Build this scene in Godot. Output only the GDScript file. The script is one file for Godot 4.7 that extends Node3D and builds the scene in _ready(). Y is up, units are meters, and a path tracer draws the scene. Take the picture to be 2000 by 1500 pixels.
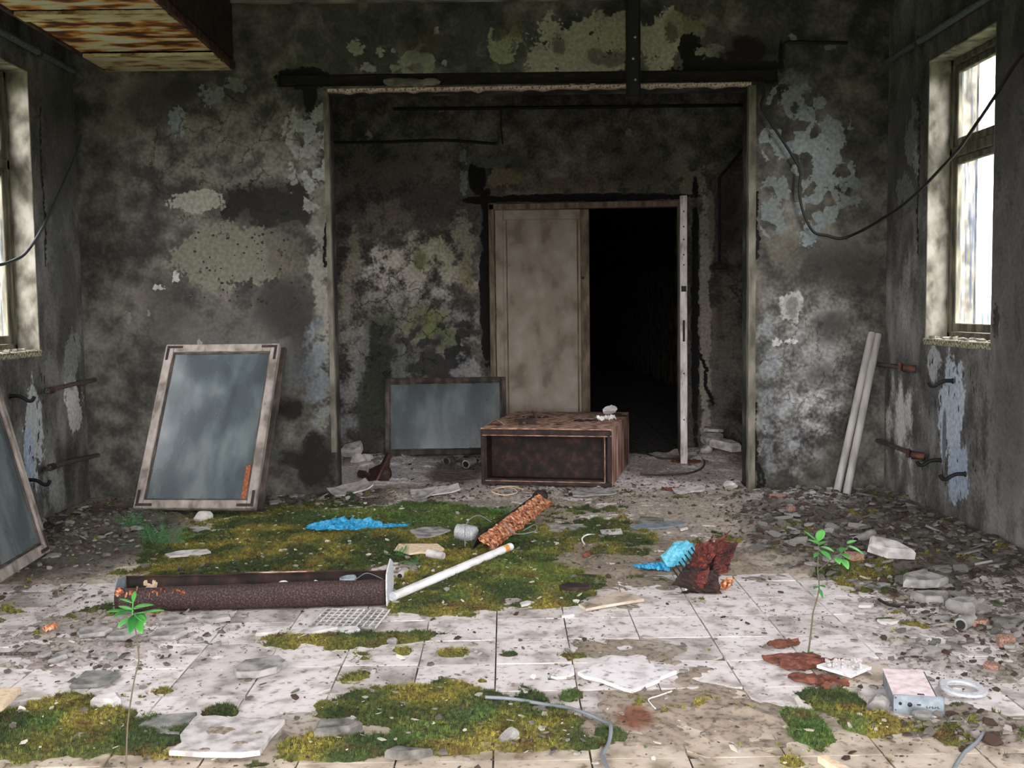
extends Node3D
# An abandoned room: mouldy walls, a deep alcove with double doors, broken tiles, moss and rubble. y is up, metres; d below means distance along -z.

const F := 2100.0          # focal length in pixels of the 2000 x 1500 frame
const EYE := Vector3(0, 1.3, 0)
const D_WALL := 7.5        # back wall
const D_ALC := 9.4         # back of the alcove
const X_L := -2.93
const X_R := 2.66
const TOP := 3.45
var view := Basis.from_euler(Vector3(-0.0713, -0.006, -0.013))
var rng := RandomNumberGenerator.new()
var used := {}
var M := {}


func _ready() -> void:
	rng.seed = 4711
	# ---- camera, sky, exposure
	var cam := Camera3D.new()
	cam.name = "camera"
	cam.keep_aspect = Camera3D.KEEP_HEIGHT
	cam.fov = rad_to_deg(2.0 * atan(750.0 / F))
	cam.near = 0.05
	cam.far = 200.0
	cam.transform = Transform3D(view, EYE)
	add_child(cam)
	cam.current = true
	var env := Environment.new()
	env.background_mode = Environment.BG_SKY
	var sm := ProceduralSkyMaterial.new()          # plain overcast sky, the same all round
	sm.sky_top_color = Color(0.95, 0.945, 0.96)
	sm.sky_horizon_color = Color(1.0, 0.985, 0.985)
	sm.ground_horizon_color = Color(0.35, 0.37, 0.33)
	sm.ground_bottom_color = Color(0.2, 0.22, 0.18)
	sm.sky_energy_multiplier = 1.0
	sm.sun_angle_max = 0.0
	var sky := Sky.new()
	sky.sky_material = sm
	env.sky = sky
	env.tonemap_mode = Environment.TONE_MAPPER_LINEAR
	env.tonemap_exposure = 27.5
	env.sdfgi_enabled = true
	env.ssao_enabled = true
	env.ssil_enabled = true
	var we := WorldEnvironment.new()
	we.name = "sky"
	we.environment = env
	add_child(we)
	# ---- everything else
	make_materials()
	make_fields()
	build_room()
	build_floor()
	build_fixtures()
	build_things()
	build_plants()
	build_rubble()


# ------------------------------------------------------------------ places
func ray(px: float, py: float) -> Vector3:
	return view * Vector3((px - 1000.0) / F, -(py - 750.0) / F, -1.0)

func ground(px: float, py: float, y := 0.0) -> Vector3:
	var r := ray(px, py)
	return EYE + r * ((y - EYE.y) / r.y)

func on_d(px: float, py: float, d: float) -> Vector3:
	var r := ray(px, py)
	return EYE + r * (-d / r.z)

func on_x(px: float, py: float, x: float) -> Vector3:
	var r := ray(px, py)
	return EYE + r * (x / r.x)


# ------------------------------------------------------------------ naming
func numbered(called: String) -> String:
	if not used.has(called):
		used[called] = 0
		return called
	used[called] += 1
	return "%s_%03d" % [called, used[called]]

func thing(called: String, label: String, category: String, at := Vector3.ZERO, turn := 0.0, group := "") -> Node3D:
	var o := Node3D.new()
	o.name = numbered(called)
	add_child(o)
	o.position = at
	o.rotation.y = turn
	return tag(o, label, category, group)

func tag(o: Node3D, label: String, category: String, group := "", kind := "") -> Node3D:
	o.set_meta("label", label)
	o.set_meta("category", category)
	if group:
		o.set_meta("group", group)
	if kind:
		o.set_meta("kind", kind)
	return o

func mesh_node(called: String, mesh: Mesh, m: Material, parent: Node = null) -> MeshInstance3D:
	var o := MeshInstance3D.new()
	o.mesh = mesh
	o.material_override = m
	if parent == null:
		o.name = numbered(called)
		add_child(o)
	else:
		o.name = called
		parent.add_child(o, true)
		if str(o.name) != called:            # alike parts: leg, leg_001 ...
			var k := 1
			while parent.has_node("%s_%03d" % [called, k]):
				k += 1
			o.name = "%s_%03d" % [called, k]
	return o

func obj(called: String, st: SurfaceTool, m: Material, parent: Node = null) -> MeshInstance3D:
	st.generate_normals()
	return mesh_node(called, st.commit(), m, parent)

func struct(called: String, st: SurfaceTool, m: Material) -> MeshInstance3D:
	var o := obj(called, st, m)
	o.set_meta("kind", "structure")
	return o


# ------------------------------------------------------------------ shapes
func start(smooth := false) -> SurfaceTool:
	var st := SurfaceTool.new()
	st.begin(Mesh.PRIMITIVE_TRIANGLES)
	st.set_smooth_group(0 if smooth else -1)
	return st

func tri(st: SurfaceTool, a: Vector3, b: Vector3, c: Vector3) -> void:
	st.add_vertex(a)
	st.add_vertex(b)
	st.add_vertex(c)

func quad(st: SurfaceTool, a: Vector3, b: Vector3, c: Vector3, d: Vector3) -> void:
	tri(st, a, b, c)
	tri(st, a, c, d)

# a box with chamfered edges; t places it
func box(st: SurfaceTool, size: Vector3, t := Transform3D(), c := 0.004) -> void:
	var h := size / 2.0
	c = minf(c, minf(h.x, minf(h.y, h.z)) * 0.6)
	var p := {}
	for sx in [-1, 1]:
		for sy in [-1, 1]:
			for sz in [-1, 1]:
				var s := Vector3(sx, sy, sz)
				for ax in 3:
					var q := Vector3(s.x * (h.x - c), s.y * (h.y - c), s.z * (h.z - c))
					q[ax] = s[ax] * h[ax]
					p[[sx, sy, sz, ax]] = t * q
	for ax in 3:
		var u := (ax + 1) % 3
		var v := (ax + 2) % 3
		for s in [-1, 1]:
			var k := []
			for uv in [[-1, -1], [1, -1], [1, 1], [-1, 1]]:
				var key := [0, 0, 0, ax]
				key[ax] = s
				key[u] = uv[0]
				key[v] = uv[1]
				k.append(p[key])
			if s > 0:
				quad(st, k[3], k[2], k[1], k[0])
			else:
				quad(st, k[0], k[1], k[2], k[3])
		# the four edges along ax
		for su in [-1, 1]:
			for sv in [-1, 1]:
				var a := [0, 0, 0, u]
				var b := [0, 0, 0, u]
				var cc := [0, 0, 0, v]
				var dd := [0, 0, 0, v]
				for e in [a, b, cc, dd]:
					e[u] = su
					e[v] = sv
				a[ax] = -1
				b[ax] = 1
				cc[ax] = 1
				dd[ax] = -1
				if su * sv > 0:
					quad(st, p[dd], p[cc], p[b], p[a])
				else:
					quad(st, p[a], p[b], p[cc], p[dd])
	for sx in [-1, 1]:
		for sy in [-1, 1]:
			for sz in [-1, 1]:
				var a: Vector3 = p[[sx, sy, sz, 0]]
				var b: Vector3 = p[[sx, sy, sz, 1]]
				var d: Vector3 = p[[sx, sy, sz, 2]]
				if sx * sy * sz > 0:
					tri(st, a, d, b)
				else:
					tri(st, a, b, d)

func boxat(st: SurfaceTool, lo: Vector3, hi: Vector3, c := 0.004) -> void:
	box(st, (hi - lo).abs(), Transform3D(Basis(), (lo + hi) / 2.0), c)

# a bar between two points with a rectangular section
func bar(st: SurfaceTool, a: Vector3, b: Vector3, w: float, h: float, up := Vector3.UP, c := 0.003) -> void:
	var z := (b - a).normalized()
	var x := up.cross(z).normalized()
	var y := z.cross(x)
	box(st, Vector3(w, h, a.distance_to(b)), Transform3D(Basis(x, y, z), (a + b) / 2.0), c)

func tube(st: SurfaceTool, pts: Array, r: float, n := 8, r_end := -1.0) -> void:
	var rings := []
	var x := Vector3.ZERO
	for i in pts.size():
		var a: Vector3 = pts[maxi(i - 1, 0)]
		var b: Vector3 = pts[mini(i + 1, pts.size() - 1)]
		var z := (b - a).normalized()
		if i == 0:
			x = z.cross(Vector3.UP if absf(z.y) < 0.9 else Vector3.RIGHT).normalized()
		x = (x - z * x.dot(z)).normalized()
		var y := z.cross(x)
		var rr := r if r_end < 0.0 else lerpf(r, r_end, float(i) / (pts.size() - 1))
		var ring := []
		for k in n:
			var t := TAU * k / n
			ring.append(pts[i] + (x * cos(t) + y * sin(t)) * rr)
		rings.append(ring)
	for i in rings.size() - 1:
		for k in n:
			quad(st, rings[i][k], rings[i][(k + 1) % n], rings[i + 1][(k + 1) % n], rings[i + 1][k])
	st.set_smooth_group(-1)
	for k in range(1, n - 1):
		tri(st, rings[0][0], rings[0][k + 1], rings[0][k])
		tri(st, rings[-1][0], rings[-1][k], rings[-1][k + 1])
	st.set_smooth_group(0)

# smooth curve through points
func curve(pts: Array, per := 6) -> Array:
	var out := []
	for i in pts.size() - 1:
		var p0: Vector3 = pts[maxi(i - 1, 0)]
		var p1: Vector3 = pts[i]
		var p2: Vector3 = pts[i + 1]
		var p3: Vector3 = pts[mini(i + 2, pts.size() - 1)]
		for k in per:
			out.append(p1.cubic_interpolate(p2, p0, p3, float(k) / per))
	out.append(pts[-1])
	return out

# profile [[radius, height] ...] turned round y
func lathe(st: SurfaceTool, prof: Array, t := Transform3D(), n := 24) -> void:
	for i in prof.size() - 1:
		for k in n:
			var a := TAU * k / n
			var b := TAU * (k + 1) / n
			var p := []
			for q in [[prof[i], a], [prof[i], b], [prof[i + 1], b], [prof[i + 1], a]]:
				p.append(t * Vector3(cos(q[1]) * q[0][0], q[0][1], sin(q[1]) * q[0][0]))
			if prof[i][0] > 1e-5:
				tri(st, p[0], p[1], p[2])
			if prof[i + 1][0] > 1e-5:
				tri(st, p[0], p[2], p[3])

# outline in xz pulled up by h, with a small chamfer at the top
func slab(st: SurfaceTool, outline: Array, h: float, t := Transform3D(), c := 0.002) -> void:
	var n := outline.size()
	var mid := Vector2.ZERO
	for q in outline:
		mid += q / n
	var lo := []
	var up := []
	var top := []
	for q in outline:
		var s: Vector2 = q + (mid - q).normalized() * c
		lo.append(t * Vector3(q.x, 0, q.y))
		up.append(t * Vector3(q.x, h - c, q.y))
		top.append(t * Vector3(s.x, h, s.y))
	var index := Geometry2D.triangulate_polygon(PackedVector2Array(outline))
	for k in range(0, index.size(), 3):
		tri(st, top[index[k]], top[index[k + 1]], top[index[k + 2]])
		tri(st, lo[index[k]], lo[index[k + 2]], lo[index[k + 1]])
	for i in n:
		var j := (i + 1) % n
		quad(st, lo[i], lo[j], up[j], up[i])
		quad(st, up[i], up[j], top[j], top[i])

# a sheet with thickness from f(u, v), u and v from 0 to 1
func sheet(st: SurfaceTool, nu: int, nv: int, f: Callable, thick: float) -> void:
	var p := []
	for i in nu + 1:
		var row := []
		for j in nv + 1:
			row.append(f.call(float(i) / nu, float(j) / nv))
		p.append(row)
	var a := []
	var b := []
	for i in nu + 1:
		var ra := []
		var rb := []
		for j in nv + 1:
			var du: Vector3 = p[mini(i + 1, nu)][j] - p[maxi(i - 1, 0)][j]
			var dv: Vector3 = p[i][mini(j + 1, nv)] - p[i][maxi(j - 1, 0)]
			var nn := dv.cross(du).normalized() * thick / 2.0
			ra.append(p[i][j] + nn)
			rb.append(p[i][j] - nn)
		a.append(ra)
		b.append(rb)
	for i in nu:
		for j in nv:
			quad(st, a[i][j], a[i + 1][j], a[i + 1][j + 1], a[i][j + 1])
			quad(st, b[i][j + 1], b[i + 1][j + 1], b[i + 1][j], b[i][j])
	for i in nu:
		quad(st, a[i][0], b[i][0], b[i + 1][0], a[i + 1][0])
		quad(st, a[i + 1][nv], b[i + 1][nv], b[i][nv], a[i][nv])
	for j in nv:
		quad(st, a[0][j + 1], b[0][j + 1], b[0][j], a[0][j])
		quad(st, a[nu][j], b[nu][j], b[nu][j + 1], a[nu][j + 1])

# irregular broken outline, radius about 1
func shard(n: int, rough := 0.35, squash := 1.0) -> Array:
	var out := []
	for k in n:
		var t := TAU * (k + rng.randf_range(-0.3, 0.3)) / n
		var r := 1.0 - rough * rng.randf()
		out.append(Vector2(cos(t) * r, sin(t) * r * squash))
	return out

# a broken lump, radius about 1: a ball cut flat by random planes
func lump(st: SurfaceTool, t: Transform3D, cuts := 9, n := 9, rough := 0.06) -> void:
	var planes := []
	for k in cuts:
		planes.append([Vector3(rng.randfn(), rng.randfn(), rng.randfn()).normalized(), rng.randf_range(0.5, 0.8)])
	var rows := []
	for i in n + 1:
		var row := []
		for j in 2 * n:
			var th := PI * i / n
			var ph := PI * j / n
			var v := Vector3(sin(th) * cos(ph), cos(th), sin(th) * sin(ph))
			for q in planes:
				var over: float = v.dot(q[0]) - q[1]
				if over > 0.0:
					v -= q[0] * over
			if i > 0 and i < n:
				v *= 1.0 + rng.randf_range(-rough, rough)
			row.append(t * v)
		rows.append(row)
	for i in n:
		for j in 2 * n:
			var k := (j + 1) % (2 * n)
			if i > 0:
				tri(st, rows[i][j], rows[i][k], rows[i + 1][k])
			if i < n - 1:
				tri(st, rows[i][j], rows[i + 1][k], rows[i + 1][j])


# ------------------------------------------------------------------ materials
func rgb(r: float, g: float, b: float) -> Color:
	return Color(r / 255.0, g / 255.0, b / 255.0)

func noise(kind: int, freq: float, sd: int, octaves := 4) -> FastNoiseLite:
	var n := FastNoiseLite.new()
	n.noise_type = kind
	n.frequency = freq
	n.seed = sd
	n.fractal_type = FastNoiseLite.FRACTAL_FBM
	n.fractal_octaves = octaves
	return n

# a seamless noise picture through a colour ramp [[offset, colour] ...]
func picture(freq: float, sd: int, ramp: Array, size := 512, octaves := 5, bump := false) -> NoiseTexture2D:
	var t := NoiseTexture2D.new()
	t.width = size
	t.height = size
	t.seamless = true
	t.noise = noise(FastNoiseLite.TYPE_SIMPLEX_SMOOTH, freq, sd, octaves)
	if bump:
		t.as_normal_map = true
		t.bump_strength = 6.0
	elif ramp.size():
		var g := Gradient.new()
		g.offsets = PackedFloat32Array(ramp.map(func(q): return q[0]))
		g.colors = PackedColorArray(ramp.map(func(q): return q[1]))
		t.color_ramp = g
	return t

func plain(c: Color, rough := 0.8, metal := 0.0) -> StandardMaterial3D:
	var m := StandardMaterial3D.new()
	m.albedo_color = c
	m.roughness = rough
	m.metallic = metal
	return m

# a mottled material laid on from three sides
func mottled(ramp: Array, freq: float, scale: Vector3, sd: int, rough := 0.85, relief := 0.6, world := false) -> StandardMaterial3D:
	var m := StandardMaterial3D.new()
	m.albedo_texture = picture(freq, sd, ramp)
	m.roughness = rough
	m.uv1_triplanar = true
	m.uv1_world_triplanar = world
	m.uv1_scale = scale
	if relief > 0.0:
		relief *= 0.45
		m.normal_enabled = true
		m.normal_texture = M["grain"]
		m.normal_scale = relief
	return m

func make_materials() -> void:
	M["grain"] = picture(0.02, 91, [], 512, 5, true)
	M["plaster"] = mottled([[0.2, rgb(60, 58, 52)], [0.45, rgb(98, 94, 84)], [0.6, rgb(127, 122, 111)], [0.8, rgb(153, 149, 137)]], 0.008, Vector3(0.7, 0.7, 0.7), 5, 0.95, 0.6, true)
	M["dark_plaster"] = mottled([[0.2, rgb(20, 20, 19)], [0.5, rgb(46, 46, 42)], [0.8, rgb(84, 82, 72)]], 0.008, Vector3(0.8, 0.8, 0.8), 6, 0.95, 0.6, true)
	M["reveal"] = mottled([[0.15, rgb(70, 67, 58)], [0.4, rgb(104, 100, 89)], [0.6, rgb(124, 120, 108)], [0.85, rgb(146, 142, 132)]], 0.008, Vector3(1.6, 1.0, 1.6), 7, 0.9, 0.5, true)
	M["bead"] = mottled([[0.15, rgb(74, 70, 60)], [0.4, rgb(98, 94, 82)], [0.6, rgb(112, 108, 96)], [0.85, rgb(130, 126, 114)]], 0.008, Vector3(1.5, 0.8, 1.5), 8, 0.85, 0.3, true)
	M["lintel"] = mottled([[0.3, rgb(10, 8, 7)], [0.6, rgb(26, 18, 15)], [0.8, rgb(48, 26, 20)]], 0.02, Vector3(0.8, 3, 3), 9, 0.9, 1.0)
	M["tile"] = mottled([[0.22, rgb(183, 174, 167)], [0.36, rgb(214, 205, 201)], [0.5, rgb(228, 221, 219)], [0.8, rgb(233, 227, 225)]], 0.012, Vector3(0.9, 0.9, 0.9), 11, 0.55, 0.15, true)
	M["tile_grey"] = mottled([[0.22, rgb(156, 148, 143)], [0.4, rgb(187, 178, 172)], [0.55, rgb(206, 198, 194)], [0.8, rgb(215, 207, 204)]], 0.014, Vector3(0.8, 0.8, 0.8), 12, 0.6, 0.2, true)
	M["tile_cream"] = mottled([[0.22, rgb(150, 136, 118)], [0.42, rgb(186, 172, 154)], [0.58, rgb(202, 188, 170)], [0.78, rgb(212, 199, 183)]], 0.012, Vector3(0.9, 0.9, 0.9), 13, 0.55, 0.15, true)
	M["tile_white"] = mottled([[0.2, rgb(208, 204, 203)], [0.34, rgb(233, 229, 230)], [0.6, rgb(240, 237, 238)]], 0.012, Vector3(1.1, 1.1, 1.1), 14, 0.5, 0.15)
	for k in ["tile", "tile_grey", "tile_cream", "tile_white"]:
		M[k].detail_enabled = true
		M[k].detail_blend_mode = BaseMaterial3D.BLEND_MODE_MUL
		M[k].detail_uv_layer = BaseMaterial3D.DETAIL_UV_2
		M[k].uv2_triplanar = true
		M[k].uv2_world_triplanar = true
		M[k].uv2_scale = Vector3(1.15, 1.15, 1.15)
		M[k].detail_albedo = picture(0.035, 17, [[0.1, Color(0.62, 0.585, 0.55)], [0.24, Color(0.88, 0.865, 0.85)], [0.36, Color(0.975, 0.97, 0.965)], [0.8, Color(1, 1, 1)]], 512, 6)
	var dirt := mottled([[0.2, Color(0.68, 0.66, 0.64)], [0.40, Color(0.92, 0.915, 0.91)], [0.55, Color(1, 1, 1)]], 0.05, Vector3(1.1, 1.1, 1.1), 15, 0.95, 0.8, true)
	dirt.vertex_color_use_as_albedo = true
	M["dirt"] = dirt
	var moss := mottled([[0.3, Color(0.5, 0.5, 0.45)], [0.5, Color(0.85, 0.85, 0.8)], [0.65, Color(1, 1, 1)]], 0.05, Vector3(2.5, 2.5, 2.5), 16, 1.0, 1.5, true)
	moss.vertex_color_use_as_albedo = true
	M["moss"] = moss
	var tint := plain(Color.WHITE, 0.95)
	tint.vertex_color_use_as_albedo = true
	M["tint"] = tint
	M["rust"] = mottled([[0.15, rgb(26, 16, 13)], [0.4, rgb(54, 31, 24)], [0.6, rgb(74, 43, 32)], [0.85, rgb(106, 66, 48)]], 0.01, Vector3(2, 2, 2), 21, 0.8, 0.8)
	M["rust_dark"] = mottled([[0.15, rgb(18, 12, 10)], [0.4, rgb(33, 21, 17)], [0.6, rgb(45, 28, 22)], [0.85, rgb(70, 44, 34)]], 0.01, Vector3(2, 2, 2), 22, 0.75, 0.8)
	M["rust_red"] = mottled([[0.3, rgb(34, 13, 10)], [0.5, rgb(84, 30, 22)], [0.7, rgb(140, 64, 50)]], 0.02, Vector3(4, 4, 4), 23, 0.75, 0.8)
	M["rust_orange"] = mottled([[0.3, rgb(60, 26, 14)], [0.42, rgb(142, 68, 32)], [0.56, rgb(190, 112, 66)], [0.7, rgb(226, 186, 152)]], 0.02, Vector3(3, 3, 3), 24, 0.85, 0.8)
	M["rust_pale"] = mottled([[0.22, rgb(100, 66, 50)], [0.42, rgb(150, 110, 90)], [0.58, rgb(178, 142, 122)], [0.78, rgb(198, 170, 154)]], 0.014, Vector3(1.4, 1.4, 1.4), 25, 0.85, 0.5)
	M["rust_streak"] = mottled([[0.25, rgb(100, 60, 44)], [0.42, rgb(146, 100, 80)], [0.55, rgb(176, 136, 118)], [0.72, rgb(206, 194, 192)]], 0.008, Vector3(2.4, 0.35, 2.4), 26, 0.8, 0.3)
	M["panel"] = mottled([[0.26, rgb(74, 36, 12)], [0.38, rgb(150, 84, 30)], [0.47, rgb(196, 132, 62)], [0.56, rgb(210, 186, 136)], [0.75, rgb(208, 208, 194)]], 0.012, Vector3(0.42, 1.0, 1.0), 27, 0.85, 0.3)
	M["panel_cream"] = mottled([[0.2, rgb(110, 76, 38)], [0.38, rgb(182, 158, 112)], [0.6, rgb(206, 194, 158)]], 0.012, Vector3(0.6, 1, 1.5), 28, 0.85, 0.3)
	M["wood"] = mottled([[0.15, rgb(100, 92, 84)], [0.4, rgb(136, 127, 119)], [0.6, rgb(150, 141, 133)], [0.85, rgb(166, 157, 149)]], 0.006, Vector3(2.5, 1.6, 2.5), 31, 0.8, 0.2)
	M["wood_dark"] = mottled([[0.15, rgb(36, 32, 29)], [0.4, rgb(58, 51, 46)], [0.6, rgb(74, 66, 59)], [0.85, rgb(100, 90, 82)]], 0.006, Vector3(2.5, 1.6, 2.5), 32, 0.8, 0.2)
	M["wood_window"] = mottled([[0.15, rgb(52, 49, 38)], [0.4, rgb(80, 77, 62)], [0.6, rgb(98, 95, 78)], [0.85, rgb(120, 116, 98)]], 0.008, Vector3(3, 0.8, 3), 33, 0.75, 0.3)
	M["door"] = mottled([[0.15, rgb(118, 104, 91)], [0.4, rgb(144, 131, 118)], [0.6, rgb(152, 140, 127)], [0.85, rgb(162, 153, 143)]], 0.006, Vector3(1.1, 0.8, 1.1), 34, 0.7, 0.1)
	M["door_frame"] = mottled([[0.15, rgb(74, 62, 50)], [0.4, rgb(98, 83, 68)], [0.6, rgb(112, 97, 80)], [0.85, rgb(132, 116, 98)]], 0.008, Vector3(3, 0.8, 3), 35, 0.8, 0.3)
	M["edge"] = mottled([[0.15, rgb(140, 131, 124)], [0.4, rgb(186, 178, 172)], [0.6, rgb(200, 193, 189)], [0.85, rgb(214, 208, 206)]], 0.01, Vector3(3, 1.0, 3), 36, 0.6, 0.1)
	M["steel_dark"] = mottled([[0.35, rgb(9, 8, 8)], [0.6, rgb(22, 18, 17)], [0.74, rgb(40, 30, 26)]], 0.05, Vector3(3, 3, 3), 41, 0.7, 0.5)
	M["pipe"] = mottled([[0.3, rgb(26, 22, 20)], [0.5, rgb(62, 50, 44)], [0.75, rgb(120, 104, 94)]], 0.04, Vector3(4, 4, 4), 42, 0.75, 0.6)
	M["conduit"] = mottled([[0.3, rgb(69, 79, 79)], [0.6, rgb(98, 110, 110)], [0.8, rgb(117, 128, 127)]], 0.03, Vector3(3, 3, 3), 43, 0.6, 0.3)
	M["black_cable"] = plain(rgb(24, 22, 22), 0.55)
	M["grey_cable"] = plain(rgb(120, 126, 132), 0.5)
	M["dull_cable"] = plain(rgb(62, 64, 66), 0.5)
	M["hook"] = plain(rgb(16, 16, 16), 0.6)
	M["grey_pvc"] = mottled([[0.22, rgb(138, 134, 129)], [0.42, rgb(156, 152, 147)], [0.58, rgb(168, 164, 159)], [0.78, rgb(178, 174, 170)]], 0.01, Vector3(2, 0.6, 2), 44, 0.55, 0.0)
	M["white_enamel"] = mottled([[0.22, rgb(206, 202, 200)], [0.42, rgb(228, 226, 227)], [0.58, rgb(236, 234, 236)], [0.78, rgb(242, 241, 244)]], 0.01, Vector3(2, 2, 2), 45, 0.4, 0.0)
	M["stain"] = mottled([[0.3, rgb(206, 120, 30)], [0.55, rgb(224, 160, 80)], [0.8, rgb(232, 206, 170)]], 0.03, Vector3(5, 5, 5), 46, 0.6, 0.1)
	M["white_plastic"] = plain(rgb(226, 224, 222), 0.5)
	M["grey_metal"] = mottled([[0.15, rgb(96, 105, 110)], [0.4, rgb(120, 130, 137)], [0.6, rgb(130, 140, 147)], [0.85, rgb(150, 159, 165)]], 0.01, Vector3(3, 3, 3), 47, 0.45, 0.15)
	M["pink_dust"] = mottled([[0.15, rgb(204, 182, 178)], [0.4, rgb(222, 204, 203)], [0.6, rgb(230, 214, 214)], [0.85, rgb(236, 224, 226)]], 0.012, Vector3(3, 3, 3), 48, 0.8, 0.2)
	M["concrete"] = mottled([[0.22, rgb(104, 101, 98)], [0.42, rgb(134, 131, 127)], [0.58, rgb(150, 147, 143)], [0.78, rgb(166, 162, 158)]], 0.012, Vector3(2, 2, 2), 51, 0.95, 0.5)
	M["concrete_dark"] = mottled([[0.22, rgb(62, 60, 56)], [0.42, rgb(88, 86, 80)], [0.58, rgb(104, 101, 95)], [0.78, rgb(126, 122, 116)]], 0.012, Vector3(2, 2, 2), 52, 0.95, 0.5)
	M["concrete_light"] = mottled([[0.22, rgb(150, 145, 141)], [0.42, rgb(178, 173, 169)], [0.58, rgb(192, 187, 184)], [0.78, rgb(204, 199, 197)]], 0.012, Vector3(2, 2, 2), 53, 0.95, 0.4)
	M["brick"] = mottled([[0.2, rgb(104, 78, 66)], [0.5, rgb(142, 104, 88)], [0.75, rgb(170, 138, 124)]], 0.03, Vector3(6, 6, 6), 54, 0.95, 0.8)
	M["bark"] = mottled([[0.15, rgb(48, 24, 18)], [0.4, rgb(88, 48, 36)], [0.6, rgb(112, 66, 50)], [0.85, rgb(144, 96, 76)]], 0.012, Vector3(2, 6, 6), 55, 0.95, 0.8)
	M["board"] = mottled([[0.2, rgb(199, 173, 142)], [0.5, rgb(222, 198, 166)], [0.8, rgb(228, 207, 178)]], 0.02, Vector3(3, 3, 3), 56, 0.8, 0.4)
	M["slate"] = mottled([[0.22, rgb(88, 88, 84)], [0.42, rgb(112, 112, 107)], [0.58, rgb(128, 127, 122)], [0.78, rgb(146, 144, 138)]], 0.012, Vector3(2, 2, 2), 57, 0.9, 0.5)
	var bag := mottled([[0.25, rgb(20, 109, 154)], [0.45, rgb(36, 148, 196)], [0.75, rgb(92, 184, 216)]], 0.02, Vector3(4, 4, 4), 58, 0.4, 0.6)
	bag.backlight_enabled = true
	bag.backlight = rgb(20, 70, 90)
	M["bag"] = bag
	for k in 3:
		var c: Color = [rgb(74, 150, 66), rgb(96, 170, 84), rgb(54, 122, 58)][k]
		var leaf := plain(c, 0.5)
		leaf.backlight_enabled = true
		leaf.backlight = c * 0.35
		M["leaf%d" % k] = leaf
	var fern := plain(rgb(78, 138, 80), 0.7)
	fern.backlight_enabled = true
	fern.backlight = rgb(26, 56, 26)
	M["fern"] = fern
	M["stem"] = plain(rgb(96, 84, 68), 0.8)
	M["jar"] = mottled([[0.25, rgb(138, 140, 140)], [0.5, rgb(166, 168, 168)], [0.8, rgb(185, 187, 187)]], 0.03, Vector3(6, 6, 6), 61, 0.3, 0.3)
	# panes: clear glass under streaks of dirt
	var glass := StandardMaterial3D.new()
	glass.transparency = BaseMaterial3D.TRANSPARENCY_ALPHA
	glass.albedo_texture = picture(0.012, 62, [[0.3, Color(0.66, 0.74, 0.84, 0.03)], [0.55, Color(0.66, 0.74, 0.84, 0.05)], [0.68, Color(0.55, 0.66, 0.80, 0.35)], [0.85, Color(0.5, 0.6, 0.72, 0.6)]])
	glass.uv1_triplanar = true
	glass.uv1_scale = Vector3(2.2, 0.28, 2.2)
	glass.roughness = 0.08
	M["window_glass"] = glass
	var dusty := StandardMaterial3D.new()
	dusty.transparency = BaseMaterial3D.TRANSPARENCY_ALPHA
	dusty.albedo_texture = picture(0.006, 63, [[0.22, Color(0.29, 0.325, 0.335, 0.74)], [0.5, Color(0.345, 0.385, 0.395, 0.8)], [0.78, Color(0.42, 0.455, 0.46, 0.86)]])
	dusty.uv1_triplanar = true
	dusty.uv1_scale = Vector3(1.1, 0.5, 1.1)
	dusty.roughness = 0.22
	dusty.metallic_specular = 0.35
	M["dusty_glass"] = dusty
	M["sill"] = mottled([[0.3, rgb(66, 76, 38)], [0.42, rgb(110, 106, 78)], [0.55, rgb(150, 145, 128)], [0.8, rgb(168, 164, 150)]], 0.03, Vector3(3, 3, 3), 65, 0.9, 0.8, true)
	M["pale_strip"] = mottled([[0.25, rgb(120, 100, 88)], [0.42, rgb(186, 164, 150)], [0.7, rgb(214, 198, 186)]], 0.03, Vector3(3, 3, 3), 66, 0.9, 0.6)
	for m in M.values():
		if m is BaseMaterial3D:
			m.cull_mode = BaseMaterial3D.CULL_DISABLED
	M["stain_dark"] = mottled([[0.3, rgb(104, 48, 16)], [0.55, rgb(140, 72, 28)], [0.8, rgb(168, 104, 60)]], 0.03, Vector3(5, 2, 5), 67, 0.7, 0.3)
	M["soil"] = mottled([[0.15, rgb(96, 84, 70)], [0.5, rgb(134, 120, 104)], [0.85, rgb(168, 156, 142)]], 0.02, Vector3(3, 3, 3), 74, 0.95, 0.8)
	M["white_dull"] = mottled([[0.25, rgb(175, 177, 180)], [0.5, rgb(192, 194, 198)], [0.8, rgb(202, 204, 207)]], 0.03, Vector3(5, 5, 5), 68, 0.6, 0.2)
	M["rust_perforated"] = mottled([[0.22, rgb(20, 12, 11)], [0.42, rgb(40, 23, 20)], [0.58, rgb(58, 38, 34)], [0.78, rgb(96, 74, 68)]], 0.06, Vector3(3, 3, 3), 69, 0.75, 1.0)
	M["rust_corrugated"] = mottled([[0.35, rgb(26, 10, 8)], [0.5, rgb(70, 24, 18)], [0.65, rgb(112, 44, 34)]], 0.02, Vector3(1.0, 9, 1.0), 70, 0.75, 0.8)
	M["bag_light"] = mottled([[0.25, rgb(49, 154, 189)], [0.45, rgb(84, 186, 214)], [0.75, rgb(137, 208, 227)]], 0.02, Vector3(5, 5, 5), 72, 0.4, 0.6)
	for m in M.values():
		if m is BaseMaterial3D:
			m.cull_mode = BaseMaterial3D.CULL_DISABLED


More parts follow.
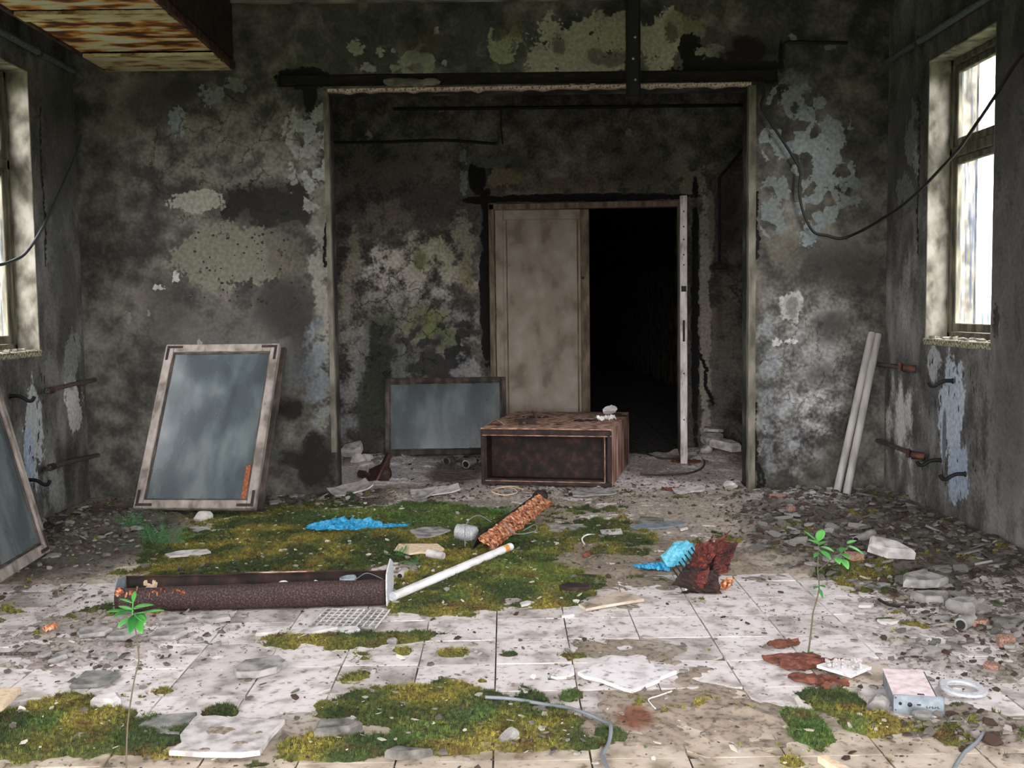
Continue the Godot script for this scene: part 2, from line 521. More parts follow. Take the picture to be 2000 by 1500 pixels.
# ------------------------------------------------------------------ painted plaster: colour of paint, mould, moss, bare patches and some painted-in dimness, with its relief
class Canvas:
	var w: int
	var h: int
	var ppm: float
	var u0: float          # left edge in wall metres
	var v1: float          # top edge in wall metres
	var c: PackedByteArray
	var z: PackedByteArray
	var n := {}

	func _init(left: float, right: float, top: float, density: float, sd: int, ramp: Array, weights: Array, streaks := false) -> void:
		ppm = density
		u0 = left
		v1 = top
		w = int((right - left) * ppm)
		h = int(top * ppm)
		var k := 1.0 / ppm
		n["big"] = layer(FastNoiseLite.TYPE_SIMPLEX_SMOOTH, 1.1 * k, sd, 4, false)
		n["mid"] = layer(FastNoiseLite.TYPE_SIMPLEX_SMOOTH, 5.0 * k, sd + 1, 5, streaks)
		n["fine"] = layer(FastNoiseLite.TYPE_SIMPLEX_SMOOTH, 28.0 * k, sd + 2, 4, false)
		var cells := FastNoiseLite.new()
		cells.noise_type = FastNoiseLite.TYPE_CELLULAR
		cells.cellular_return_type = FastNoiseLite.RETURN_CELL_VALUE
		cells.frequency = 13.0 * k
		cells.seed = sd + 3
		cells.fractal_type = FastNoiseLite.FRACTAL_NONE
		cells.domain_warp_enabled = true
		cells.domain_warp_frequency = 18.0 * k
		cells.domain_warp_amplitude = 14.0
		n["cell"] = cells.get_image(w, h, false, false, true).get_data()
		var cracks := FastNoiseLite.new()
		cracks.noise_type = FastNoiseLite.TYPE_CELLULAR
		cracks.cellular_return_type = FastNoiseLite.RETURN_DISTANCE2_SUB
		cracks.frequency = 4.5 * k
		cracks.seed = sd + 4
		cracks.fractal_type = FastNoiseLite.FRACTAL_NONE
		cracks.domain_warp_enabled = true
		cracks.domain_warp_frequency = 9.0 * k
		cracks.domain_warp_amplitude = 30.0
		n["crack"] = cracks.get_image(w, h, false, false, true).get_data()
		var lut := PackedByteArray()
		lut.resize(768)
		var g := Gradient.new()
		g.offsets = PackedFloat32Array(ramp.map(func(q): return q[0]))
		g.colors = PackedColorArray(ramp.map(func(q): return q[1]))
		for i in 256:
			var col := g.sample(i / 255.0)
			var grey := col.get_luminance()
			col = col.lerp(Color(grey, grey, grey), 0.3) * 0.84
			lut[i * 3] = int(col.r * 255)
			lut[i * 3 + 1] = int(col.g * 255)
			lut[i * 3 + 2] = int(col.b * 255)
		var wa := int(weights[0] * 256)
		var wb := int(weights[1] * 256)
		var wc := int(weights[2] * 256)
		var a: PackedByteArray = n["big"]
		var b: PackedByteArray = n["mid"]
		var d: PackedByteArray = n["fine"]
		c.resize(w * h * 3)
		z.resize(w * h)
		var o := 0
		for i in w * h:
			var t := 128 + (((a[i] - 128) * wa + (b[i] - 128) * wb + (d[i] - 128) * wc) >> 8)
			t = clampi(t, 0, 255) * 3
			c[o] = lut[t]
			c[o + 1] = lut[t + 1]
			c[o + 2] = lut[t + 2]
			o += 3
			z[i] = 124 + (d[i] >> 5)

	func layer(kind: int, freq: float, sd: int, octaves: int, streaks: bool) -> PackedByteArray:
		var s := FastNoiseLite.new()
		s.noise_type = kind
		s.frequency = freq
		s.seed = sd
		s.fractal_octaves = octaves
		if not streaks:
			return s.get_image(w, h, false, false, true).get_data()
		var im := s.get_image(w, h / 2, false, false, true)
		im.resize(w, h, Image.INTERPOLATE_BILINEAR)
		return im.get_data()

	# a patch round (u, v): colour, how far its outline wanders, softness of the edge, strength, which noise cuts it, raised or sunk
	func blob(u: float, v: float, ru: float, rv: float, col: Color, amp := 1.0, soft := 0.3, strength := 1.0, by := "mid", dz := 0) -> void:
		var cx := (u - u0) * ppm
		var cy := (v1 - v) * ppm
		var rx := ru * ppm
		var ry := rv * ppm
		var src: PackedByteArray = n[by]
		var fine: PackedByteArray = n["fine"]
		var reach := 1.0 + amp * 0.55
		if soft > 0.35:
			soft *= 1.5
		var grey := col.get_luminance()
		col = col.lerp(Color(grey, grey, grey), 0.35) * 0.92
		var ragged := 0.0025 if maxf(rx, ry) > 26.0 else 0.0075
		var cr := int(col.r * 255)
		var cg := int(col.g * 255)
		var cb := int(col.b * 255)
		for y in range(maxi(0, int(cy - ry * reach)), mini(h, int(cy + ry * reach) + 1)):
			var ey := (y - cy) / ry
			ey *= ey
			for x in range(maxi(0, int(cx - rx * reach)), mini(w, int(cx + rx * reach) + 1)):
				var ex := (x - cx) / rx
				var i := y * w + x
				var t := 1.0 - ex * ex - ey + (src[i] - 128) * amp * 0.0078 + (fine[i] - 128) * ragged
				if t <= 0.0:
					continue
				var f := minf(1.0, t / soft) * strength
				var g := f * (0.84 + fine[i] * 0.00125)
				var k := i * 3
				c[k] = int(c[k] * (1.0 - f) + cr * g)
				c[k + 1] = int(c[k + 1] * (1.0 - f) + cg * g)
				c[k + 2] = int(c[k + 2] * (1.0 - f) + cb * g)
				if dz != 0:
					z[i] = clampi(z[i] + int(dz * minf(1.0, t / soft)), 0, 255)

	# crazing inside an ellipse
	func craze(u: float, v: float, ru: float, rv: float, width: int, strength: float) -> void:
		var cx := (u - u0) * ppm
		var cy := (v1 - v) * ppm
		var src: PackedByteArray = n["crack"]
		var m: PackedByteArray = n["mid"]
		for y in range(maxi(0, int(cy - rv * ppm)), mini(h, int(cy + rv * ppm))):
			for x in range(maxi(0, int(cx - ru * ppm)), mini(w, int(cx + ru * ppm))):
				var i := y * w + x
				if src[i] < width and m[i] > 96:
					var e := pow((x - cx) / (ru * ppm), 2) + pow((y - cy) / (rv * ppm), 2)
					if e > 1.0:
						continue
					var k := i * 3
					for q in 3:
						c[k + q] = int(c[k + q] * (1.0 - strength))
					z[i] = maxi(0, z[i] - 8)

	# a crack or drip line
	func stroke(pts: Array, width: float, col: Color, strength: float, dz: int) -> void:
		for s in pts.size() - 1:
			var a := Vector2((pts[s].x - u0) * ppm, (v1 - pts[s].y) * ppm)
			var b := Vector2((pts[s + 1].x - u0) * ppm, (v1 - pts[s + 1].y) * ppm)
			var steps := int(a.distance_to(b)) + 1
			for t in steps:
				var p := a.lerp(b, float(t) / steps)
				var src: PackedByteArray = n["fine"]
				var at := clampi(int(p.y), 0, h - 1) * w + clampi(int(p.x), 0, w - 1)
				p.x += (src[at] - 128) * 0.04
				var r := width * (0.4 + src[at] * 0.006)
				for y in range(int(p.y - r), int(p.y + r) + 1):
					for x in range(int(p.x - r), int(p.x + r) + 1):
						if x < 0 or y < 0 or x >= w or y >= h or Vector2(x, y).distance_to(p) > r:
							continue
						var i := y * w + x
						var k := i * 3
						c[k] = int(c[k] * (1.0 - strength) + col.r8 * strength)
						c[k + 1] = int(c[k + 1] * (1.0 - strength) + col.g8 * strength)
						c[k + 2] = int(c[k + 2] * (1.0 - strength) + col.b8 * strength)
						z[i] = clampi(128 + dz, 0, 255)

	func relief(u: float, v: float) -> float:
		var x := clampi(int((u - u0) * ppm), 0, w - 1)
		var y := clampi(int((v1 - v) * ppm), 0, h - 1)
		return (z[y * w + x] - 128) * 0.0003

	func uv(u: float, v: float) -> Vector2:
		return Vector2((u - u0) * ppm / w, (v1 - v) * ppm / h)

	func material() -> StandardMaterial3D:
		var m := StandardMaterial3D.new()
		m.albedo_texture = ImageTexture.create_from_image(Image.create_from_data(w, h, false, Image.FORMAT_RGB8, c))
		m.roughness = 0.95
		m.heightmap_enabled = true
		m.heightmap_texture = ImageTexture.create_from_image(Image.create_from_data(w, h, false, Image.FORMAT_L8, z))
		m.heightmap_scale = 3.0
		m.cull_mode = BaseMaterial3D.CULL_DISABLED
		m.texture_repeat = false
		return m


func steps(breaks: Array, cell: float) -> Array:
	var out := []
	for i in breaks.size() - 1:
		var k := maxi(1, int(round((breaks[i + 1] - breaks[i]) / cell)))
		for j in k:
			out.append(lerpf(breaks[i], breaks[i + 1], float(j) / k))
	out.append(breaks[-1])
	return out

# the plaster face of a wall: a fine grid that follows the relief of its canvas, with rectangular holes [u0, u1, v0, v1]
func plaster_face(called: String, us: Array, vs: Array, holes: Array, cv: Canvas, place: Callable) -> MeshInstance3D:
	var p := PackedVector3Array()
	var uv := PackedVector2Array()
	var index := PackedInt32Array()
	var nu := us.size()
	for v in vs:
		for u in us:
			var r := cv.relief(u, v)
			for q in holes:
				if u > q[0] - 0.002 and u < q[1] + 0.002 and v > q[2] - 0.002 and v < q[3] + 0.002:
					r = 0.0
			p.append(place.call(u, v, r))
			uv.append(cv.uv(u, v))
	for j in vs.size() - 1:
		for i in nu - 1:
			var cu: float = (us[i] + us[i + 1]) / 2.0
			var cvv: float = (vs[j] + vs[j + 1]) / 2.0
			var open := false
			for q in holes:
				open = open or (cu > q[0] and cu < q[1] and cvv > q[2] and cvv < q[3])
			if not open:
				var a := j * nu + i
				index.append_array([a, a + nu, a + 1, a + 1, a + nu, a + nu + 1])
	var st := SurfaceTool.new()
	var arr := []
	arr.resize(Mesh.ARRAY_MAX)
	arr[Mesh.ARRAY_VERTEX] = p
	arr[Mesh.ARRAY_TEX_UV] = uv
	arr[Mesh.ARRAY_INDEX] = index
	st.create_from_arrays(arr)
	st.generate_normals()
	var o := mesh_node(called, st.commit(), cv.material())
	o.set_meta("kind", "structure")
	return o


func build_room() -> void:
	back_wall()
	alcove()
	side_wall(1)
	side_wall(-1)
	# ceiling, with a shallow cornice along the back wall
	var st := start()
	boxat(st, Vector3(X_L - 0.4, TOP, -D_ALC - 0.3), Vector3(X_R + 0.4, TOP + 0.2, 1.6), 0.0)
	struct("ceiling", st, M["dark_plaster"])
	st = start()
	boxat(st, Vector3(X_L, TOP - 0.075, -D_WALL), Vector3(X_R, TOP, -D_WALL + 0.07), 0.015)
	struct("trim_1", st, M["plaster"])
	# unseen wall behind the camera, its doorway sized for the light on the floor
	st = start()
	boxat(st, Vector3(X_L - 0.3, 0, 1.2), Vector3(-1.4, TOP, 1.5), 0.01)
	boxat(st, Vector3(1.4, 0, 1.2), Vector3(X_R + 0.3, TOP, 1.5), 0.01)
	boxat(st, Vector3(-1.4, 2.5, 1.2), Vector3(1.4, TOP, 1.5), 0.01)
	struct("wall_front", st, M["plaster"])
	# the ground outside
	st = start()
	boxat(st, Vector3(-40, -0.5, -40), Vector3(X_L - 0.3, -0.35, 40), 0.0)
	boxat(st, Vector3(X_R + 0.3, -0.5, -40), Vector3(40, -0.35, 40), 0.0)
	boxat(st, Vector3(X_L - 0.3, -0.5, 1.5), Vector3(X_R + 0.3, -0.35, 40), 0.0)
	struct("ground", st, mottled([[0.3, rgb(44, 54, 30)], [0.5, rgb(66, 76, 44)], [0.8, rgb(92, 94, 66)]], 0.02, Vector3(0.5, 0.5, 0.5), 71, 1.0, 0.6, true))


func back_wall() -> void:
	var cv := Canvas.new(-2.95, 2.70, TOP, 280.0, 100, [[0.1, rgb(46, 44, 40)], [0.32, rgb(70, 68, 60)], [0.48, rgb(95, 91, 80)], [0.64, rgb(122, 117, 104)], [0.85, rgb(152, 147, 134)]], [0.5, 0.55, 0.24])
	var k := D_WALL / F
	# [px, py, rx, ry, colour, amp, soft, strength, noise, relief] : where the patch sits on the wall
	for q in [
		# ragged darker patches along the top
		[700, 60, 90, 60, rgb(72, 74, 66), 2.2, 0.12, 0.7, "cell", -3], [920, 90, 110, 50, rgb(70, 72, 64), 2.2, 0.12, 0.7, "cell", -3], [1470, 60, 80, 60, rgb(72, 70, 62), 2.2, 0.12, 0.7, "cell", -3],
		# pale clouds upper left
		[420, 290, 170, 110, rgb(128, 123, 104), 1.3, 0.9, 0.55, "mid", 0], [560, 330, 70, 130, rgb(140, 136, 116), 1.3, 0.8, 0.5, "mid", 0], [300, 200, 60, 50, rgb(66, 60, 50), 1.0, 0.6, 0.6, "mid", 0],
		[352, 178, 34, 26, rgb(50, 46, 41), 1.0, 0.5, 0.8, "mid", 0], [540, 250, 60, 60, rgb(120, 112, 92), 1.3, 0.7, 0.5, "mid", 0],
		[347, 236, 15, 22, rgb(120, 134, 140), 0.7, 0.2, 0.9, "cell", 6], [408, 182, 24, 18, rgb(118, 128, 132), 0.9, 0.25, 0.85, "cell", 5], [460, 165, 18, 14, rgb(130, 128, 118), 0.9, 0.25, 0.7, "cell", 5],
		# where the render came off
		[540, 400, 110, 46, rgb(38, 35, 31), 0.9, 0.25, 0.95, "mid", -26], [470, 395, 40, 30, rgb(34, 31, 28), 0.8, 0.25, 0.9, "mid", -22],
		[385, 392, 62, 23, rgb(150, 147, 130), 0.45, 0.12, 0.95, "mid", 26],
		[450, 500, 120, 62, rgb(116, 113, 92), 0.55, 0.14, 0.95, "mid", 10], [560, 490, 50, 60, rgb(92, 88, 70), 0.9, 0.4, 0.8, "mid", 4], [560, 610, 70, 60, rgb(46, 43, 39), 1.0, 0.5, 0.75, "mid", -8],
		[420, 650, 130, 50, rgb(74, 73, 68), 1.3, 0.8, 0.7, "mid", 0], [330, 600, 60, 60, rgb(62, 56, 48), 1.3, 0.8, 0.6, "mid", 0],
		[343, 541, 8, 11, rgb(176, 176, 166), 0.3, 0.1, 1.0, "cell", 14], [308, 561, 13, 6, rgb(168, 168, 158), 0.3, 0.1, 1.0, "cell", 14], [250, 622, 8, 12, rgb(120, 122, 114), 0.4, 0.1, 1.0, "cell", 12], [290, 612, 3, 8, rgb(128, 122, 104), 0.3, 0.1, 1.0, "cell", 8], [389, 668, 5, 6, rgb(140, 138, 128), 0.3, 0.1, 1.0, "cell", 8],
		# flaking strip beside the alcove
		[625, 560, 22, 330, rgb(146, 142, 126), 1.1, 0.4, 0.75, "mid", 8], [600, 280, 40, 80, rgb(150, 152, 146), 1.8, 0.12, 0.9, "cell", 12], [625, 330, 24, 40, rgb(160, 162, 158), 1.6, 0.12, 0.9, "cell", 12],
		[588, 640, 44, 80, rgb(44, 43, 40), 1.1, 0.5, 0.7, "mid", -6], [618, 720, 30, 100, rgb(112, 124, 132), 1.1, 0.5, 0.75, "mid", 4], [560, 720, 60, 60, rgb(78, 86, 90), 1.2, 0.7, 0.6, "mid", 0],
		[566, 798, 32, 28, rgb(34, 25, 22), 0.6, 0.4, 0.95, "mid", -14], [563, 895, 36, 22, rgb(40, 26, 21), 0.7, 0.4, 0.9, "mid", -10], [620, 905, 50, 60, rgb(30, 26, 22), 0.8, 0.4, 0.95, "mid", -22], [530, 890, 24, 30, rgb(106, 116, 118), 1.2, 0.6, 0.6, "mid", 0],
		# header: patches of the old paint
		[692, 92, 16, 16, rgb(150, 156, 112), 0.7, 0.12, 0.95, "cell", 12], [742, 101, 9, 9, rgb(158, 160, 140), 0.4, 0.1, 1.0, "cell", 12], [768, 98, 5, 5, rgb(150, 150, 132), 0.4, 0.1, 1.0, "cell", 10], [712, 132, 18, 8, rgb(158, 160, 142), 1.0, 0.1, 0.95, "cell", 10],
		[815, 128, 32, 30, rgb(152, 156, 124), 1.9, 0.1, 0.95, "cell", 12], [822, 85, 8, 10, rgb(150, 150, 122), 0.6, 0.1, 0.95, "cell", 10], [852, 60, 7, 8, rgb(160, 160, 146), 0.3, 0.1, 1.0, "cell", 10], [868, 122, 6, 7, rgb(150, 152, 140), 0.3, 0.1, 1.0, "cell", 10],
		[820, 80, 34, 40, rgb(70, 64, 44), 1.2, 0.6, 0.6, "mid", 0], [985, 85, 26, 32, rgb(150, 160, 100), 1.2, 0.12, 0.95, "cell", 12], [1000, 60, 24, 22, rgb(104, 94, 60), 1.0, 0.4, 0.8, "mid", 4],
		[1140, 95, 105, 62, rgb(172, 168, 138), 1.1, 0.14, 0.95, "mid", 16], [1200, 60, 60, 45, rgb(170, 164, 124), 1.0, 0.2, 0.9, "mid", 12], [1075, 120, 45, 30, rgb(164, 164, 132), 1.6, 0.12, 0.95, "cell", 14], [1090, 85, 14, 24, rgb(88, 86, 70), 0.8, 0.4, 0.7, "mid", -8], [1190, 110, 40, 18, rgb(104, 100, 84), 1.3, 0.3, 0.8, "mid", -8],
		[1295, 75, 42, 62, rgb(176, 170, 138), 1.0, 0.14, 0.95, "mid", 16], [1340, 45, 42, 28, rgb(136, 130, 84), 1.0, 0.4, 0.8, "mid", 6], [1310, 68, 12, 20, rgb(96, 84, 64), 0.8, 0.3, 0.85, "mid", -10], [1440, 15, 24, 10, rgb(104, 102, 66), 1.0, 0.4, 0.8, "mid", 0],
		[1350, 98, 26, 32, rgb(18, 16, 14), 0.5, 0.15, 1.0, "mid", -34], [1368, 100, 16, 7, rgb(150, 146, 122), 1.4, 0.12, 0.95, "cell", 22], [1395, 95, 18, 8, rgb(128, 122, 104), 1.4, 0.12, 0.9, "cell", 16], [1460, 105, 60, 34, rgb(34, 18, 16), 0.7, 0.4, 0.95, "mid", -14],
		# the open slot over the lintel, ragged at both ends
		[590, 152, 52, 22, rgb(12, 11, 10), 0.5, 0.15, 1.0, "mid", -38], [604, 185, 14, 34, rgb(18, 17, 16), 0.5, 0.2, 1.0, "mid", -30], [1400, 135, 90, 22, rgb(16, 13, 12), 0.7, 0.2, 1.0, "mid", -34], [1500, 140, 36, 26, rgb(14, 13, 13), 0.6, 0.2, 1.0, "mid", -34], [1525, 120, 6, 42, rgb(14, 13, 13), 0.4, 0.3, 1.0, "mid", -24],
		# pale blue distemper flaking off, right
		[1545, 200, 34, 46, rgb(128, 138, 138), 1.0, 0.1, 1.0, "cell", 14], [1570, 265, 62, 52, rgb(134, 146, 148), 1.5, 0.1, 1.0, "cell", 14], [1595, 330, 52, 60, rgb(140, 152, 154), 1.5, 0.1, 1.0, "cell", 14], [1600, 395, 42, 42, rgb(136, 146, 146), 1.6, 0.1, 1.0, "cell", 14], [1510, 400, 26, 50, rgb(124, 134, 132), 1.7, 0.1, 0.95, "cell", 12], [1580, 450, 18, 24, rgb(130, 146, 152), 0.9, 0.1, 1.0, "cell", 14], [1660, 380, 24, 24, rgb(126, 134, 132), 1.7, 0.1, 0.95, "cell", 12], [1545, 150, 30, 20, rgb(104, 106, 98), 1.0, 0.4, 0.8, "mid", 6],
		[1552, 210, 9, 14, rgb(58, 58, 54), 0.6, 0.2, 0.9, "cell", -8], [1572, 328, 14, 26, rgb(70, 66, 60), 0.6, 0.2, 0.9, "cell", -10], [1548, 72, 8, 6, rgb(140, 136, 124), 0.3, 0.1, 1.0, "cell", 12], [1620, 92, 10, 5, rgb(120, 118, 106), 0.6, 0.1, 0.95, "cell", 10],
		# below it: clouds of bare grey render
		[1620, 520, 90, 50, rgb(60, 56, 49), 1.2, 0.7, 0.75, "mid", 0], [1530, 500, 46, 40, rgb(104, 98, 82), 1.2, 0.6, 0.6, "mid", 0],
		[1590, 720, 140, 190, rgb(122, 120, 115), 0.35, 0.9, 0.85, "mid", 0], [1580, 690, 100, 120, rgb(182, 180, 175), 1.1, 1.2, 0.7, "mid", 3], [1540, 830, 70, 100, rgb(172, 174, 178), 1.1, 1.0, 0.7, "mid", 3], [1600, 790, 44, 64, rgb(214, 210, 208), 1.1, 0.9, 0.6, "mid", 3], [1660, 900, 40, 60, rgb(104, 98, 84), 1.3, 0.7, 0.6, "mid", 0], [1620, 640, 40, 30, rgb(58, 54, 49), 1.1, 0.5, 0.7, "mid", 0],
		[1545, 600, 26, 34, rgb(186, 184, 178), 0.8, 0.3, 0.75, "mid", 4], [1546, 602, 13, 22, rgb(112, 110, 104), 0.7, 0.3, 0.85, "mid", 0], [1545, 666, 13, 5, rgb(196, 194, 190), 0.3, 0.12, 0.95, "cell", 8], [1517, 668, 10, 9, rgb(190, 188, 184), 0.4, 0.2, 0.9, "mid", 6], [1600, 735, 30, 26, rgb(70, 66, 60), 1.2, 0.5, 0.5, "mid", 0],
		[1500, 760, 22, 200, rgb(120, 130, 138), 1.4, 0.8, 0.5, "mid", 0],
	]:
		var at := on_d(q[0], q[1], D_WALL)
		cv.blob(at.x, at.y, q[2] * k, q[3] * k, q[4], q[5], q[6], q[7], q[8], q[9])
	cv.craze(-1.9, 2.3, 0.55, 0.5, 7, 0.4)
	cv.craze(2.1, 0.7, 0.35, 0.5, 8, 0.3)
	for line in [[[1476, 788], [1470, 830], [1478, 870], [1476, 905], [1484, 935], [1480, 955]], [[1478, 905], [1490, 925], [1491, 950]], [[1479, 375], [1474, 440], [1480, 470], [1476, 505]], [[642, 330], [640, 420], [646, 460], [644, 560]], [[640, 420], [634, 470], [634, 520]]]:
		cv.stroke(line.map(func(q): var a := on_d(q[0], q[1], D_WALL); return Vector2(a.x, a.y)), 2.2, rgb(12, 11, 10), 0.95, -34)
	for q in 70:           # pits in the bared render
		var a := on_d(rng.randf_range(370, 600), rng.randf_range(450, 600), D_WALL)
		cv.blob(a.x, a.y, rng.randf_range(0.003, 0.012), rng.randf_range(0.003, 0.01), rgb(32, 30, 26), 0.6, 0.3, 0.9, "fine", -20)
	var us := steps([X_L, -1.20, 1.715, X_R], 0.02)
	var vs := steps([0.0, 2.80, 2.825, 2.905, TOP], 0.02)
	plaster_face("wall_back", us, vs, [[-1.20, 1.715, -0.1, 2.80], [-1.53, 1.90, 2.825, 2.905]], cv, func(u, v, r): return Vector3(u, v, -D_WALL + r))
	# the masonry behind the plaster
	var st := start()
	boxat(st, Vector3(X_L - 0.3, 0, -D_WALL - 0.26), Vector3(-1.20, TOP, -D_WALL - 0.045), 0.0)
	boxat(st, Vector3(1.715, 0, -D_WALL - 0.26), Vector3(X_R + 0.3, TOP, -D_WALL - 0.045), 0.0)
	boxat(st, Vector3(-1.20, 2.80, -D_WALL - 0.26), Vector3(1.715, TOP, -D_WALL - 0.045), 0.0)
	struct("wall_back_masonry", st, M["dark_plaster"])
	# lintel timber lying in the slot, pale strip of render under it, corner beads down both sides
	st = start()
	boxat(st, Vector3(-1.53, 2.816, -D_WALL - 0.06), Vector3(1.90, 2.912, -D_WALL - 0.026), 0.006)
	struct("beam_lintel", st, M["lintel"])
	st = start()
	var edge := []
	for i in 60:
		edge.append(Vector2(lerpf(-1.2, 1.715, i / 59.0), 0.0))
	for i in 60:
		edge.append(Vector2(lerpf(1.715, -1.2, i / 59.0), 0.018 + 0.016 * maxf(0.0, sin(i * 0.37) * sin(i * 1.7)) + rng.randf_range(0, 0.004)))
	slab(st, edge, 0.05, Transform3D(Basis(Vector3(1, 0.004, 0), Vector3(0, 0, 1), Vector3(0, -1, 0)), Vector3(0, 2.812, -D_WALL - 0.045)), 0.002)
	struct("trim_2", st, M["pale_strip"])
	for q in [[-1.208, 0.034, 0.30], [1.722, 0.05, 0.0]]:
		st = start()
		var prof := []
		for i in 40:
			prof.append(Vector2(q[0] - q[1] / 2.0 + rng.randf_range(-0.004, 0.004) * (1 if i % 3 else 0), lerpf(q[2], 2.80, i / 39.0)))
		for i in 40:
			prof.append(Vector2(q[0] + q[1] / 2.0 + rng.randf_range(-0.002, 0.002), lerpf(2.80, q[2], i / 39.0)))
		slab(st, prof, 0.06, Transform3D(Basis(Vector3(1, 0, 0), Vector3(0, 0, 1), Vector3(0, 1, 0)), Vector3(0, 0, -D_WALL - 0.048)), 0.003)
		struct("trim_3" if q[0] < 0 else "trim_4", st, M["bead"])


func alcove() -> void:
	var cv := Canvas.new(-1.95, 2.45, TOP, 223.4, 200, [[0.1, rgb(48, 45, 41)], [0.32, rgb(76, 71, 64)], [0.5, rgb(108, 102, 91)], [0.68, rgb(138, 131, 118)], [0.88, rgb(166, 160, 148)]], [0.4, 0.55, 0.35])
	var k := D_ALC / F
	for q in [
		
		[760, 330, 90, 50, rgb(96, 84, 72), 1.3, 0.7, 0.7, "mid", 0], [830, 400, 150, 50, rgb(70, 66, 62), 1.2, 0.7, 0.7, "mid", 0], [760, 420, 60, 40, rgb(138, 120, 106), 1.2, 0.7, 0.6, "mid", 0],
		[800, 530, 125, 66, rgb(206, 195, 178), 1.2, 0.7, 0.85, "mid", 6], [745, 510, 30, 30, rgb(214, 205, 190), 1.2, 0.4, 0.8, "mid", 6], [850, 500, 50, 50, rgb(176, 172, 132), 1.1, 0.5, 0.75, "mid", 5], [690, 500, 14, 60, rgb(150, 142, 118), 0.8, 0.4, 0.8, "mid", 4], [900, 470, 30, 60, rgb(158, 152, 126), 1.0, 0.5, 0.75, "mid", 5], [910, 530, 14, 40, rgb(140, 130, 82), 1.0, 0.5, 0.6, "mid", 0],
		[760, 620, 100, 50, rgb(150, 148, 134), 1.4, 0.6, 0.6, "mid", 2], [880, 640, 60, 60, rgb(158, 154, 148), 1.4, 0.6, 0.7, "mid", 3],
		[820, 508, 14, 18, rgb(88, 100, 40), 1.0, 0.5, 0.7, "mid", 0], [830, 630, 42, 34, rgb(112, 124, 52), 1.2, 0.5, 0.8, "mid", 4], [745, 630, 40, 22, rgb(74, 86, 44), 1.3, 0.5, 0.75, "mid", 0], [870, 660, 30, 26, rgb(92, 104, 50), 1.3, 0.5, 0.7, "mid", 2],
		[745, 720, 40, 90, rgb(38, 41, 36), 1.2, 0.4, 0.85, "mid", -6], [735, 770, 34, 70, rgb(56, 72, 38), 1.2, 0.5, 0.75, "mid", 0], [850, 700, 70, 50, rgb(48, 47, 47), 1.4, 0.4, 0.8, "cell", -6], [900, 680, 30, 40, rgb(40, 41, 41), 1.6, 0.3, 0.8, "cell", -8], [790, 710, 30, 40, rgb(130, 132, 128), 1.3, 0.5, 0.6, "mid", 0], [690, 680, 30, 80, rgb(146, 144, 140), 1.2, 0.5, 0.7, "mid", 4], [910, 720, 30, 30, rgb(150, 148, 148), 1.3, 0.4, 0.8, "mid", 4], [700, 840, 40, 60, rgb(58, 58, 56), 1.2, 0.6, 0.8, "mid", 0],
		# broken edge beside the door frame
		[950, 560, 13, 200, rgb(16, 13, 11), 0.9, 0.2, 1.0, "mid", -30], [955, 390, 60, 7, rgb(14, 12, 11), 0.8, 0.2, 1.0, "mid", -26], [1150, 385, 210, 8, rgb(16, 14, 12), 0.6, 0.2, 1.0, "mid", -26],
		[932, 345, 18, 34, rgb(17, 15, 14), 0.6, 0.15, 1.0, "mid", -36], [985, 345, 36, 22, rgb(128, 112, 84), 0.8, 0.15, 0.95, "mid", 24], [965, 315, 44, 12, rgb(96, 98, 96), 1.0, 0.2, 0.9, "cell", 12], [905, 340, 7, 40, rgb(124, 130, 132), 1.1, 0.15, 0.9, "cell", 10], [1010, 320, 16, 16, rgb(80, 80, 76), 1.0, 0.3, 0.7, "mid", 4],
		[1160, 360, 190, 14, rgb(112, 96, 74), 1.1, 0.4, 0.8, "mid", 4], [1350, 352, 36, 26, rgb(138, 124, 100), 1.0, 0.3, 0.85, "mid", 10],
		[1420, 430, 34, 90, rgb(48, 44, 39), 1.1, 0.7, 0.8, "mid", 0], [1425, 500, 30, 22, rgb(112, 106, 96), 1.2, 0.6, 0.7, "mid", 0], [1404, 519, 26, 8, rgb(24, 19, 17), 0.8, 0.4, 0.9, "mid", 0], [1385, 430, 10, 80, rgb(132, 122, 104), 1.0, 0.3, 0.8, "mid", 6], [1378, 500, 16, 30, rgb(140, 130, 112), 1.0, 0.3, 0.8, "mid", 8], [1420, 620, 40, 70, rgb(112, 99, 82), 1.3, 0.8, 0.7, "mid", 0], [1440, 570, 16, 24, rgb(138, 126, 104), 1.0, 0.6, 0.6, "mid", 2], [1405, 600, 8, 90, rgb(82, 58, 40), 1.0, 0.8, 0.5, "mid", 0], [1400, 760, 40, 90, rgb(98, 91, 82), 1.2, 0.8, 0.7, "mid", 0], [680, 600, 26, 120, rgb(164, 154, 134), 1.1, 0.7, 0.75, "mid", 2], [675, 790, 24, 90, rgb(160, 162, 160), 1.2, 0.7, 0.7, "mid", 2], [1358, 640, 9, 280, rgb(18, 15, 13), 0.7, 0.2, 1.0, "mid", -20], [1376, 640, 12, 300, rgb(160, 150, 130), 0.9, 0.3, 0.8, "mid", 8],
		[720, 263, 6, 7, rgb(150, 146, 134), 0.4, 0.1, 1.0, "cell", 10], [860, 214, 5, 5, rgb(140, 134, 122), 0.4, 0.1, 1.0, "cell", 10], [1228, 258, 7, 7, rgb(140, 132, 108), 0.4, 0.1, 1.0, "cell", 10], [1250, 330, 60, 40, rgb(92, 84, 72), 1.3, 0.6, 0.6, "mid", 0],
	]:
		var at := on_d(q[0], q[1], D_ALC)
		cv.blob(at.x, at.y, q[2] * k, q[3] * k, q[4], q[5], q[6], q[7], q[8], q[9])
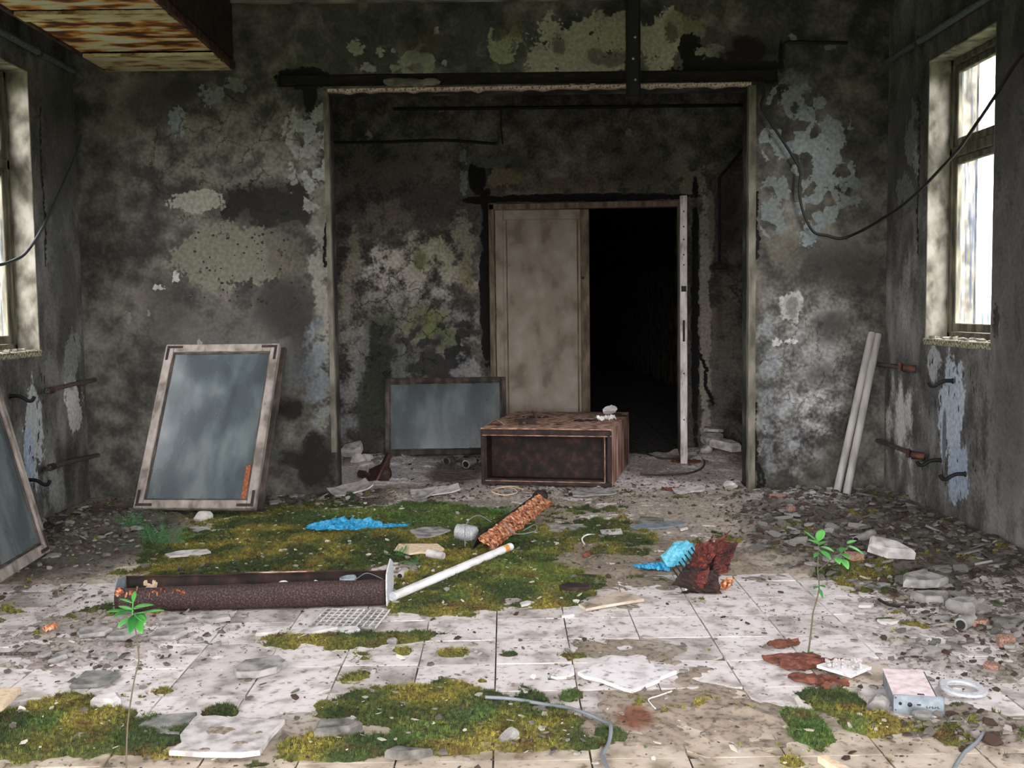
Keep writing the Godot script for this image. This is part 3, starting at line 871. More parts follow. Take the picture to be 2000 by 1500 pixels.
	cv.stroke([on_d(1366, 690, D_ALC), on_d(1378, 720, D_ALC), on_d(1376, 750, D_ALC), on_d(1392, 790, D_ALC)].map(func(q): return Vector2(q.x, q.y)), 2.0, rgb(14, 12, 11), 0.95, -30)
	cv.craze(-0.9, 1.25, 0.45, 0.6, 9, 0.5)
	var us := steps([-1.95, -0.13, 1.57, 2.45], 0.02)
	var vs := steps([0.0, 2.20, TOP], 0.02)
	plaster_face("wall_alcove", us, vs, [[-0.13, 1.57, -0.1, 2.20]], cv, func(u, v, r): return Vector3(u, v, -D_ALC + r))
	# end walls of the space behind the opening
	for s in [-1, 1]:
		var x := -1.95 if s < 0 else 2.45
		var e := start()
		boxat(e, Vector3(x, 0, -D_ALC - 0.3), Vector3(x + s * 0.3, TOP, -D_WALL - 0.2), 0.0)
		struct("wall_alcove_left" if s < 0 else "wall_alcove_right", e, M["plaster"])
	# passage behind the doors, its unseen length stretched so it stays dark
	var st := start()
	boxat(st, Vector3(-2.2, 0, -D_ALC - 0.3), Vector3(-0.13, TOP, -D_ALC - 0.04), 0.0)
	boxat(st, Vector3(1.57, 0, -D_ALC - 0.3), Vector3(2.7, TOP, -D_ALC - 0.04), 0.0)
	boxat(st, Vector3(-0.13, 2.20, -D_ALC - 0.3), Vector3(1.57, TOP, -D_ALC - 0.04), 0.0)
	boxat(st, Vector3(-2.5, -0.3, -38.3), Vector3(-2.2, 3.6, -D_ALC - 0.3), 0.0)
	boxat(st, Vector3(2.7, -0.3, -38.3), Vector3(2.95, 3.6, -D_ALC - 0.3), 0.0)
	boxat(st, Vector3(-2.5, -0.3, -38.3), Vector3(2.95, 3.6, -38.0), 0.0)
	boxat(st, Vector3(-2.5, TOP, -38.3), Vector3(2.95, TOP + 0.2, -D_ALC - 0.28), 0.0)
	struct("wall_passage", st, M["plaster"])


# windows: depth along the wall and height of the three openings on each side
const SILL := 1.06
const HEAD := 2.80

func side_wall(s: int) -> void:
	var x := X_R if s > 0 else X_L
	var cv := Canvas.new(4.6, 7.55, TOP, 240.0, 300 + s * 20, [[0.1, rgb(54, 53, 50)], [0.32, rgb(80, 79, 74)], [0.5, rgb(108, 106, 100)], [0.68, rgb(132, 130, 124)], [0.9, rgb(158, 156, 150)]], [0.45, 0.55, 0.3], true)
	var spots := []
	if s > 0:
		spots = [
			[1770, 300, 0.3, 0.4, rgb(70, 67, 61), 1.4, 0.5, 0.6, "mid", 0], [1960, 250, 0.3, 0.4, rgb(74, 72, 67), 1.4, 0.6, 0.6, "mid", 0],  # dark patches paint the upper wall dimmer
			[1782, 260, 0.10, 0.18, rgb(120, 124, 122), 1.5, 0.15, 0.8, "cell", 10], [1770, 360, 0.12, 0.15, rgb(116, 120, 118), 1.6, 0.15, 0.8, "cell", 10], [1790, 320, 0.05, 0.1, rgb(140, 144, 142), 1.0, 0.15, 0.85, "cell", 10],
			[1775, 560, 0.2, 0.25, rgb(156, 153, 144), 1.3, 0.8, 0.6, "mid", 0], [1760, 820, 0.32, 0.30, rgb(208, 206, 200), 1.2, 0.7, 0.85, "mid", 4],
			[1857, 810, 0.17, 0.36, rgb(168, 188, 204), 1.0, 0.25, 0.95, "mid", 5], [1870, 930, 0.15, 0.22, rgb(148, 172, 200), 1.0, 0.3, 0.9, "mid", 5], [1845, 860, 0.03, 0.18, rgb(84, 86, 86), 0.8, 0.4, 0.8, "mid", -4], [1830, 710, 0.14, 0.12, rgb(170, 176, 176), 1.2, 0.3, 0.85, "mid", 5],
			[1930, 900, 0.2, 0.5, rgb(126, 123, 118), 1.3, 0.8, 0.6, "mid", 0], [1790, 985, 0.25, 0.12, rgb(180, 175, 166), 1.3, 0.8, 0.6, "mid", 0], [1945, 625, 0.04, 0.09, rgb(26, 23, 21), 0.7, 0.3, 0.95, "mid", -20], [1951, 632, 0.012, 0.02, rgb(170, 168, 160), 0.4, 0.2, 1.0, "cell", 10], [1975, 800, 0.25, 0.5, rgb(70, 69, 66), 1.2, 0.8, 0.6, "mid", 0], [2000, 520, 0.4, 0.6, rgb(74, 72, 68), 1.4, 0.6, 0.6, "mid", 0],  # the broad dark patches paint dimness into the near end of the wall
		]
	else:
		spots = [
			[120, 280, 0.3, 0.5, rgb(68, 68, 63), 1.4, 0.5, 0.6, "mid", 0], [130, 580, 0.16, 0.4, rgb(66, 66, 61), 1.4, 0.5, 0.6, "mid", 0], [110, 480, 0.12, 0.25, rgb(82, 92, 86), 1.5, 0.3, 0.7, "cell", 4],  # first two patches paint the wall beside the window dimmer
			[145, 790, 0.16, 0.2, rgb(204, 206, 198), 1.0, 0.3, 0.9, "mid", 5], [66, 840, 0.13, 0.3, rgb(176, 190, 184), 1.2, 0.25, 0.9, "mid", 5], [55, 900, 0.07, 0.2, rgb(150, 178, 208), 1.0, 0.3, 0.9, "mid", 5], [140, 690, 0.14, 0.2, rgb(128, 132, 126), 1.2, 0.25, 0.8, "mid", 8], [100, 720, 0.12, 0.2, rgb(116, 116, 108), 1.2, 0.5, 0.7, "mid", 0], [110, 950, 0.25, 0.2, rgb(150, 154, 150), 1.3, 0.7, 0.7, "mid", 0],
		]
	for q in spots:
		var at := on_x(q[0], q[1], x)
		cv.blob(-at.z, at.y, q[2], q[3], q[4], q[5], q[6], q[7], q[8], q[9])
	var mid: float = 6.3
	for q in 60:           # blistered paint
		var b := Vector2(mid + rng.randf_range(-0.3, 0.55), rng.randf_range(0.15, 0.95))
		cv.blob(b.x, b.y, rng.randf_range(0.004, 0.01), rng.randf_range(0.01, 0.035), rgb(34, 36, 36), 0.8, 0.2, 0.9, "fine", -14)
	cv.stroke([Vector2(6.95, 2.6), Vector2(6.93, 2.2), Vector2(6.96, 1.9), Vector2(6.93, 1.6)], 1.6, rgb(18, 17, 15), 0.9, -24)
	var opens := [[5.87, 6.80], [3.15, 4.08], [0.45, 1.38]]
	plaster_face("wall_right" if s > 0 else "wall_left", steps([4.6, 5.87, 6.80, D_WALL], 0.02), steps([0.0, SILL, HEAD, TOP], 0.02), [[5.87, 6.80, SILL, HEAD]], cv, func(u, v, r): return Vector3(x - s * r, v, -u))
	# masonry, and the part of the wall nearer than the frame
	var st := start()
	var xi := x + s * 0.045
	var xo := x + s * 0.32
	var z0 := -1.2
	for q in [[0.45, 1.38], [3.15, 4.08], [5.87, 6.80], [D_WALL + 0.3, 0.0]]:
		boxat(st, Vector3(xi, -0.3, -z0), Vector3(xo, TOP, -q[0]), 0.0)
		z0 = q[1]
		if q[1] > 0.0:
			boxat(st, Vector3(xi, -0.3, -q[0]), Vector3(xo, SILL - 0.01, -q[1]), 0.0)
			boxat(st, Vector3(xi, HEAD + 0.01, -q[0]), Vector3(xo, TOP, -q[1]), 0.0)
	struct("wall_right_masonry" if s > 0 else "wall_left_masonry", st, M["dark_plaster"])
	st = start()
	z0 = -1.2
	for q in [[0.45, 1.38], [3.15, 4.08], [4.6, 0.0]]:
		boxat(st, Vector3(x, 0, -z0), Vector3(xi, TOP, -q[0]), 0.0)
		z0 = q[1]
		if q[1] > 0.0:
			boxat(st, Vector3(x, 0, -q[0]), Vector3(xi, SILL, -q[1]), 0.0)
			boxat(st, Vector3(x, HEAD, -q[0]), Vector3(xi, TOP, -q[1]), 0.0)
	struct("wall_right_near" if s > 0 else "wall_left_near", st, M["plaster"])
	for i in 3:
		window(s, x, opens[i][0], opens[i][1], i == 0)


func window(s: int, x: float, d0: float, d1: float, near: bool) -> void:
	var root := Node3D.new()
	root.name = numbered("window_%d" % ((1 if s > 0 else 4) + (0 if near else (1 if d0 > 2.0 else 2))))
	add_child(root)
	root.set_meta("kind", "structure")
	root.position = Vector3(x, SILL, -(d0 + d1) / 2.0)
	var w := (d1 - d0) / 2.0
	var h := HEAD - SILL
	# reveal lining (far jamb, near jamb, head) and the sill
	var st := start()
	for q in [-1, 1]:
		boxat(st, Vector3(0, 0, q * w), Vector3(s * 0.30, h, q * (w - 0.012)), 0.004)
	boxat(st, Vector3(0, h, -w), Vector3(s * 0.30, h - 0.012, w), 0.004)
	obj("reveal", st, M["reveal"], root)
	st = start()
	boxat(st, Vector3(-s * 0.012, -0.03, -w), Vector3(s * 0.30, 0.012, w), 0.006)
	obj("sill", st, M["sill"], root)
	# outer frame with a transom, two sashes, two panes
	var fx := s * 0.135
	var ft := s * 0.06
	var tr := 1.16        # transom height above the sill
	st = start()
	for q in [-1, 1]:
		boxat(st, Vector3(fx, 0.012, q * (w - 0.012)), Vector3(fx + ft, h - 0.012, q * (w - 0.05)), 0.004)
	boxat(st, Vector3(fx, 0.012, -w + 0.012), Vector3(fx + ft, 0.05, w - 0.012), 0.004)
	boxat(st, Vector3(fx, h - 0.05, -w + 0.012), Vector3(fx + ft, h - 0.012, w - 0.012), 0.004)
	boxat(st, Vector3(fx, tr - 0.03, -w + 0.012), Vector3(fx + ft, tr + 0.03, w - 0.012), 0.004)
	obj("window_frame", st, M["wood_window"], root)
	for q in [[0.05, tr - 0.03], [tr + 0.03, h - 0.05]]:
		st = start()
		var a := w - 0.052
		var t := 0.045
		var b0 := s * 0.148
		var b1 := s * 0.185
		for e in [-1, 1]:
			boxat(st, Vector3(b0, q[0] + 0.003, e * a), Vector3(b1, q[1] - 0.003, e * (a - t)), 0.005)
		boxat(st, Vector3(b0, q[0] + 0.003, -a + t), Vector3(b1, q[0] + t + 0.01, a - t), 0.005)
		boxat(st, Vector3(b0, q[1] - t, -a + t), Vector3(b1, q[1] - 0.003, a - t), 0.005)
		var sash := obj("sash", st, M["wood_window"], root)
		st = start()
		boxat(st, Vector3(s * 0.166, q[0] + 0.03, -a + 0.03), Vector3(s * 0.169, q[1] - 0.03, a - 0.03), 0.0)
		obj("pane", st, M["window_glass"], sash)
	if near:
		# crumbled plaster and moss on the sill
		st = start()
		for k in 26:
			var r := rng.randf_range(0.008, 0.03)
			var t := Transform3D(Basis.from_euler(Vector3(rng.randf_range(-0.2, 0.2), rng.randf() * TAU, rng.randf_range(-0.2, 0.2))) * Basis().scaled(Vector3(r, 1, r)), Vector3(s * rng.randf_range(0.0, 0.11), 0.012, rng.randf_range(-w + 0.05, w - 0.05)))
			slab(st, shard(6), rng.randf_range(0.006, 0.016), t, 0.001)
		var crumbs := obj("plaster_crumbs", st, M["reveal"], root)
		crumbs.set_meta("kind", "stuff")


# ------------------------------------------------------------------ the floor: heights of dirt and moss on a 2 cm raster
const CELL := 0.02
const FX := -3.0
const FD := 2.6
const NX := 296
const ND := 346
var dirt := PackedFloat32Array()
var moss := PackedFloat32Array()
var chips := PackedFloat32Array()
var tone := PackedColorArray()
var lush := PackedFloat32Array()

func fblob(field: PackedFloat32Array, px: float, py: float, rx: float, ry: float, k: float) -> void:
	var c := ground(px, py)
	var d := -c.z
	var r := rx * d / F
	var back := -ground(px, py - ry).z - d
	var front := d + ground(px, py + ry).z
	for j in range(maxi(0, int((d - front * 1.1 - FD) / CELL)), mini(ND, int((d + back * 1.1 - FD) / CELL) + 1)):
		for i in range(maxi(0, int((c.x - r * 1.1 - FX) / CELL)), mini(NX, int((c.x + r * 1.1 - FX) / CELL) + 1)):
			var ex := (FX + i * CELL - c.x) / r
			var ed := FD + j * CELL - d
			ed /= back if ed > 0.0 else front
			var t := 1.0 - ex * ex - ed * ed
			if t > 0.0:
				field[j * NX + i] += k * minf(1.0, t * 1.6)

func cblob(px: float, py: float, rx: float, ry: float, col: Color, k: float) -> void:
	var c := ground(px, py)
	var d := -c.z
	var r := rx * d / F
	var back := -ground(px, py - ry).z - d
	var front := d + ground(px, py + ry).z
	for j in range(maxi(0, int((d - front - FD) / CELL)), mini(ND, int((d + back - FD) / CELL) + 1)):
		for i in range(maxi(0, int((c.x - r - FX) / CELL)), mini(NX, int((c.x + r - FX) / CELL) + 1)):
			var ex := (FX + i * CELL - c.x) / r
			var ed := FD + j * CELL - d
			ed /= back if ed > 0.0 else front
			var t := 1.0 - ex * ex - ed * ed
			if t > 0.0:
				var at := j * NX + i
				tone[at] = tone[at].lerp(col, k * minf(1.0, t * 2.0))

func make_fields() -> void:
	for f in [dirt, moss, chips]:
		f.resize(NX * ND)
	dirt.resize(NX * ND)
	moss.resize(NX * ND)
	chips.resize(NX * ND)
	tone.resize(NX * ND)
	lush.resize(NX * ND)
	var n1 := noise(FastNoiseLite.TYPE_SIMPLEX_SMOOTH, 1.6, 401, 4)
	var n2 := noise(FastNoiseLite.TYPE_SIMPLEX_SMOOTH, 2.6, 402, 5)
	var n3 := noise(FastNoiseLite.TYPE_SIMPLEX_SMOOTH, 3.2, 403, 4)
	var n4 := noise(FastNoiseLite.TYPE_SIMPLEX_SMOOTH, 8.0, 404, 3)
	for j in ND:
		for i in NX:
			var x := FX + i * CELL
			var d := FD + j * CELL
			var at := j * NX + i
			var a := n1.get_noise_2d(x, d)
			var b := n2.get_noise_2d(x, d)
			var e := n4.get_noise_2d(x, d)
			dirt[at] = a * 0.7 + b * 0.6 + e * 0.75 + (0.35 if d > 5.1 else -0.42)
			moss[at] = -0.62 + b * 0.8 + a * 0.3 + e * 0.7
			chips[at] = 0.04
			tone[at] = rgb(128, 116, 103).lerp(rgb(172, 161, 148), clampf(0.5 + n3.get_noise_2d(x, d) * 1.1, 0, 1))
	# bare tiles, and dirt lying over them [px, py, rx, ry, k]
	for q in [[1030, 1222, 230, 40, -0.9], [1170, 1212, 80, 26, -0.9], [1480, 1200, 190, 50, -1.0], [1560, 1270, 130, 70, -0.8], [1010, 1290, 180, 34, -0.7], [500, 1330, 300, 50, -0.5], [700, 1290, 220, 40, -0.5], [1230, 1318, 110, 40, -0.4], [1000, 1490, 900, 30, -1.2], [1750, 1460, 260, 40, -0.8], [1330, 1210, 100, 30, -0.5], [640, 1215, 140, 30, -0.5],
			[1230, 1270, 130, 26, 0.7], [1330, 1400, 220, 80, 0.75], [1500, 1420, 160, 60, 0.5], [1080, 1420, 120, 40, 0.3], [560, 1420, 140, 40, 0.4], [200, 1250, 260, 90, 0.55], [1850, 1250, 240, 110, 0.6], [1850, 1420, 200, 50, 0.6], [1700, 1060, 300, 110, 0.9], [150, 1060, 220, 80, 0.9], [1250, 1110, 300, 60, 0.4], [960, 1256, 60, 16, 0.5], [1120, 1258, 60, 18, 0.45], [200, 1440, 220, 60, 0.5], [1390, 888, 80, 20, 1.6], [740, 890, 90, 24, 1.2], [1560, 980, 120, 22, 0.8]]:
		fblob(dirt, q[0], q[1], q[2], q[3], q[4])
	# moss
	for q in [[430, 1090, 190, 70, 1.15], [620, 1075, 230, 80, 1.3], [820, 1040, 240, 60, 1.25], [960, 1090, 160, 80, 1.05], [620, 1010, 320, 30, 0.75], [950, 1150, 230, 60, 1.0], [850, 1170, 120, 36, 0.8], [1160, 1060, 150, 50, 0.62], [1150, 1010, 120, 24, 0.5], [1090, 1150, 110, 40, 0.62], [1400, 1060, 60, 26, 0.45], [1700, 1135, 110, 30, 0.95], [1560, 1055, 60, 22, 0.6],
			[640, 1253, 170, 24, 1.1], [800, 1246, 60, 14, 0.9], [890, 1277, 44, 10, 1.0], [990, 1278, 34, 9, 0.8], [700, 1283, 46, 13, 0.95], [775, 1277, 36, 11, 0.8], [690, 1330, 36, 12, 0.9], [720, 1318, 28, 10, 0.6], [430, 1393, 44, 16, 1.0],
			[800, 1380, 210, 50, 1.1], [960, 1360, 130, 40, 0.9], [920, 1430, 190, 60, 1.15], [640, 1460, 130, 40, 1.0], [760, 1440, 160, 50, 0.7], [1060, 1400, 90, 50, 0.7], [1090, 1450, 70, 36, 0.65], [160, 1440, 220, 60, 1.15], [90, 1400, 120, 50, 1.0], [330, 1460, 120, 36, 0.9], [1120, 1362, 34, 14, 0.9], [1180, 1450, 60, 30, 0.5], [1450, 1380, 60, 30, 0.35],
			[1630, 1370, 80, 34, 1.0], [1575, 1425, 50, 46, 1.15], [1690, 1412, 70, 30, 1.0], [1780, 1420, 60, 22, 0.9], [1860, 1440, 50, 24, 0.8], [240, 1180, 100, 20, 0.6], [1400, 1455, 80, 24, 0.5],
			[500, 1290, 330, 40, -0.6], [960, 1345, 60, 16, -0.8], [1300, 1330, 200, 40, -0.6], [1200, 1215, 300, 34, -0.8], [1000, 1490, 500, 22, -0.8], [1250, 920, 900, 50, -0.9], [820, 1075, 56, 12, -0.9], [560, 1440, 50, 20, -0.4], [430, 1450, 90, 30, -0.9], [720, 1430, 60, 14, -0.9]]:
		fblob(moss, q[0], q[1], q[2], q[3], q[4])
	for q in [[1575, 1425, 60, 50, 1.0], [1660, 1420, 30, 26, 0.7], [1060, 1120, 130, 50, 0.4], [1120, 1362, 36, 16, 0.9], [820, 1015, 260, 30, 0.6], [960, 1040, 120, 40, 0.5], [920, 1400, 60, 26, 0.5], [820, 1440, 80, 20, 0.7], [90, 1420, 40, 30, 0.8], [890, 1168, 40, 14, 0.8]]:
		fblob(lush, q[0], q[1], q[2], q[3], q[4])
	# where broken bits lie
	for q in [[1750, 1060, 330, 130, 1.4], [1880, 1180, 200, 90, 1.2], [1900, 1290, 180, 80, 0.6], [1860, 1430, 190, 44, 0.9], [150, 1050, 210, 80, 0.9], [60, 1170, 200, 50, 0.3], [230, 1250, 260, 70, 0.4], [600, 975, 200, 26, 0.9], [740, 885, 90, 26, 1.2], [900, 900, 60, 20, 0.9], [1390, 875, 90, 30, 1.3], [1250, 960, 300, 30, 0.4], [900, 965, 300, 20, 0.5], [1600, 975, 160, 20, 1.0], [1150, 1090, 200, 40, 0.3], [600, 1110, 300, 60, 0.2], [1060, 1450, 140, 40, 0.35], [1650, 1330, 100, 30, 0.4], [1100, 1260, 110, 20, 0.4], [560, 1240, 110, 14, 0.5]]:
		fblob(chips, q[0], q[1], q[2], q[3], q[4])
	# colour of the loose dirt: white plaster dust, brown earth, grey grit
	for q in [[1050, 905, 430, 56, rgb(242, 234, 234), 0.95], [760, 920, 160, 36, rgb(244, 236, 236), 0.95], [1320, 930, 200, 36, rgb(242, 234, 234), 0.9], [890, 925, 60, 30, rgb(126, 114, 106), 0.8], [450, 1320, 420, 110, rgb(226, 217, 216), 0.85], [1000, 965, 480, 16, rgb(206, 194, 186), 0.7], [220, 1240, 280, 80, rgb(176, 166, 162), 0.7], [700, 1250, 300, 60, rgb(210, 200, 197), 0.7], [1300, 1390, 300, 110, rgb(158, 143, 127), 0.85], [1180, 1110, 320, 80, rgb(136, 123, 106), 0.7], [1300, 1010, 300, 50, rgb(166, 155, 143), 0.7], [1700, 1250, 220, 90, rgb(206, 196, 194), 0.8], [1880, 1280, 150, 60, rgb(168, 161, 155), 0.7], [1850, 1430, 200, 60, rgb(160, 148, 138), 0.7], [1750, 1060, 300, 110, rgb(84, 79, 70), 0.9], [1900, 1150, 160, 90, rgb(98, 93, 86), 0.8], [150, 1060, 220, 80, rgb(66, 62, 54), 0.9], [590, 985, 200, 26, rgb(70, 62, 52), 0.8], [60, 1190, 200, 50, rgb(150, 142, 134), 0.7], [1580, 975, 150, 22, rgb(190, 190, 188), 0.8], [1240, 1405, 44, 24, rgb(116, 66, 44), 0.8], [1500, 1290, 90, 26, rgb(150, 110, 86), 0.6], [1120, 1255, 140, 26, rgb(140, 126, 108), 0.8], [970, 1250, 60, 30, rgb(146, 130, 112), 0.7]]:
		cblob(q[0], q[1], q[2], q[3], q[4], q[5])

func at_field(f: PackedFloat32Array, x: float, d: float) -> float:
	var u := clampf((x - FX) / CELL, 0, NX - 1.001)
	var v := clampf((d - FD) / CELL, 0, ND - 1.001)
	var i := int(u)
	var j := int(v)
	u -= i
	v -= j
	var k := j * NX + i
	return lerpf(lerpf(f[k], f[k + 1], u), lerpf(f[k + NX], f[k + NX + 1], u), v)

func dirt_h(v: float) -> float:
	return clampf(v * 0.016, -0.02, 0.012) + maxf(0.0, v - 0.75) * 0.03

func moss_h(v: float) -> float:
	return clampf(v * 0.04, -0.02, 0.011) + maxf(0.0, v - 0.33) * 0.006

# height of what one would step on
func floor_h(x: float, d: float) -> float:
	var h := maxf(0.0, dirt_h(at_field(dirt, x, d)))
	var m := at_field(moss, x, d)
	return h + maxf(0.0, moss_h(m)) if m > 0.0 else h

func put(px: float, py: float) -> Vector3:
	var p := ground(px, py)
	p.y = floor_h(p.x, -p.z)
	return p

func field_mesh(height: Callable, colour: Callable, keep: Callable) -> ArrayMesh:
	var p := PackedVector3Array()
	var c := PackedColorArray()
	var index := PackedInt32Array()
	for j in ND:
		for i in NX:
			var k := j * NX + i
			p.append(Vector3(FX + i * CELL, height.call(k, i, j), -(FD + j * CELL)))
			c.append(colour.call(k, i, j))
	for j in ND - 1:
		for i in NX - 1:
			var k := j * NX + i
			if keep.call(k):
				index.append_array([k, k + NX, k + 1, k + 1, k + NX, k + NX + 1])
	# only the used vertices
	var map := PackedInt32Array()
	map.resize(NX * ND)
	map.fill(-1)
	var p2 := PackedVector3Array()
	var c2 := PackedColorArray()
	for q in index.size():
		var k := index[q]
		if map[k] < 0:
			map[k] = p2.size()
			p2.append(p[k])
			c2.append(c[k])
		index[q] = map[k]
	var st := SurfaceTool.new()
	var arr := []
	arr.resize(Mesh.ARRAY_MAX)
	arr[Mesh.ARRAY_VERTEX] = p2
	arr[Mesh.ARRAY_COLOR] = c2
	arr[Mesh.ARRAY_INDEX] = index
	st.create_from_arrays(arr)
	st.generate_normals()
	return st.commit()


# raster cells that lie inside the walls
func inside(k: int) -> bool:
	var x := FX + (k % NX) * CELL
	var d := FD + (k / NX) * CELL
	if d < D_WALL - CELL:
		return x > X_L - 0.001 and x < X_R - CELL + 0.001
	if d < D_WALL + 0.26:
		return x > -1.2 and x < 1.715 - CELL
	return x > -1.95 and x < 2.45 - CELL and d < D_ALC - CELL


func build_floor() -> void:
	# the screed, with the tiles on it as parts
	var st := start()
	boxat(st, Vector3(X_L - 0.3, -0.2, -9.6), Vector3(X_R + 0.9, -0.016, 1.5), 0.0)
	boxat(st, Vector3(-2.5, -0.2, -38.3), Vector3(2.95, -0.018, -9.6), 0.0)
	var base := struct("floor", st, M["concrete_dark"])
	var step := 0.2815
	var shapes := []
	for k in 5:
		st = start()
		var o := []
		var half := step / 2.0 - 0.0026
		for q in [Vector2(-half, -half), Vector2(half, -half), Vector2(half, half), Vector2(-half, half)]:
			if k > 1 and rng.randf() < 0.4:       # a chipped corner
				var c := rng.randf_range(0.015, 0.05)
				var e: Vector2 = q.sign()
				var one: Vector2 = q - Vector2(e.x * c, 0)
				var two: Vector2 = q - Vector2(0, e.y * c * rng.randf_range(0.6, 1.4))
				if e.x * e.y > 0.0:
					o.append_array([two, one])
				else:
					o.append_array([one, two])
			else:
				o.append(q)
		slab(st, o, 0.015, Transform3D(), 0.0012)
		st.generate_normals()
		shapes.append(st.commit())
	var rest := start()
	var count := 0
	var under := start()
	for j in 25:
		for i in 21:
			var x := -0.05 + step * (i - 10) + step / 2.0
			var d := 2.66 + step * j - 0.078
			if d > D_WALL + 0.1:
				continue
			if x < X_L + 0.1 or x > X_R - 0.1:
				continue
			var least := 9.0
			for q in [[-0.1, -0.1], [0.1, -0.1], [0.1, 0.1], [-0.1, 0.1], [0, 0]]:
				least = minf(least, dirt_h(at_field(dirt, x + q[0], d + q[1])))
			var y := -0.015 + rng.randf_range(-0.0012, 0.0012)
			var lean := Vector3(rng.randf_range(-0.006, 0.006), 0, rng.randf_range(-0.006, 0.006))
			if least > 0.006 or count >= 296:
				box(under, Vector3(step - 0.004, 0.014, step - 0.004), Transform3D(Basis(), Vector3(x, -0.008, -d)), 0.0)
				continue
			count += 1
			var kind := "tile"
			var roll := rng.randf()
			if d < 3.25:
				kind = "tile_cream"
			elif roll < 0.22:
				kind = "tile_grey"
			elif roll < 0.26:
				kind = "tile_cream"
			var pick := 0 if rng.randf() < 0.6 else rng.randi() % 5
			var t := mesh_node("tile", shapes[pick], M[kind], base)
			t.position = Vector3(x, y, -d)
			t.rotation = lean
	under.generate_normals()
	var u := mesh_node("buried_tiles", under.commit(), M["tile_grey"], base)
	u.set_meta("kind", "stuff")
	# loose dirt over it
	var nf := noise(FastNoiseLite.TYPE_SIMPLEX_SMOOTH, 14.0, 411, 3)
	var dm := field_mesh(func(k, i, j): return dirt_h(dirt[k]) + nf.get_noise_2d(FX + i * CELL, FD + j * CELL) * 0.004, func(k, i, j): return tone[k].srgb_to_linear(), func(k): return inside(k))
	var dn := mesh_node("dirt", dm, M["dirt"])
	tag(dn, "dusty dirt and plaster powder lying over the floor tiles", "dirt", "", "stuff")
	# moss carpet
	var nm := noise(FastNoiseLite.TYPE_SIMPLEX_SMOOTH, 16.0, 412, 4)
	var nc := noise(FastNoiseLite.TYPE_SIMPLEX_SMOOTH, 2.2, 413, 4)
	var green := func(x: float, d: float) -> Color:
		var t := clampf(0.5 + nc.get_noise_2d(x, d) * 1.6 + (0.0 if d < 5.2 else -0.12 * (d - 5.2)), 0.0, 1.0)
		var c := rgb(58, 74, 36).lerp(rgb(132, 122, 54), t)
		c = c.lerp(rgb(80, 110, 52), clampf(at_field(lush, x, d), 0, 0.6))
		return c.lerp(rgb(96, 70, 40), clampf(nm.get_noise_2d(x * 0.4, d * 0.4) * 1.6 - 0.25, 0, 0.6))
	var mm := field_mesh(func(k, i, j): return maxf(0.0, dirt_h(dirt[k])) + moss_h(moss[k]) + nm.get_noise_2d(FX + i * CELL, FD + j * CELL) * 0.008 * clampf(moss[k] * 3.0, 0, 1),
		func(k, i, j): return green.call(FX + i * CELL, FD + j * CELL).srgb_to_linear(),
		func(k): return inside(k) and maxf(maxf(moss[k], moss[k + 1]), maxf(moss[k + NX], moss[k + NX + 1])) > -0.12)
	var mn := mesh_node("moss", mm, M["moss"])
	tag(mn, "olive green moss carpet growing across the broken floor", "moss", "", "stuff")
	# and its little shoots
	var blade := start()
	for k in 7:
		var a := TAU * k / 7.0 + rng.randf_range(-0.3, 0.3)
		var out := Vector3(cos(a), 0, sin(a))
		var side := Vector3(-sin(a), 0, cos(a)) * 0.16
		var tip := out * rng.randf_range(0.5, 1.0) + Vector3.UP * rng.randf_range(0.5, 1.0)
		tri(blade, out * 0.1 - side, tip, out * 0.1 + side)
	blade.generate_normals()
	var spots := []
	var cols := []
	while spots.size() < 52000:
		var x := rng.randf_range(X_L, X_R)
		var d := 2.7 + 5.0 * pow(rng.randf(), 1.3)
		var m := at_field(moss, x, d)
		if m < rng.randf_range(-0.3, 0.15) or (m < 0.0 and rng.randf() < 0.55):
			continue
		var s := rng.randf_range(0.006, 0.014) * (1.0 if d < 5.0 else 1.25)
		var y := maxf(0.0, dirt_h(at_field(dirt, x, d))) + maxf(moss_h(m), 0.0) + nm.get_noise_2d(x, d) * 0.008 * clampf(m * 3.0, 0, 1) - 0.002
		spots.append(Transform3D(Basis(Vector3.UP, rng.randf() * TAU).scaled(Vector3(s, s * rng.randf_range(0.7, 1.5), s)), Vector3(x, y, -d)))
		cols.append((green.call(x, d) * rng.randf_range(0.75, 1.35)).srgb_to_linear())
	scatter("moss_shoots", "short green moss shoots bristling over the moss carpet", "moss", blade.commit(), M["tint"], spots, cols)

func scatter(called: String, label: String, category: String, mesh: Mesh, m: Material, spots: Array, cols: Array) -> void:
	var mmesh := MultiMesh.new()
	mmesh.transform_format = MultiMesh.TRANSFORM_3D
	mmesh.use_colors = true
	mmesh.mesh = mesh
	mmesh.instance_count = spots.size()
	for i in spots.size():
		mmesh.set_instance_transform(i, spots[i])
		mmesh.set_instance_color(i, cols[i])
	var o := MultiMeshInstance3D.new()
	o.name = numbered(called)
	o.multimesh = mmesh
	o.material_override = m
	add_child(o)
	tag(o, label, category, "", "stuff")


# ------------------------------------------------------------------ what is fixed to the room
func build_fixtures() -> void:
	doors()
	duct()
	pipes()

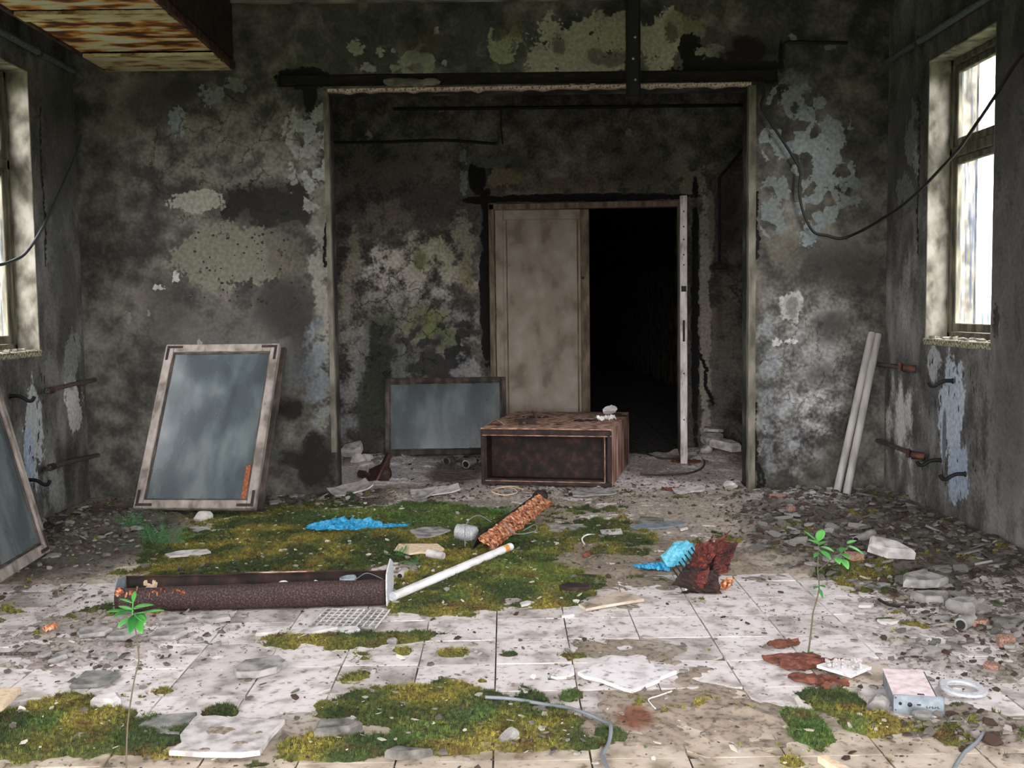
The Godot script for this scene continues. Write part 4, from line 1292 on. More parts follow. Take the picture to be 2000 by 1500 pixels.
func doors() -> void:
	var root := Node3D.new()
	root.name = "door_1"
	add_child(root)
	root.set_meta("kind", "structure")
	root.position = Vector3(0.72, 0, -D_ALC)
	# frame: two jambs and a head
	var st := start()
	boxat(st, Vector3(-0.85, 0, -0.10), Vector3(-0.80, 2.20, 0.03), 0.005)
	boxat(st, Vector3(0.80, 0, -0.10), Vector3(0.85, 2.20, 0.03), 0.005)
	box(st, Vector3(1.70, 0.055, 0.13), Transform3D(Basis(Vector3.BACK, 0.008), Vector3(0, 2.172, -0.035)), 0.006)
	obj("door_frame", st, M["door_frame"], root)
	# the closed leaf
	st = start()
	boxat(st, Vector3(-0.795, 0.02, -0.03), Vector3(0.022, 2.14, -0.005), 0.003)
	var leaf := obj("leaf", st, M["door"], root)
	for q in [[-0.795, -0.725, 0.02, 2.14], [-0.055, 0.022, 0.02, 2.14]]:
		st = start()
		boxat(st, Vector3(q[0], q[2], -0.028), Vector3(q[1], q[3], 0.012), 0.004)
		obj("stile", st, M["door_frame"] if q[0] > -0.5 else M["door"], leaf)
	for q in [[0.02, 0.16], [2.055, 2.14]]:
		st = start()
		boxat(st, Vector3(-0.724, q[0], -0.028), Vector3(-0.056, q[1], 0.006), 0.004)
		obj("rail", st, M["door"], leaf)
	for q in [[-0.70, -0.69, 0.16, 2.05], [-0.085, -0.072, 0.16, 2.05]]:
		st = start()
		boxat(st, Vector3(q[0], q[2], -0.008), Vector3(q[1], q[3], 0.004), 0.003)
		obj("bead_moulding", st, M["door_frame"], leaf)
	st = start()
	boxat(st, Vector3(-0.048, 1.535, 0.005), Vector3(-0.022, 1.56, 0.016), 0.003)
	obj("bolt", st, M["steel_dark"], leaf)
	# the open leaf, swung out towards the room and seen on its edge
	var open_leaf := Node3D.new()
	open_leaf.name = "open_leaf"
	root.add_child(open_leaf)
	var foot := Vector3(0.805, 0.03, 0.03)
	var edge := ground(1339, 924) - root.position
	var along := Vector3(edge.x - foot.x, 0, edge.z - foot.z)
	var long := 0.84
	open_leaf.transform = Transform3D(Basis(along.normalized(), Vector3.UP, along.normalized().cross(Vector3.UP)), foot)
	st = start()
	boxat(st, Vector3(0, 0, -0.019), Vector3(long - 0.06, 2.13, 0.019), 0.003)
	obj("leaf_panel", st, M["door"], open_leaf)
	st = start()
	boxat(st, Vector3(long - 0.06, 0, -0.028), Vector3(long, 2.13, 0.028), 0.004)
	obj("lock_stile", st, M["edge"], open_leaf).set_meta("label", "pale lock edge of the open leaf")
	st = start()
	boxat(st, Vector3(long - 0.004, 0.98, -0.009), Vector3(long + 0.0015, 1.15, 0.009), 0.003)
	boxat(st, Vector3(long - 0.004, 1.375, -0.02), Vector3(long + 0.0015, 1.42, 0.02), 0.002)
	for k in 7:
		var y: float = [0.35, 0.72, 1.58, 1.66, 1.78, 1.88, 2.0][k]
		boxat(st, Vector3(long - 0.004, y, -0.006), Vector3(long + 0.001, y + 0.012, 0.004), 0.001)
	obj("lock_slot", st, M["steel_dark"], open_leaf)


func duct() -> void:
	var x0 := -2.70
	var x1 := -1.83
	var y := 2.95
	var root := thing("ceiling_duct", "rust-stained panelled duct hanging under the ceiling in the upper left corner", "duct", Vector3((x0 + x1) / 2.0, y, -D_WALL))
	var w := (x1 - x0) / 2.0
	# dark carcass
	var st := start()
	boxat(st, Vector3(-w + 0.02, 0.03, 0.02), Vector3(w - 0.02, TOP - y - 0.01, 5.2), 0.01)
	obj("carcass", st, M["lintel"], root)
	# side boards facing the room, and a rail along each lower edge
	var z := 0.02
	for len in [0.55, 0.78, 0.16, 0.8, 0.16, 0.8, 0.16, 0.8]:
		st = start()
		boxat(st, Vector3(w - 0.02, 0.06, z), Vector3(w + 0.006, TOP - y - 0.02, z + len - 0.012), 0.004)
		obj("side_panel", st, M["rust_dark"], root)
		z += len
	for s in [-1, 1]:
		st = start()
		boxat(st, Vector3(s * w - 0.012, -0.004, 0.01), Vector3(s * w + 0.016, 0.045, 5.2), 0.004)
		obj("edge_rail", st, M["rust"], root)
	# bottom panels with narrower battens between them, edges frayed
	z = 0.0
	var nz := noise(FastNoiseLite.TYPE_SIMPLEX_SMOOTH, 9.0, 601, 4)
	var first := true
	for q in [[0.47, true], [0.80, false], [0.17, true], [0.86, false], [0.17, true], [0.86, false], [0.17, true], [0.86, false]]:
		var len: float = q[0]
		var o := []
		var n := 36
		for i in n:
			var u := lerpf(-w + 0.015, w - 0.012, i / (n - 1.0))
			o.append(Vector2(u, z + 0.012 + maxf(0.0, nz.get_noise_2d(u * 3.0, z)) * 0.02))
		for i in n:
			var u := lerpf(w - 0.012, -w + 0.015, i / (n - 1.0))
			o.append(Vector2(u, z + len - 0.012 - maxf(0.0, nz.get_noise_2d(u * 3.0, z + 7.0)) * 0.02))
		st = start()
		slab(st, o, 0.02, Transform3D(Basis(Vector3(1, 0, 0), Vector3(0, 1, 0), Vector3(0, 0, 1)).rotated(Vector3.RIGHT, rng.randf_range(-0.004, 0.004)), Vector3(0, -0.012 if q[1] else 0.012, 0)), 0.0)
		obj("batten" if q[1] else "bottom_panel", st, M["panel_cream"] if q[1] else M["panel"], root)
		z += len


func pipes() -> void:
	# black steel channel hanging from the ceiling in front of the alcove
	var a := on_d(1241, 0, 7.38)
	var b := on_d(1237, 192, 7.38)
	var root := thing("steel_channel", "black steel channel hanging from the ceiling down across the lintel", "channel", Vector3(b.x, b.y, -7.38))
	var st := start()
	var h := TOP - b.y
	boxat(st, Vector3(-0.047, 0, -0.025), Vector3(0.047, h, -0.019), 0.002)
	boxat(st, Vector3(-0.047, 0, -0.025), Vector3(-0.041, h, 0.025), 0.002)
	boxat(st, Vector3(0.041, 0, -0.025), Vector3(0.047, h, 0.025), 0.002)
	boxat(st, Vector3(-0.04, 0.0, 0.012), Vector3(0.04, h, 0.018), 0.002)
	obj("web", st, M["steel_dark"], root)
	st = start()
	boxat(st, Vector3(-0.056, -0.012, -0.03), Vector3(0.05, 0.012, 0.03), 0.004)
	obj("foot_plate", st, M["rust_dark"], root)
	for k in 3:
		st = start(true)
		lathe(st, [[0.0, 0.004], [0.008, 0.003], [0.009, 0.0]], Transform3D(Basis(Vector3.RIGHT, PI / 2), Vector3(0.012 - 0.014 * (k % 2), 0.12 + k * 0.14, 0.018)), 8)
		obj("bolt", st, M["concrete_light"], root)
	st = start()
	for k in 5:
		lump(st, Transform3D(Basis().scaled(Vector3(0.10, 0.028, 0.022)), on_d(772 + k * 16, 160 + (k % 2) * 3, 7.505)), 6, 6)
	tag(obj("plaster_remnant", st, M["plaster"]), "lumpy plaster remnant stuck over the black lintel, left of its middle", "plaster")
	# conduits along the tops of the side walls
	for s in [-1, 1]:
		st = start(true)
		var x: float = X_R - 0.03 if s > 0 else X_L + 0.03
		tube(st, [Vector3(x, 2.935, -7.44), Vector3(x - 0.005 * s, 2.93, -6.0), Vector3(x, 2.94, -4.2), Vector3(x, 2.935, 0.9)], 0.022, 8)
		var t := thing("wall_conduit", "long grey conduit running along the top of the %s window's wall" % ("right" if s > 0 else "left"), "conduit", Vector3.ZERO)
		obj("pipe", st, M["conduit"], t)
		for d in [6.9, 5.6, 4.3]:
			st = start()
			boxat(st, Vector3(x - 0.026, 2.905, -d), Vector3(x + 0.03, 2.965, -d + 0.025), 0.004)
			obj("clip", st, M["pipe"], t)
	# pipes on the alcove walls
	st = start(true)
	tube(st, curve([on_d(630, 277, 9.37), on_d(740, 278, 9.37), on_d(860, 274, 9.37), on_d(968, 281, 9.37)], 4), 0.012, 8)
	tag(obj("alcove_pipe", st, M["steel_dark"]), "short dark pipe on the alcove wall, upper left of the door", "pipe")
	st = start(true)
	tube(st, [on_d(768, 213, 9.37), on_d(1000, 211, 9.37), on_d(1250, 208, 9.37), on_d(1470, 205, 9.37)], 0.014, 8)
	tag(obj("alcove_pipe", st, M["steel_dark"]), "long dark pipe high across the alcove wall under the lintel", "pipe")
	st = start(true)
	tube(st, [on_d(980, 212, 9.375), on_d(978, 245, 9.375), on_d(982, 282, 9.375)], 0.007, 6)
	tag(obj("alcove_pipe", st, M["steel_dark"]), "thin vertical pipe joining the two horizontal pipes on the alcove wall", "pipe")
	var c := thing("switch_conduit", "dark conduit dropping down the alcove wall right of the open door leaf", "conduit", on_d(1405, 520, 9.37))
	var o := c.position
	st = start(true)
	tube(st, curve([on_d(1462, 275, 9.37) - o, on_d(1430, 318, 9.37) - o, on_d(1409, 342, 9.37) - o, on_d(1405, 360, 9.37) - o, on_d(1406, 440, 9.37) - o, Vector3.ZERO], 4), 0.012, 8)
	obj("pipe", st, M["steel_dark"], c)
	st = start()
	boxat(st, Vector3(-0.06, -0.025, -0.02), Vector3(0.06, 0.02, 0.018), 0.008)
	obj("junction_box", st, M["rust_dark"], c)
	# chased conduit on the back wall, upper right
	st = start(true)
	tube(st, [on_d(1531, 118, 7.49), on_d(1531, 86, 7.49), on_d(1540, 82, 7.49), on_d(1655, 84, 7.49)], 0.011, 7)
	tag(obj("wall_pipe", st, M["steel_dark"]), "black bent pipe high on the back wall right of the lintel", "pipe")
	# loose cables
	var pts := []
	for q in [[2040, 60], [1985, 122], [1942, 190], [1905, 245], [1872, 292], [1832, 335], [1798, 370], [1752, 408]]:
		pts.append(on_x(q[0], q[1], 2.57))
	for q in [[1700, 441], [1662, 460], [1640, 466], [1615, 460], [1588, 452], [1568, 412], [1561, 370], [1563, 335], [1545, 300], [1520, 262], [1494, 222], [1487, 205], [1492, 185], [1484, 160]]:
		pts.append(on_d(q[0], q[1], 7.455))
	st = start(true)
	tube(st, curve(pts, 6), 0.0095, 7)
	tag(obj("loose_cable", st, M["black_cable"]), "black cable sagging across the right window and up the back wall", "cable")
	pts = []
	for q in [[172, 200], [152, 290], [118, 372], [82, 447], [52, 492], [30, 507], [0, 517], [-50, 522]]:
		pts.append(on_x(q[0], q[1], -2.89 if q[0] > 60 else -2.86))
	st = start(true)
	tube(st, curve(pts, 6), 0.0095, 7)
	tag(obj("loose_cable", st, M["dull_cable"]), "grey cable hanging in a curve beside the left window", "cable")
	# radiator hooks and cut heating pipes on both side walls
	for q in [[1862, 744, 1, "first"], [1838, 899, 1, ""], [1886, 926, 1, ""], [18, 774, -1, ""], [50, 938, -1, ""]]:
		var s: int = q[2]
		var p := on_x(q[0], q[1], X_R if s > 0 else X_L)
		var words: String = {1862: "black radiator hook under the sill of the right window", 1838: "lower black radiator hook beside the cut pipe on the right wall", 1886: "lowest black radiator hook on the pale blue patch of the right wall", 18: "upper black radiator hook on the left wall behind the leaning sash", 50: "lower black radiator hook on the left wall beside the leaning sash"}[q[0]]
		var t := thing("radiator_hook", words, "hook", p, 0.0, "radiator hooks on the side walls")
		st = start(true)
		tube(st, curve([Vector3(s * 0.01, 0, 0), Vector3(-s * 0.05, 0.001, 0), Vector3(-s * 0.085, -0.012, 0), Vector3(-s * 0.11, -0.028, 0), Vector3(-s * 0.135, -0.026, 0), Vector3(-s * 0.148, -0.004, 0)], 4), 0.0115, 8)
		obj("arm", st, M["hook"], t)
		st = start(true)
		lathe(st, [[0.0, 0.006], [0.016, 0.005], [0.018, 0.0]], Transform3D(Basis(Vector3.BACK, s * PI / 2), Vector3(-s * 0.001, 0, 0)), 10)
		obj("wall_plate", st, M["hook"], t)
	for q in [[1718, 712, 1770, 719, 1], [1716, 861, 1786, 889, 1], [200, 739, 92, 764, -1], [200, 886, 96, 914, -1]]:
		var s: int = q[4]
		var x2: float = X_R - 0.07 if s > 0 else X_L + 0.07
		var p0 := on_x(q[0], q[1], x2)
		p0.z = maxf(p0.z, -7.49)
		var p1 := on_x(q[2], q[3], x2)
		var words: String = {712: "upper cut heating pipe on the right wall ending in a rusty valve", 861: "lower cut heating pipe on the right wall, above the hooks", 739: "upper cut heating pipe in the left corner under the window", 886: "lower cut heating pipe in the left corner behind the leaning windows"}[q[1]]
		var t := thing("heating_pipe", words, "pipe", p0)
		st = start(true)
		tube(st, [Vector3(0, 0, -0.02), (p1 - p0) * 0.5 + Vector3(0, 0.004, 0), p1 - p0], 0.0145, 9)
		obj("pipe", st, M["pipe"], t)
		st = start(true)
		tube(st, [(p1 - p0) - Vector3(0, 0, 0.07), (p1 - p0) - Vector3(0, 0, 0.01)], 0.023, 8)
		obj("collar", st, M["rust_dark"], t)
		if q[1] == 712 or q[1] == 861:
			st = start(true)
			tube(st, [(p1 - p0) + Vector3(-0.02, 0, 0.0), (p1 - p0) + Vector3(0.05, -0.004, 0.03)], 0.024, 8)
			tube(st, [(p1 - p0) + Vector3(-0.03, -0.02, -0.03), (p1 - p0) + Vector3(-0.03, 0.035, -0.03)], 0.013, 7)
			obj("valve", st, M["rust"], t)


# ------------------------------------------------------------------ loose things
func build_things() -> void:
	sashes()
	cabinet()
	trough()
	tubes()
	rusted_bits()
	bags()
	small_things()

# a window sash in its own x (along) and y (up) plane: four members, a pane, iron corner brackets
func sash(root: Node3D, w: float, h: float, m: float, thick: float, wood: Material, brackets := true, back := false) -> void:
	for q in [[0.0, m], [w - m, w]]:
		var st := start()
		boxat(st, Vector3(q[0], 0, -thick / 2), Vector3(q[1], h, thick / 2), 0.005)
		obj("stile", st, wood, root)
	for q in [[0.0, m], [h - m, h]]:
		var st := start()
		boxat(st, Vector3(m, q[0], -thick / 2 + 0.001), Vector3(w - m, q[1], thick / 2 - 0.002), 0.005)
		obj("rail", st, wood, root)
	var st := start()
	for q in [[m, 0], [w - m - 0.012, 0]]:
		boxat(st, Vector3(q[0], m, -0.004), Vector3(q[0] + 0.012, h - m, 0.010), 0.003)
	for q in [m, h - m - 0.012]:
		boxat(st, Vector3(m + 0.012, q, -0.004), Vector3(w - m - 0.012, q + 0.012, 0.010), 0.003)
	obj("putty_bead", st, M["wood_dark"], root)
	st = start()
	boxat(st, Vector3(m - 0.006, m - 0.006, -0.002), Vector3(w - m + 0.006, h - m + 0.006, 0.002), 0.0)
	obj("pane", st, M["dusty_glass"], root)
	if brackets:
		for c in [[0, 0], [1, 0], [0, 1], [1, 1]]:
			st = start()
			var e := Vector3(0.022 if c[0] == 0 else w - 0.022, 0.022 if c[1] == 0 else h - 0.022, thick / 2 + 0.0015)
			var sx := 1.0 if c[0] == 0 else -1.0
			var sy := 1.0 if c[1] == 0 else -1.0
			boxat(st, e + Vector3(-sx * 0.008, -sy * 0.008, -0.002), e + Vector3(sx * 0.10, sy * 0.010, 0.0015), 0.001)
			boxat(st, e + Vector3(-sx * 0.008, sy * 0.011, -0.002), e + Vector3(sx * 0.010, sy * 0.10, 0.0015), 0.001)
			obj("corner_bracket", st, M["rust_dark"], root)

func sashes() -> void:
	var bl := put(262, 1010)
	var br := put(500, 1011)
	var tl := on_d(284, 682, 7.40)
	var x := Vector3(br.x - bl.x, 0, br.z - bl.z).normalized()
	var y := (tl - bl)
	y = (y - x * y.dot(x)).normalized()
	var basis := Basis(x, y, x.cross(y))
	var w := Vector2(br.x - bl.x, br.z - bl.z).length()
	var h := (tl - bl).length()
	var a := thing("window_sash", "large white wooden window sash with dusty glass leaning on the back wall", "window sash")
	a.transform = Transform3D(basis, bl + Vector3.UP * 0.012)
	sash(a, w, h, 0.058, 0.046, M["wood"])
	var st := start()
	boxat(st, Vector3(w - 0.105, 0.062, 0.003), Vector3(w - 0.072, 0.30, 0.006), 0.001)
	obj("rust_stain", st, M["stain_dark"], a)
	var b := thing("window_sash", "dark weathered window sash wedged behind the large leaning white sash", "window sash")
	b.transform = Transform3D(basis, bl + Vector3.UP * 0.03 + basis.z * -0.056 + x * 0.03)
	sash(b, w, h * 0.985, 0.05, 0.04, M["wood_dark"], false)
	# the low one in the alcove
	bl = on_d(752, 890, 9.2)
	br = on_d(985, 887, 9.22)
	bl.y = maxf(bl.y, floor_h(bl.x, 9.2))
	x = Vector3(br.x - bl.x, 0, br.z - bl.z).normalized()
	y = Vector3(-0.02, 1.0, -0.2).normalized()
	y = (y - x * y.dot(x)).normalized()
	var c := thing("window_sash", "dark framed window sash with cloudy glass standing low beside the door", "window sash")
	c.transform = Transform3D(Basis(x, y, x.cross(y)), bl)
	sash(c, 1.05, 0.67, 0.042, 0.04, M["wood_dark"], false)
	# the one at the left edge
	var far := put(92, 1089)
	var up := on_d(0, 775, 5.68) - far
	var toward := (put(0, 1148) - far)
	toward.y = 0
	toward = toward.normalized()
	up = (up - toward * up.dot(toward)).normalized()
	var e := thing("window_sash", "grey window sash with dusty glass leaning against the left wall", "window sash")
	e.transform = Transform3D(Basis(-toward, up, (-toward).cross(up)), far + toward * 0.86 + Vector3.UP * 0.01)
	sash(e, 0.86, 1.55, 0.055, 0.045, M["wood"])


func cabinet() -> void:
	var fl := put(940, 950)
	var ang := -0.215
	var root := thing("metal_cabinet", "rusty metal cabinet lying on its back in the alcove before the door", "cabinet", Vector3(fl.x, fl.y - 0.004, fl.z), ang)
	# local: x along the front, z towards the viewer, front face at z = 0
	var w := 0.955
	var h := 0.435
	var dp := 1.22
	var t := 0.012
	var st := start()
	boxat(st, Vector3(0, 0.02, -dp), Vector3(t, h - t, 0), 0.003)
	boxat(st, Vector3(t, 0.02, -dp), Vector3(w - t, 0.02 + t, 0), 0.003)
	boxat(st, Vector3(0.0, 0.02, -dp), Vector3(w, h - t, -dp + t), 0.003)
	obj("body", st, M["rust_dark"], root)
	st = start()
	boxat(st, Vector3(w - t, 0.02, -dp), Vector3(w, h - t, 0), 0.003)
	obj("side_panel", st, M["rust_streak"], root)
	st = start()
	boxat(st, Vector3(0, h - t, -dp), Vector3(w, h, 0.004), 0.004)
	var top := obj("top_panel", st, M["rust_pale"], root)
	st = start()
	bar(st, Vector3(0.50, h + 0.001, -0.22), Vector3(0.60, h + 0.001, -0.75), 0.006, 0.003)
	boxat(st, Vector3(0.52, h, -0.24), Vector3(0.56, h + 0.006, -0.21), 0.001)
	obj("seam", st, M["rust_dark"], top)
	# front rim of folded sheet, set in steps round the sunk front
	st = start()
	for q in [[0.0, w, h - 0.052, h - 0.014], [0.0, w, 0.02, 0.05]]:
		boxat(st, Vector3(q[0], q[2], -0.012), Vector3(q[1], q[3], 0.002), 0.004)
	for q in [[0.0, 0.03], [w - 0.032, w]]:
		boxat(st, Vector3(q[0], 0.05, -0.012), Vector3(q[1], h - 0.052, 0.002), 0.004)
	obj("rim", st, M["rust_dark"], root)
	st = start()
	for q in [[0.03, w - 0.034, h - 0.062, h - 0.05], [0.03, w - 0.034, 0.05, 0.064]]:
		boxat(st, Vector3(q[0], q[2], -0.03), Vector3(q[1], q[3], -0.002), 0.003)
	for q in [[0.03, 0.042], [w - 0.062, w - 0.05]]:
		boxat(st, Vector3(q[0], 0.05, -0.03), Vector3(q[1], h - 0.05, -0.002), 0.003)
	obj("inner_rim", st, M["rust_dark"], root)
	st = start()
	boxat(st, Vector3(0.012, h - 0.058, -0.004), Vector3(w - 0.03, h - 0.051, 0.005), 0.002)
	boxat(st, Vector3(w - 0.052, 0.05, -0.004), Vector3(w - 0.046, h - 0.06, 0.004), 0.002)
	boxat(st, Vector3(0.03, 0.046, -0.006), Vector3(w - 0.05, 0.051, 0.003), 0.002)
	obj("rim_highlight", st, M["rust_pale"], root).set_meta("label", "painted highlight along the rim edge")  # pale strips that paint a highlight along the rim
	st = start()
	boxat(st, Vector3(0.012, 0.03, -0.31), Vector3(w - 0.012, h - 0.012, -0.30), 0.002)
	obj("front_panel", st, M["rust_dark"], root)
	for q in [[0.06, 0.0], [w - 0.1, 0.0], [0.06, -dp + 0.1], [w - 0.1, -dp + 0.1]]:
		st = start()
		boxat(st, Vector3(q[0], -0.004, q[1] - 0.06), Vector3(q[0] + 0.05, 0.03, q[1] - 0.01), 0.004)
		obj("foot", st, M["rust_dark"], root)
	# what lies on it
	var place := func(x: float, z: float) -> Vector3: return root.transform * Vector3(x, h, z)
	var g := thing("rusty_bracket", "rusty bent bracket lying on the front of the fallen cabinet", "bracket", place.call(0.30, -0.22), ang + 0.25)
	st = start()
	boxat(st, Vector3(-0.09, 0.026, -0.03), Vector3(0.02, 0.044, 0.03), 0.003)
	boxat(st, Vector3(-0.06, 0.0, -0.02), Vector3(-0.03, 0.03, 0.02), 0.003)
	obj("plate", st, M["rust_dark"], g)
	st = start()
	boxat(st, Vector3(0.0, 0.0, -0.05), Vector3(0.07, 0.05, 0.01), 0.003)
	box(st, Vector3(0.014, 0.06, 0.05), Transform3D(Basis(Vector3.BACK, 0.5), Vector3(0.06, 0.07, -0.02)), 0.003)
	obj("clamp", st, M["rust_dark"], g)
	g = thing("curled_plate", "small curled metal scrap at the left edge of the cabinet top", "scrap", place.call(0.08, -0.2), ang)
	st = start(true)
	sheet(st, 8, 4, func(u, v): return Vector3((u - 0.5) * 0.13, 0.004 + 0.035 * sin(u * PI) * (0.6 + 0.4 * v), (v - 0.5) * 0.1), 0.003)
	obj("sheet", st, M["rust_pale"], g)
	var k := thing("plaster_lump", "white plaster lump on the far edge of the cabinet top", "lump", place.call(0.83, -0.98), 0.3)
	st = start()
	lump(st, Transform3D(Basis().scaled(Vector3(0.062, 0.045, 0.05)), Vector3(0, 0.038, 0)), 7)
	obj("chunk", st, M["white_enamel"], k)
	k = thing("film_scrap", "crumpled clear plastic scrap on the right of the cabinet top", "plastic", place.call(0.85, -0.58), 0.2)
	st = start()
	var nz := noise(FastNoiseLite.TYPE_SIMPLEX, 22.0, 640, 3)
	sheet(st, 12, 6, func(u, v): return Vector3((u - 0.5) * 0.15, 0.02 + 0.03 * nz.get_noise_2d(u * 0.2, v * 0.1), (v - 0.5) * 0.09 + u * -0.04), 0.002)
	obj("film", st, M["white_plastic"], k)
	for q in [[0.70, -0.50, 0.10, "heap of dark dirt under the plastic scrap on the cabinet"], [0.98 - 0.08, -0.86, 0.09, "dark crumbled heap behind the plastic scrap on the cabinet"], [0.28, -0.72, 0.13, "long dark dirt heap in the middle of the cabinet top"]]:
		st = start()
		for j in 9:
			lump(st, Transform3D(Basis().scaled(Vector3(0.03, 0.012, 0.02) * rng.randf_range(0.5, 1.1)), Vector3(rng.randf_range(-q[2], q[2]) * 0.8, 0.006, rng.randf_range(-0.03, 0.03))), 5, 4)
		var dh := obj("dirt_heap", st, M["rust_dark"])
		dh.position = place.call(q[0], q[1])
		tag(dh, q[3], "dirt", "", "stuff")


func trough() -> void:
	var a := put(226, 1200)
	var b := put(752, 1186)
	var long := Vector2(b.x - a.x, b.z - a.z).length()
	var along := Vector3(b.x - a.x, 0, b.z - a.z).normalized()
	var root := thing("light_trough", "long rusted light fitting trough lying open on the moss", "light fitting")
	root.transform = Transform3D(Basis(along, Vector3.UP, along.cross(Vector3.UP)), Vector3(a.x, 0.004, a.z))
	# local: x along, z towards the viewer; section runs from the inner front lip over the round front, along the bottom and up the back
	var sec := [Vector2(-0.035, 0.098), Vector2(-0.012, 0.104), Vector2(0.0, 0.098), Vector2(0.012, 0.074), Vector2(0.014, 0.05), Vector2(0.008, 0.022), Vector2(-0.01, 0.004), Vector2(-0.05, 0.0), Vector2(-0.13, 0.001), Vector2(-0.155, 0.006), Vector2(-0.163, 0.05), Vector2(-0.168, 0.115), Vector2(-0.16, 0.122)]
	var bend := noise(FastNoiseLite.TYPE_SIMPLEX_SMOOTH, 2.0, 650, 3)
	var shape := func(u: float, v: float, lift: float) -> Vector3:
		var t := v * (sec.size() - 1)
		var i := mini(int(t), sec.size() - 2)
		var s: Vector2 = sec[i].lerp(sec[i + 1], t - i)
		var dent := bend.get_noise_2d(u * 3.0, v) * 0.008
		var rise := 1.0 + (0.12 * u if v < 0.4 else 0.0)
		return Vector3(u * long, maxf(0.0, s.y * rise + dent * s.y * 8.0) + lift, s.x + dent * 0.6)
	var st := start(true)
	sheet(st, 60, 9, func(u, v): return shape.call(u, v * 0.56, 0.0), 0.004)
	obj("perforated_front", st, M["rust_perforated"], root)
	st = start(true)
	sheet(st, 60, 8, func(u, v): return shape.call(u, 0.56 + v * 0.44, 0.0), 0.004)
	obj("back", st, M["rust_dark"], root)
	st = start()
	bar(st, Vector3(0.45 * long, 0.124, -0.163), Vector3(0.72 * long, 0.124, -0.162), 0.006, 0.006)
	obj("bright_edge", st, M["rust_pale"], root).set_meta("label", "pale strip on the back rim")
	# end caps
	st = start()
	var cap := [Vector2(0.02, 0.012), Vector2(0.03, -0.06), Vector2(0.016, -0.13), Vector2(-0.03, -0.155), Vector2(-0.08, -0.175), Vector2(-0.13, -0.15), Vector2(-0.14, -0.06), Vector2(-0.12, 0.0), Vector2(-0.06, 0.01)]
	slab(st, cap.map(func(q): return Vector2(q.y, q.x)), 0.006, Transform3D(Basis(Vector3(0, -1, 0), Vector3(1, 0, 0.12).normalized(), Vector3(-0.12, 0, 1).normalized()), Vector3(long + 0.008, 0.012, -0.02)), 0.001)
	obj("end_cap", st, M["white_dull"], root)
	st = start()
	slab(st, [Vector2(0, 0.005), Vector2(-0.03, 0.0), Vector2(-0.11, -0.01), Vector2(-0.14, -0.05), Vector2(-0.12, -0.165), Vector2(0, -0.165)], 0.004, Transform3D(Basis(Vector3(0, -1, 0), Vector3(1, 0, 0), Vector3(0, 0, 1)), Vector3(-0.004, 0.002, 0.0)), 0.001)
	obj("end_cap", st, M["grey_metal"], root)
	# flaking paint at the left end
	st = start()
	for k in 16:
		var x := rng.randf_range(0.02, 0.15)
		var s := rng.randf_range(0.01, 0.022)
		slab(st, shard(6).map(func(q): return q * s), 0.003, Transform3D(Basis.from_euler(Vector3(1.35 + rng.randf_range(-0.3, 0.3), rng.randf_range(-0.3, 0.3), rng.randf() * TAU)), Vector3(x, rng.randf_range(0.03, 0.092), -0.155)), 0.0005)
	obj("flaking_paint", st, M["board"], root)
	st = start()
	for k in 26:
		var x := 0.3 * pow(rng.randf(), 1.4)
		var s := rng.randf_range(0.006, 0.022)
		slab(st, shard(6).map(func(q): return q * s), 0.003, Transform3D(Basis.from_euler(Vector3(1.2 + rng.randf_range(-0.5, 0.3), 0, rng.randf() * TAU)), Vector3(x, rng.randf_range(0.078, 0.104), 0.006)), 0.0005)
	obj("flaking_rust", st, M["rust_orange"], root)
	# things lying in it
	var t := thing("lamp_holder", "grey round lamp holder lying in the right end of the trough", "lamp holder", root.transform * Vector3(0.86 * long, 0.09, -0.06))
	st = start(true)
	lathe(st, [[0.02, 0.012], [0.032, 0.03], [0.036, 0.03], [0.038, 0.018], [0.03, 0.0], [0.0, 0.0]], Transform3D(Basis(Vector3(0, 0, 1), 0.1), Vector3.ZERO), 20)
	obj("cup", st, M["grey_metal"], t)
	st = start(true)
	tube(st, curve([Vector3(0.035, 0.02, 0), Vector3(0.075, 0.04, -0.02), Vector3(0.12, 0.03, -0.01), Vector3(0.17, 0.012, 0.02)], 4), 0.0016, 5)
	obj("wire", st, M["grey_cable"], t)
	for q in [[0.62, 0.022, "pale flake lying on the front rim of the trough"], [0.74, 0.012, "small square crumb on the front rim of the trough"]]:
		st = start()
		lump(st, Transform3D(Basis().scaled(Vector3(q[1], 0.008, 0.010)), Vector3.ZERO), 6, 5)
		var f := obj("plaster_crumb", st, M["concrete_light"])
		f.position = root.transform * Vector3(q[0] * long, 0.112, -0.025)
		tag(f, q[2], "crumb")


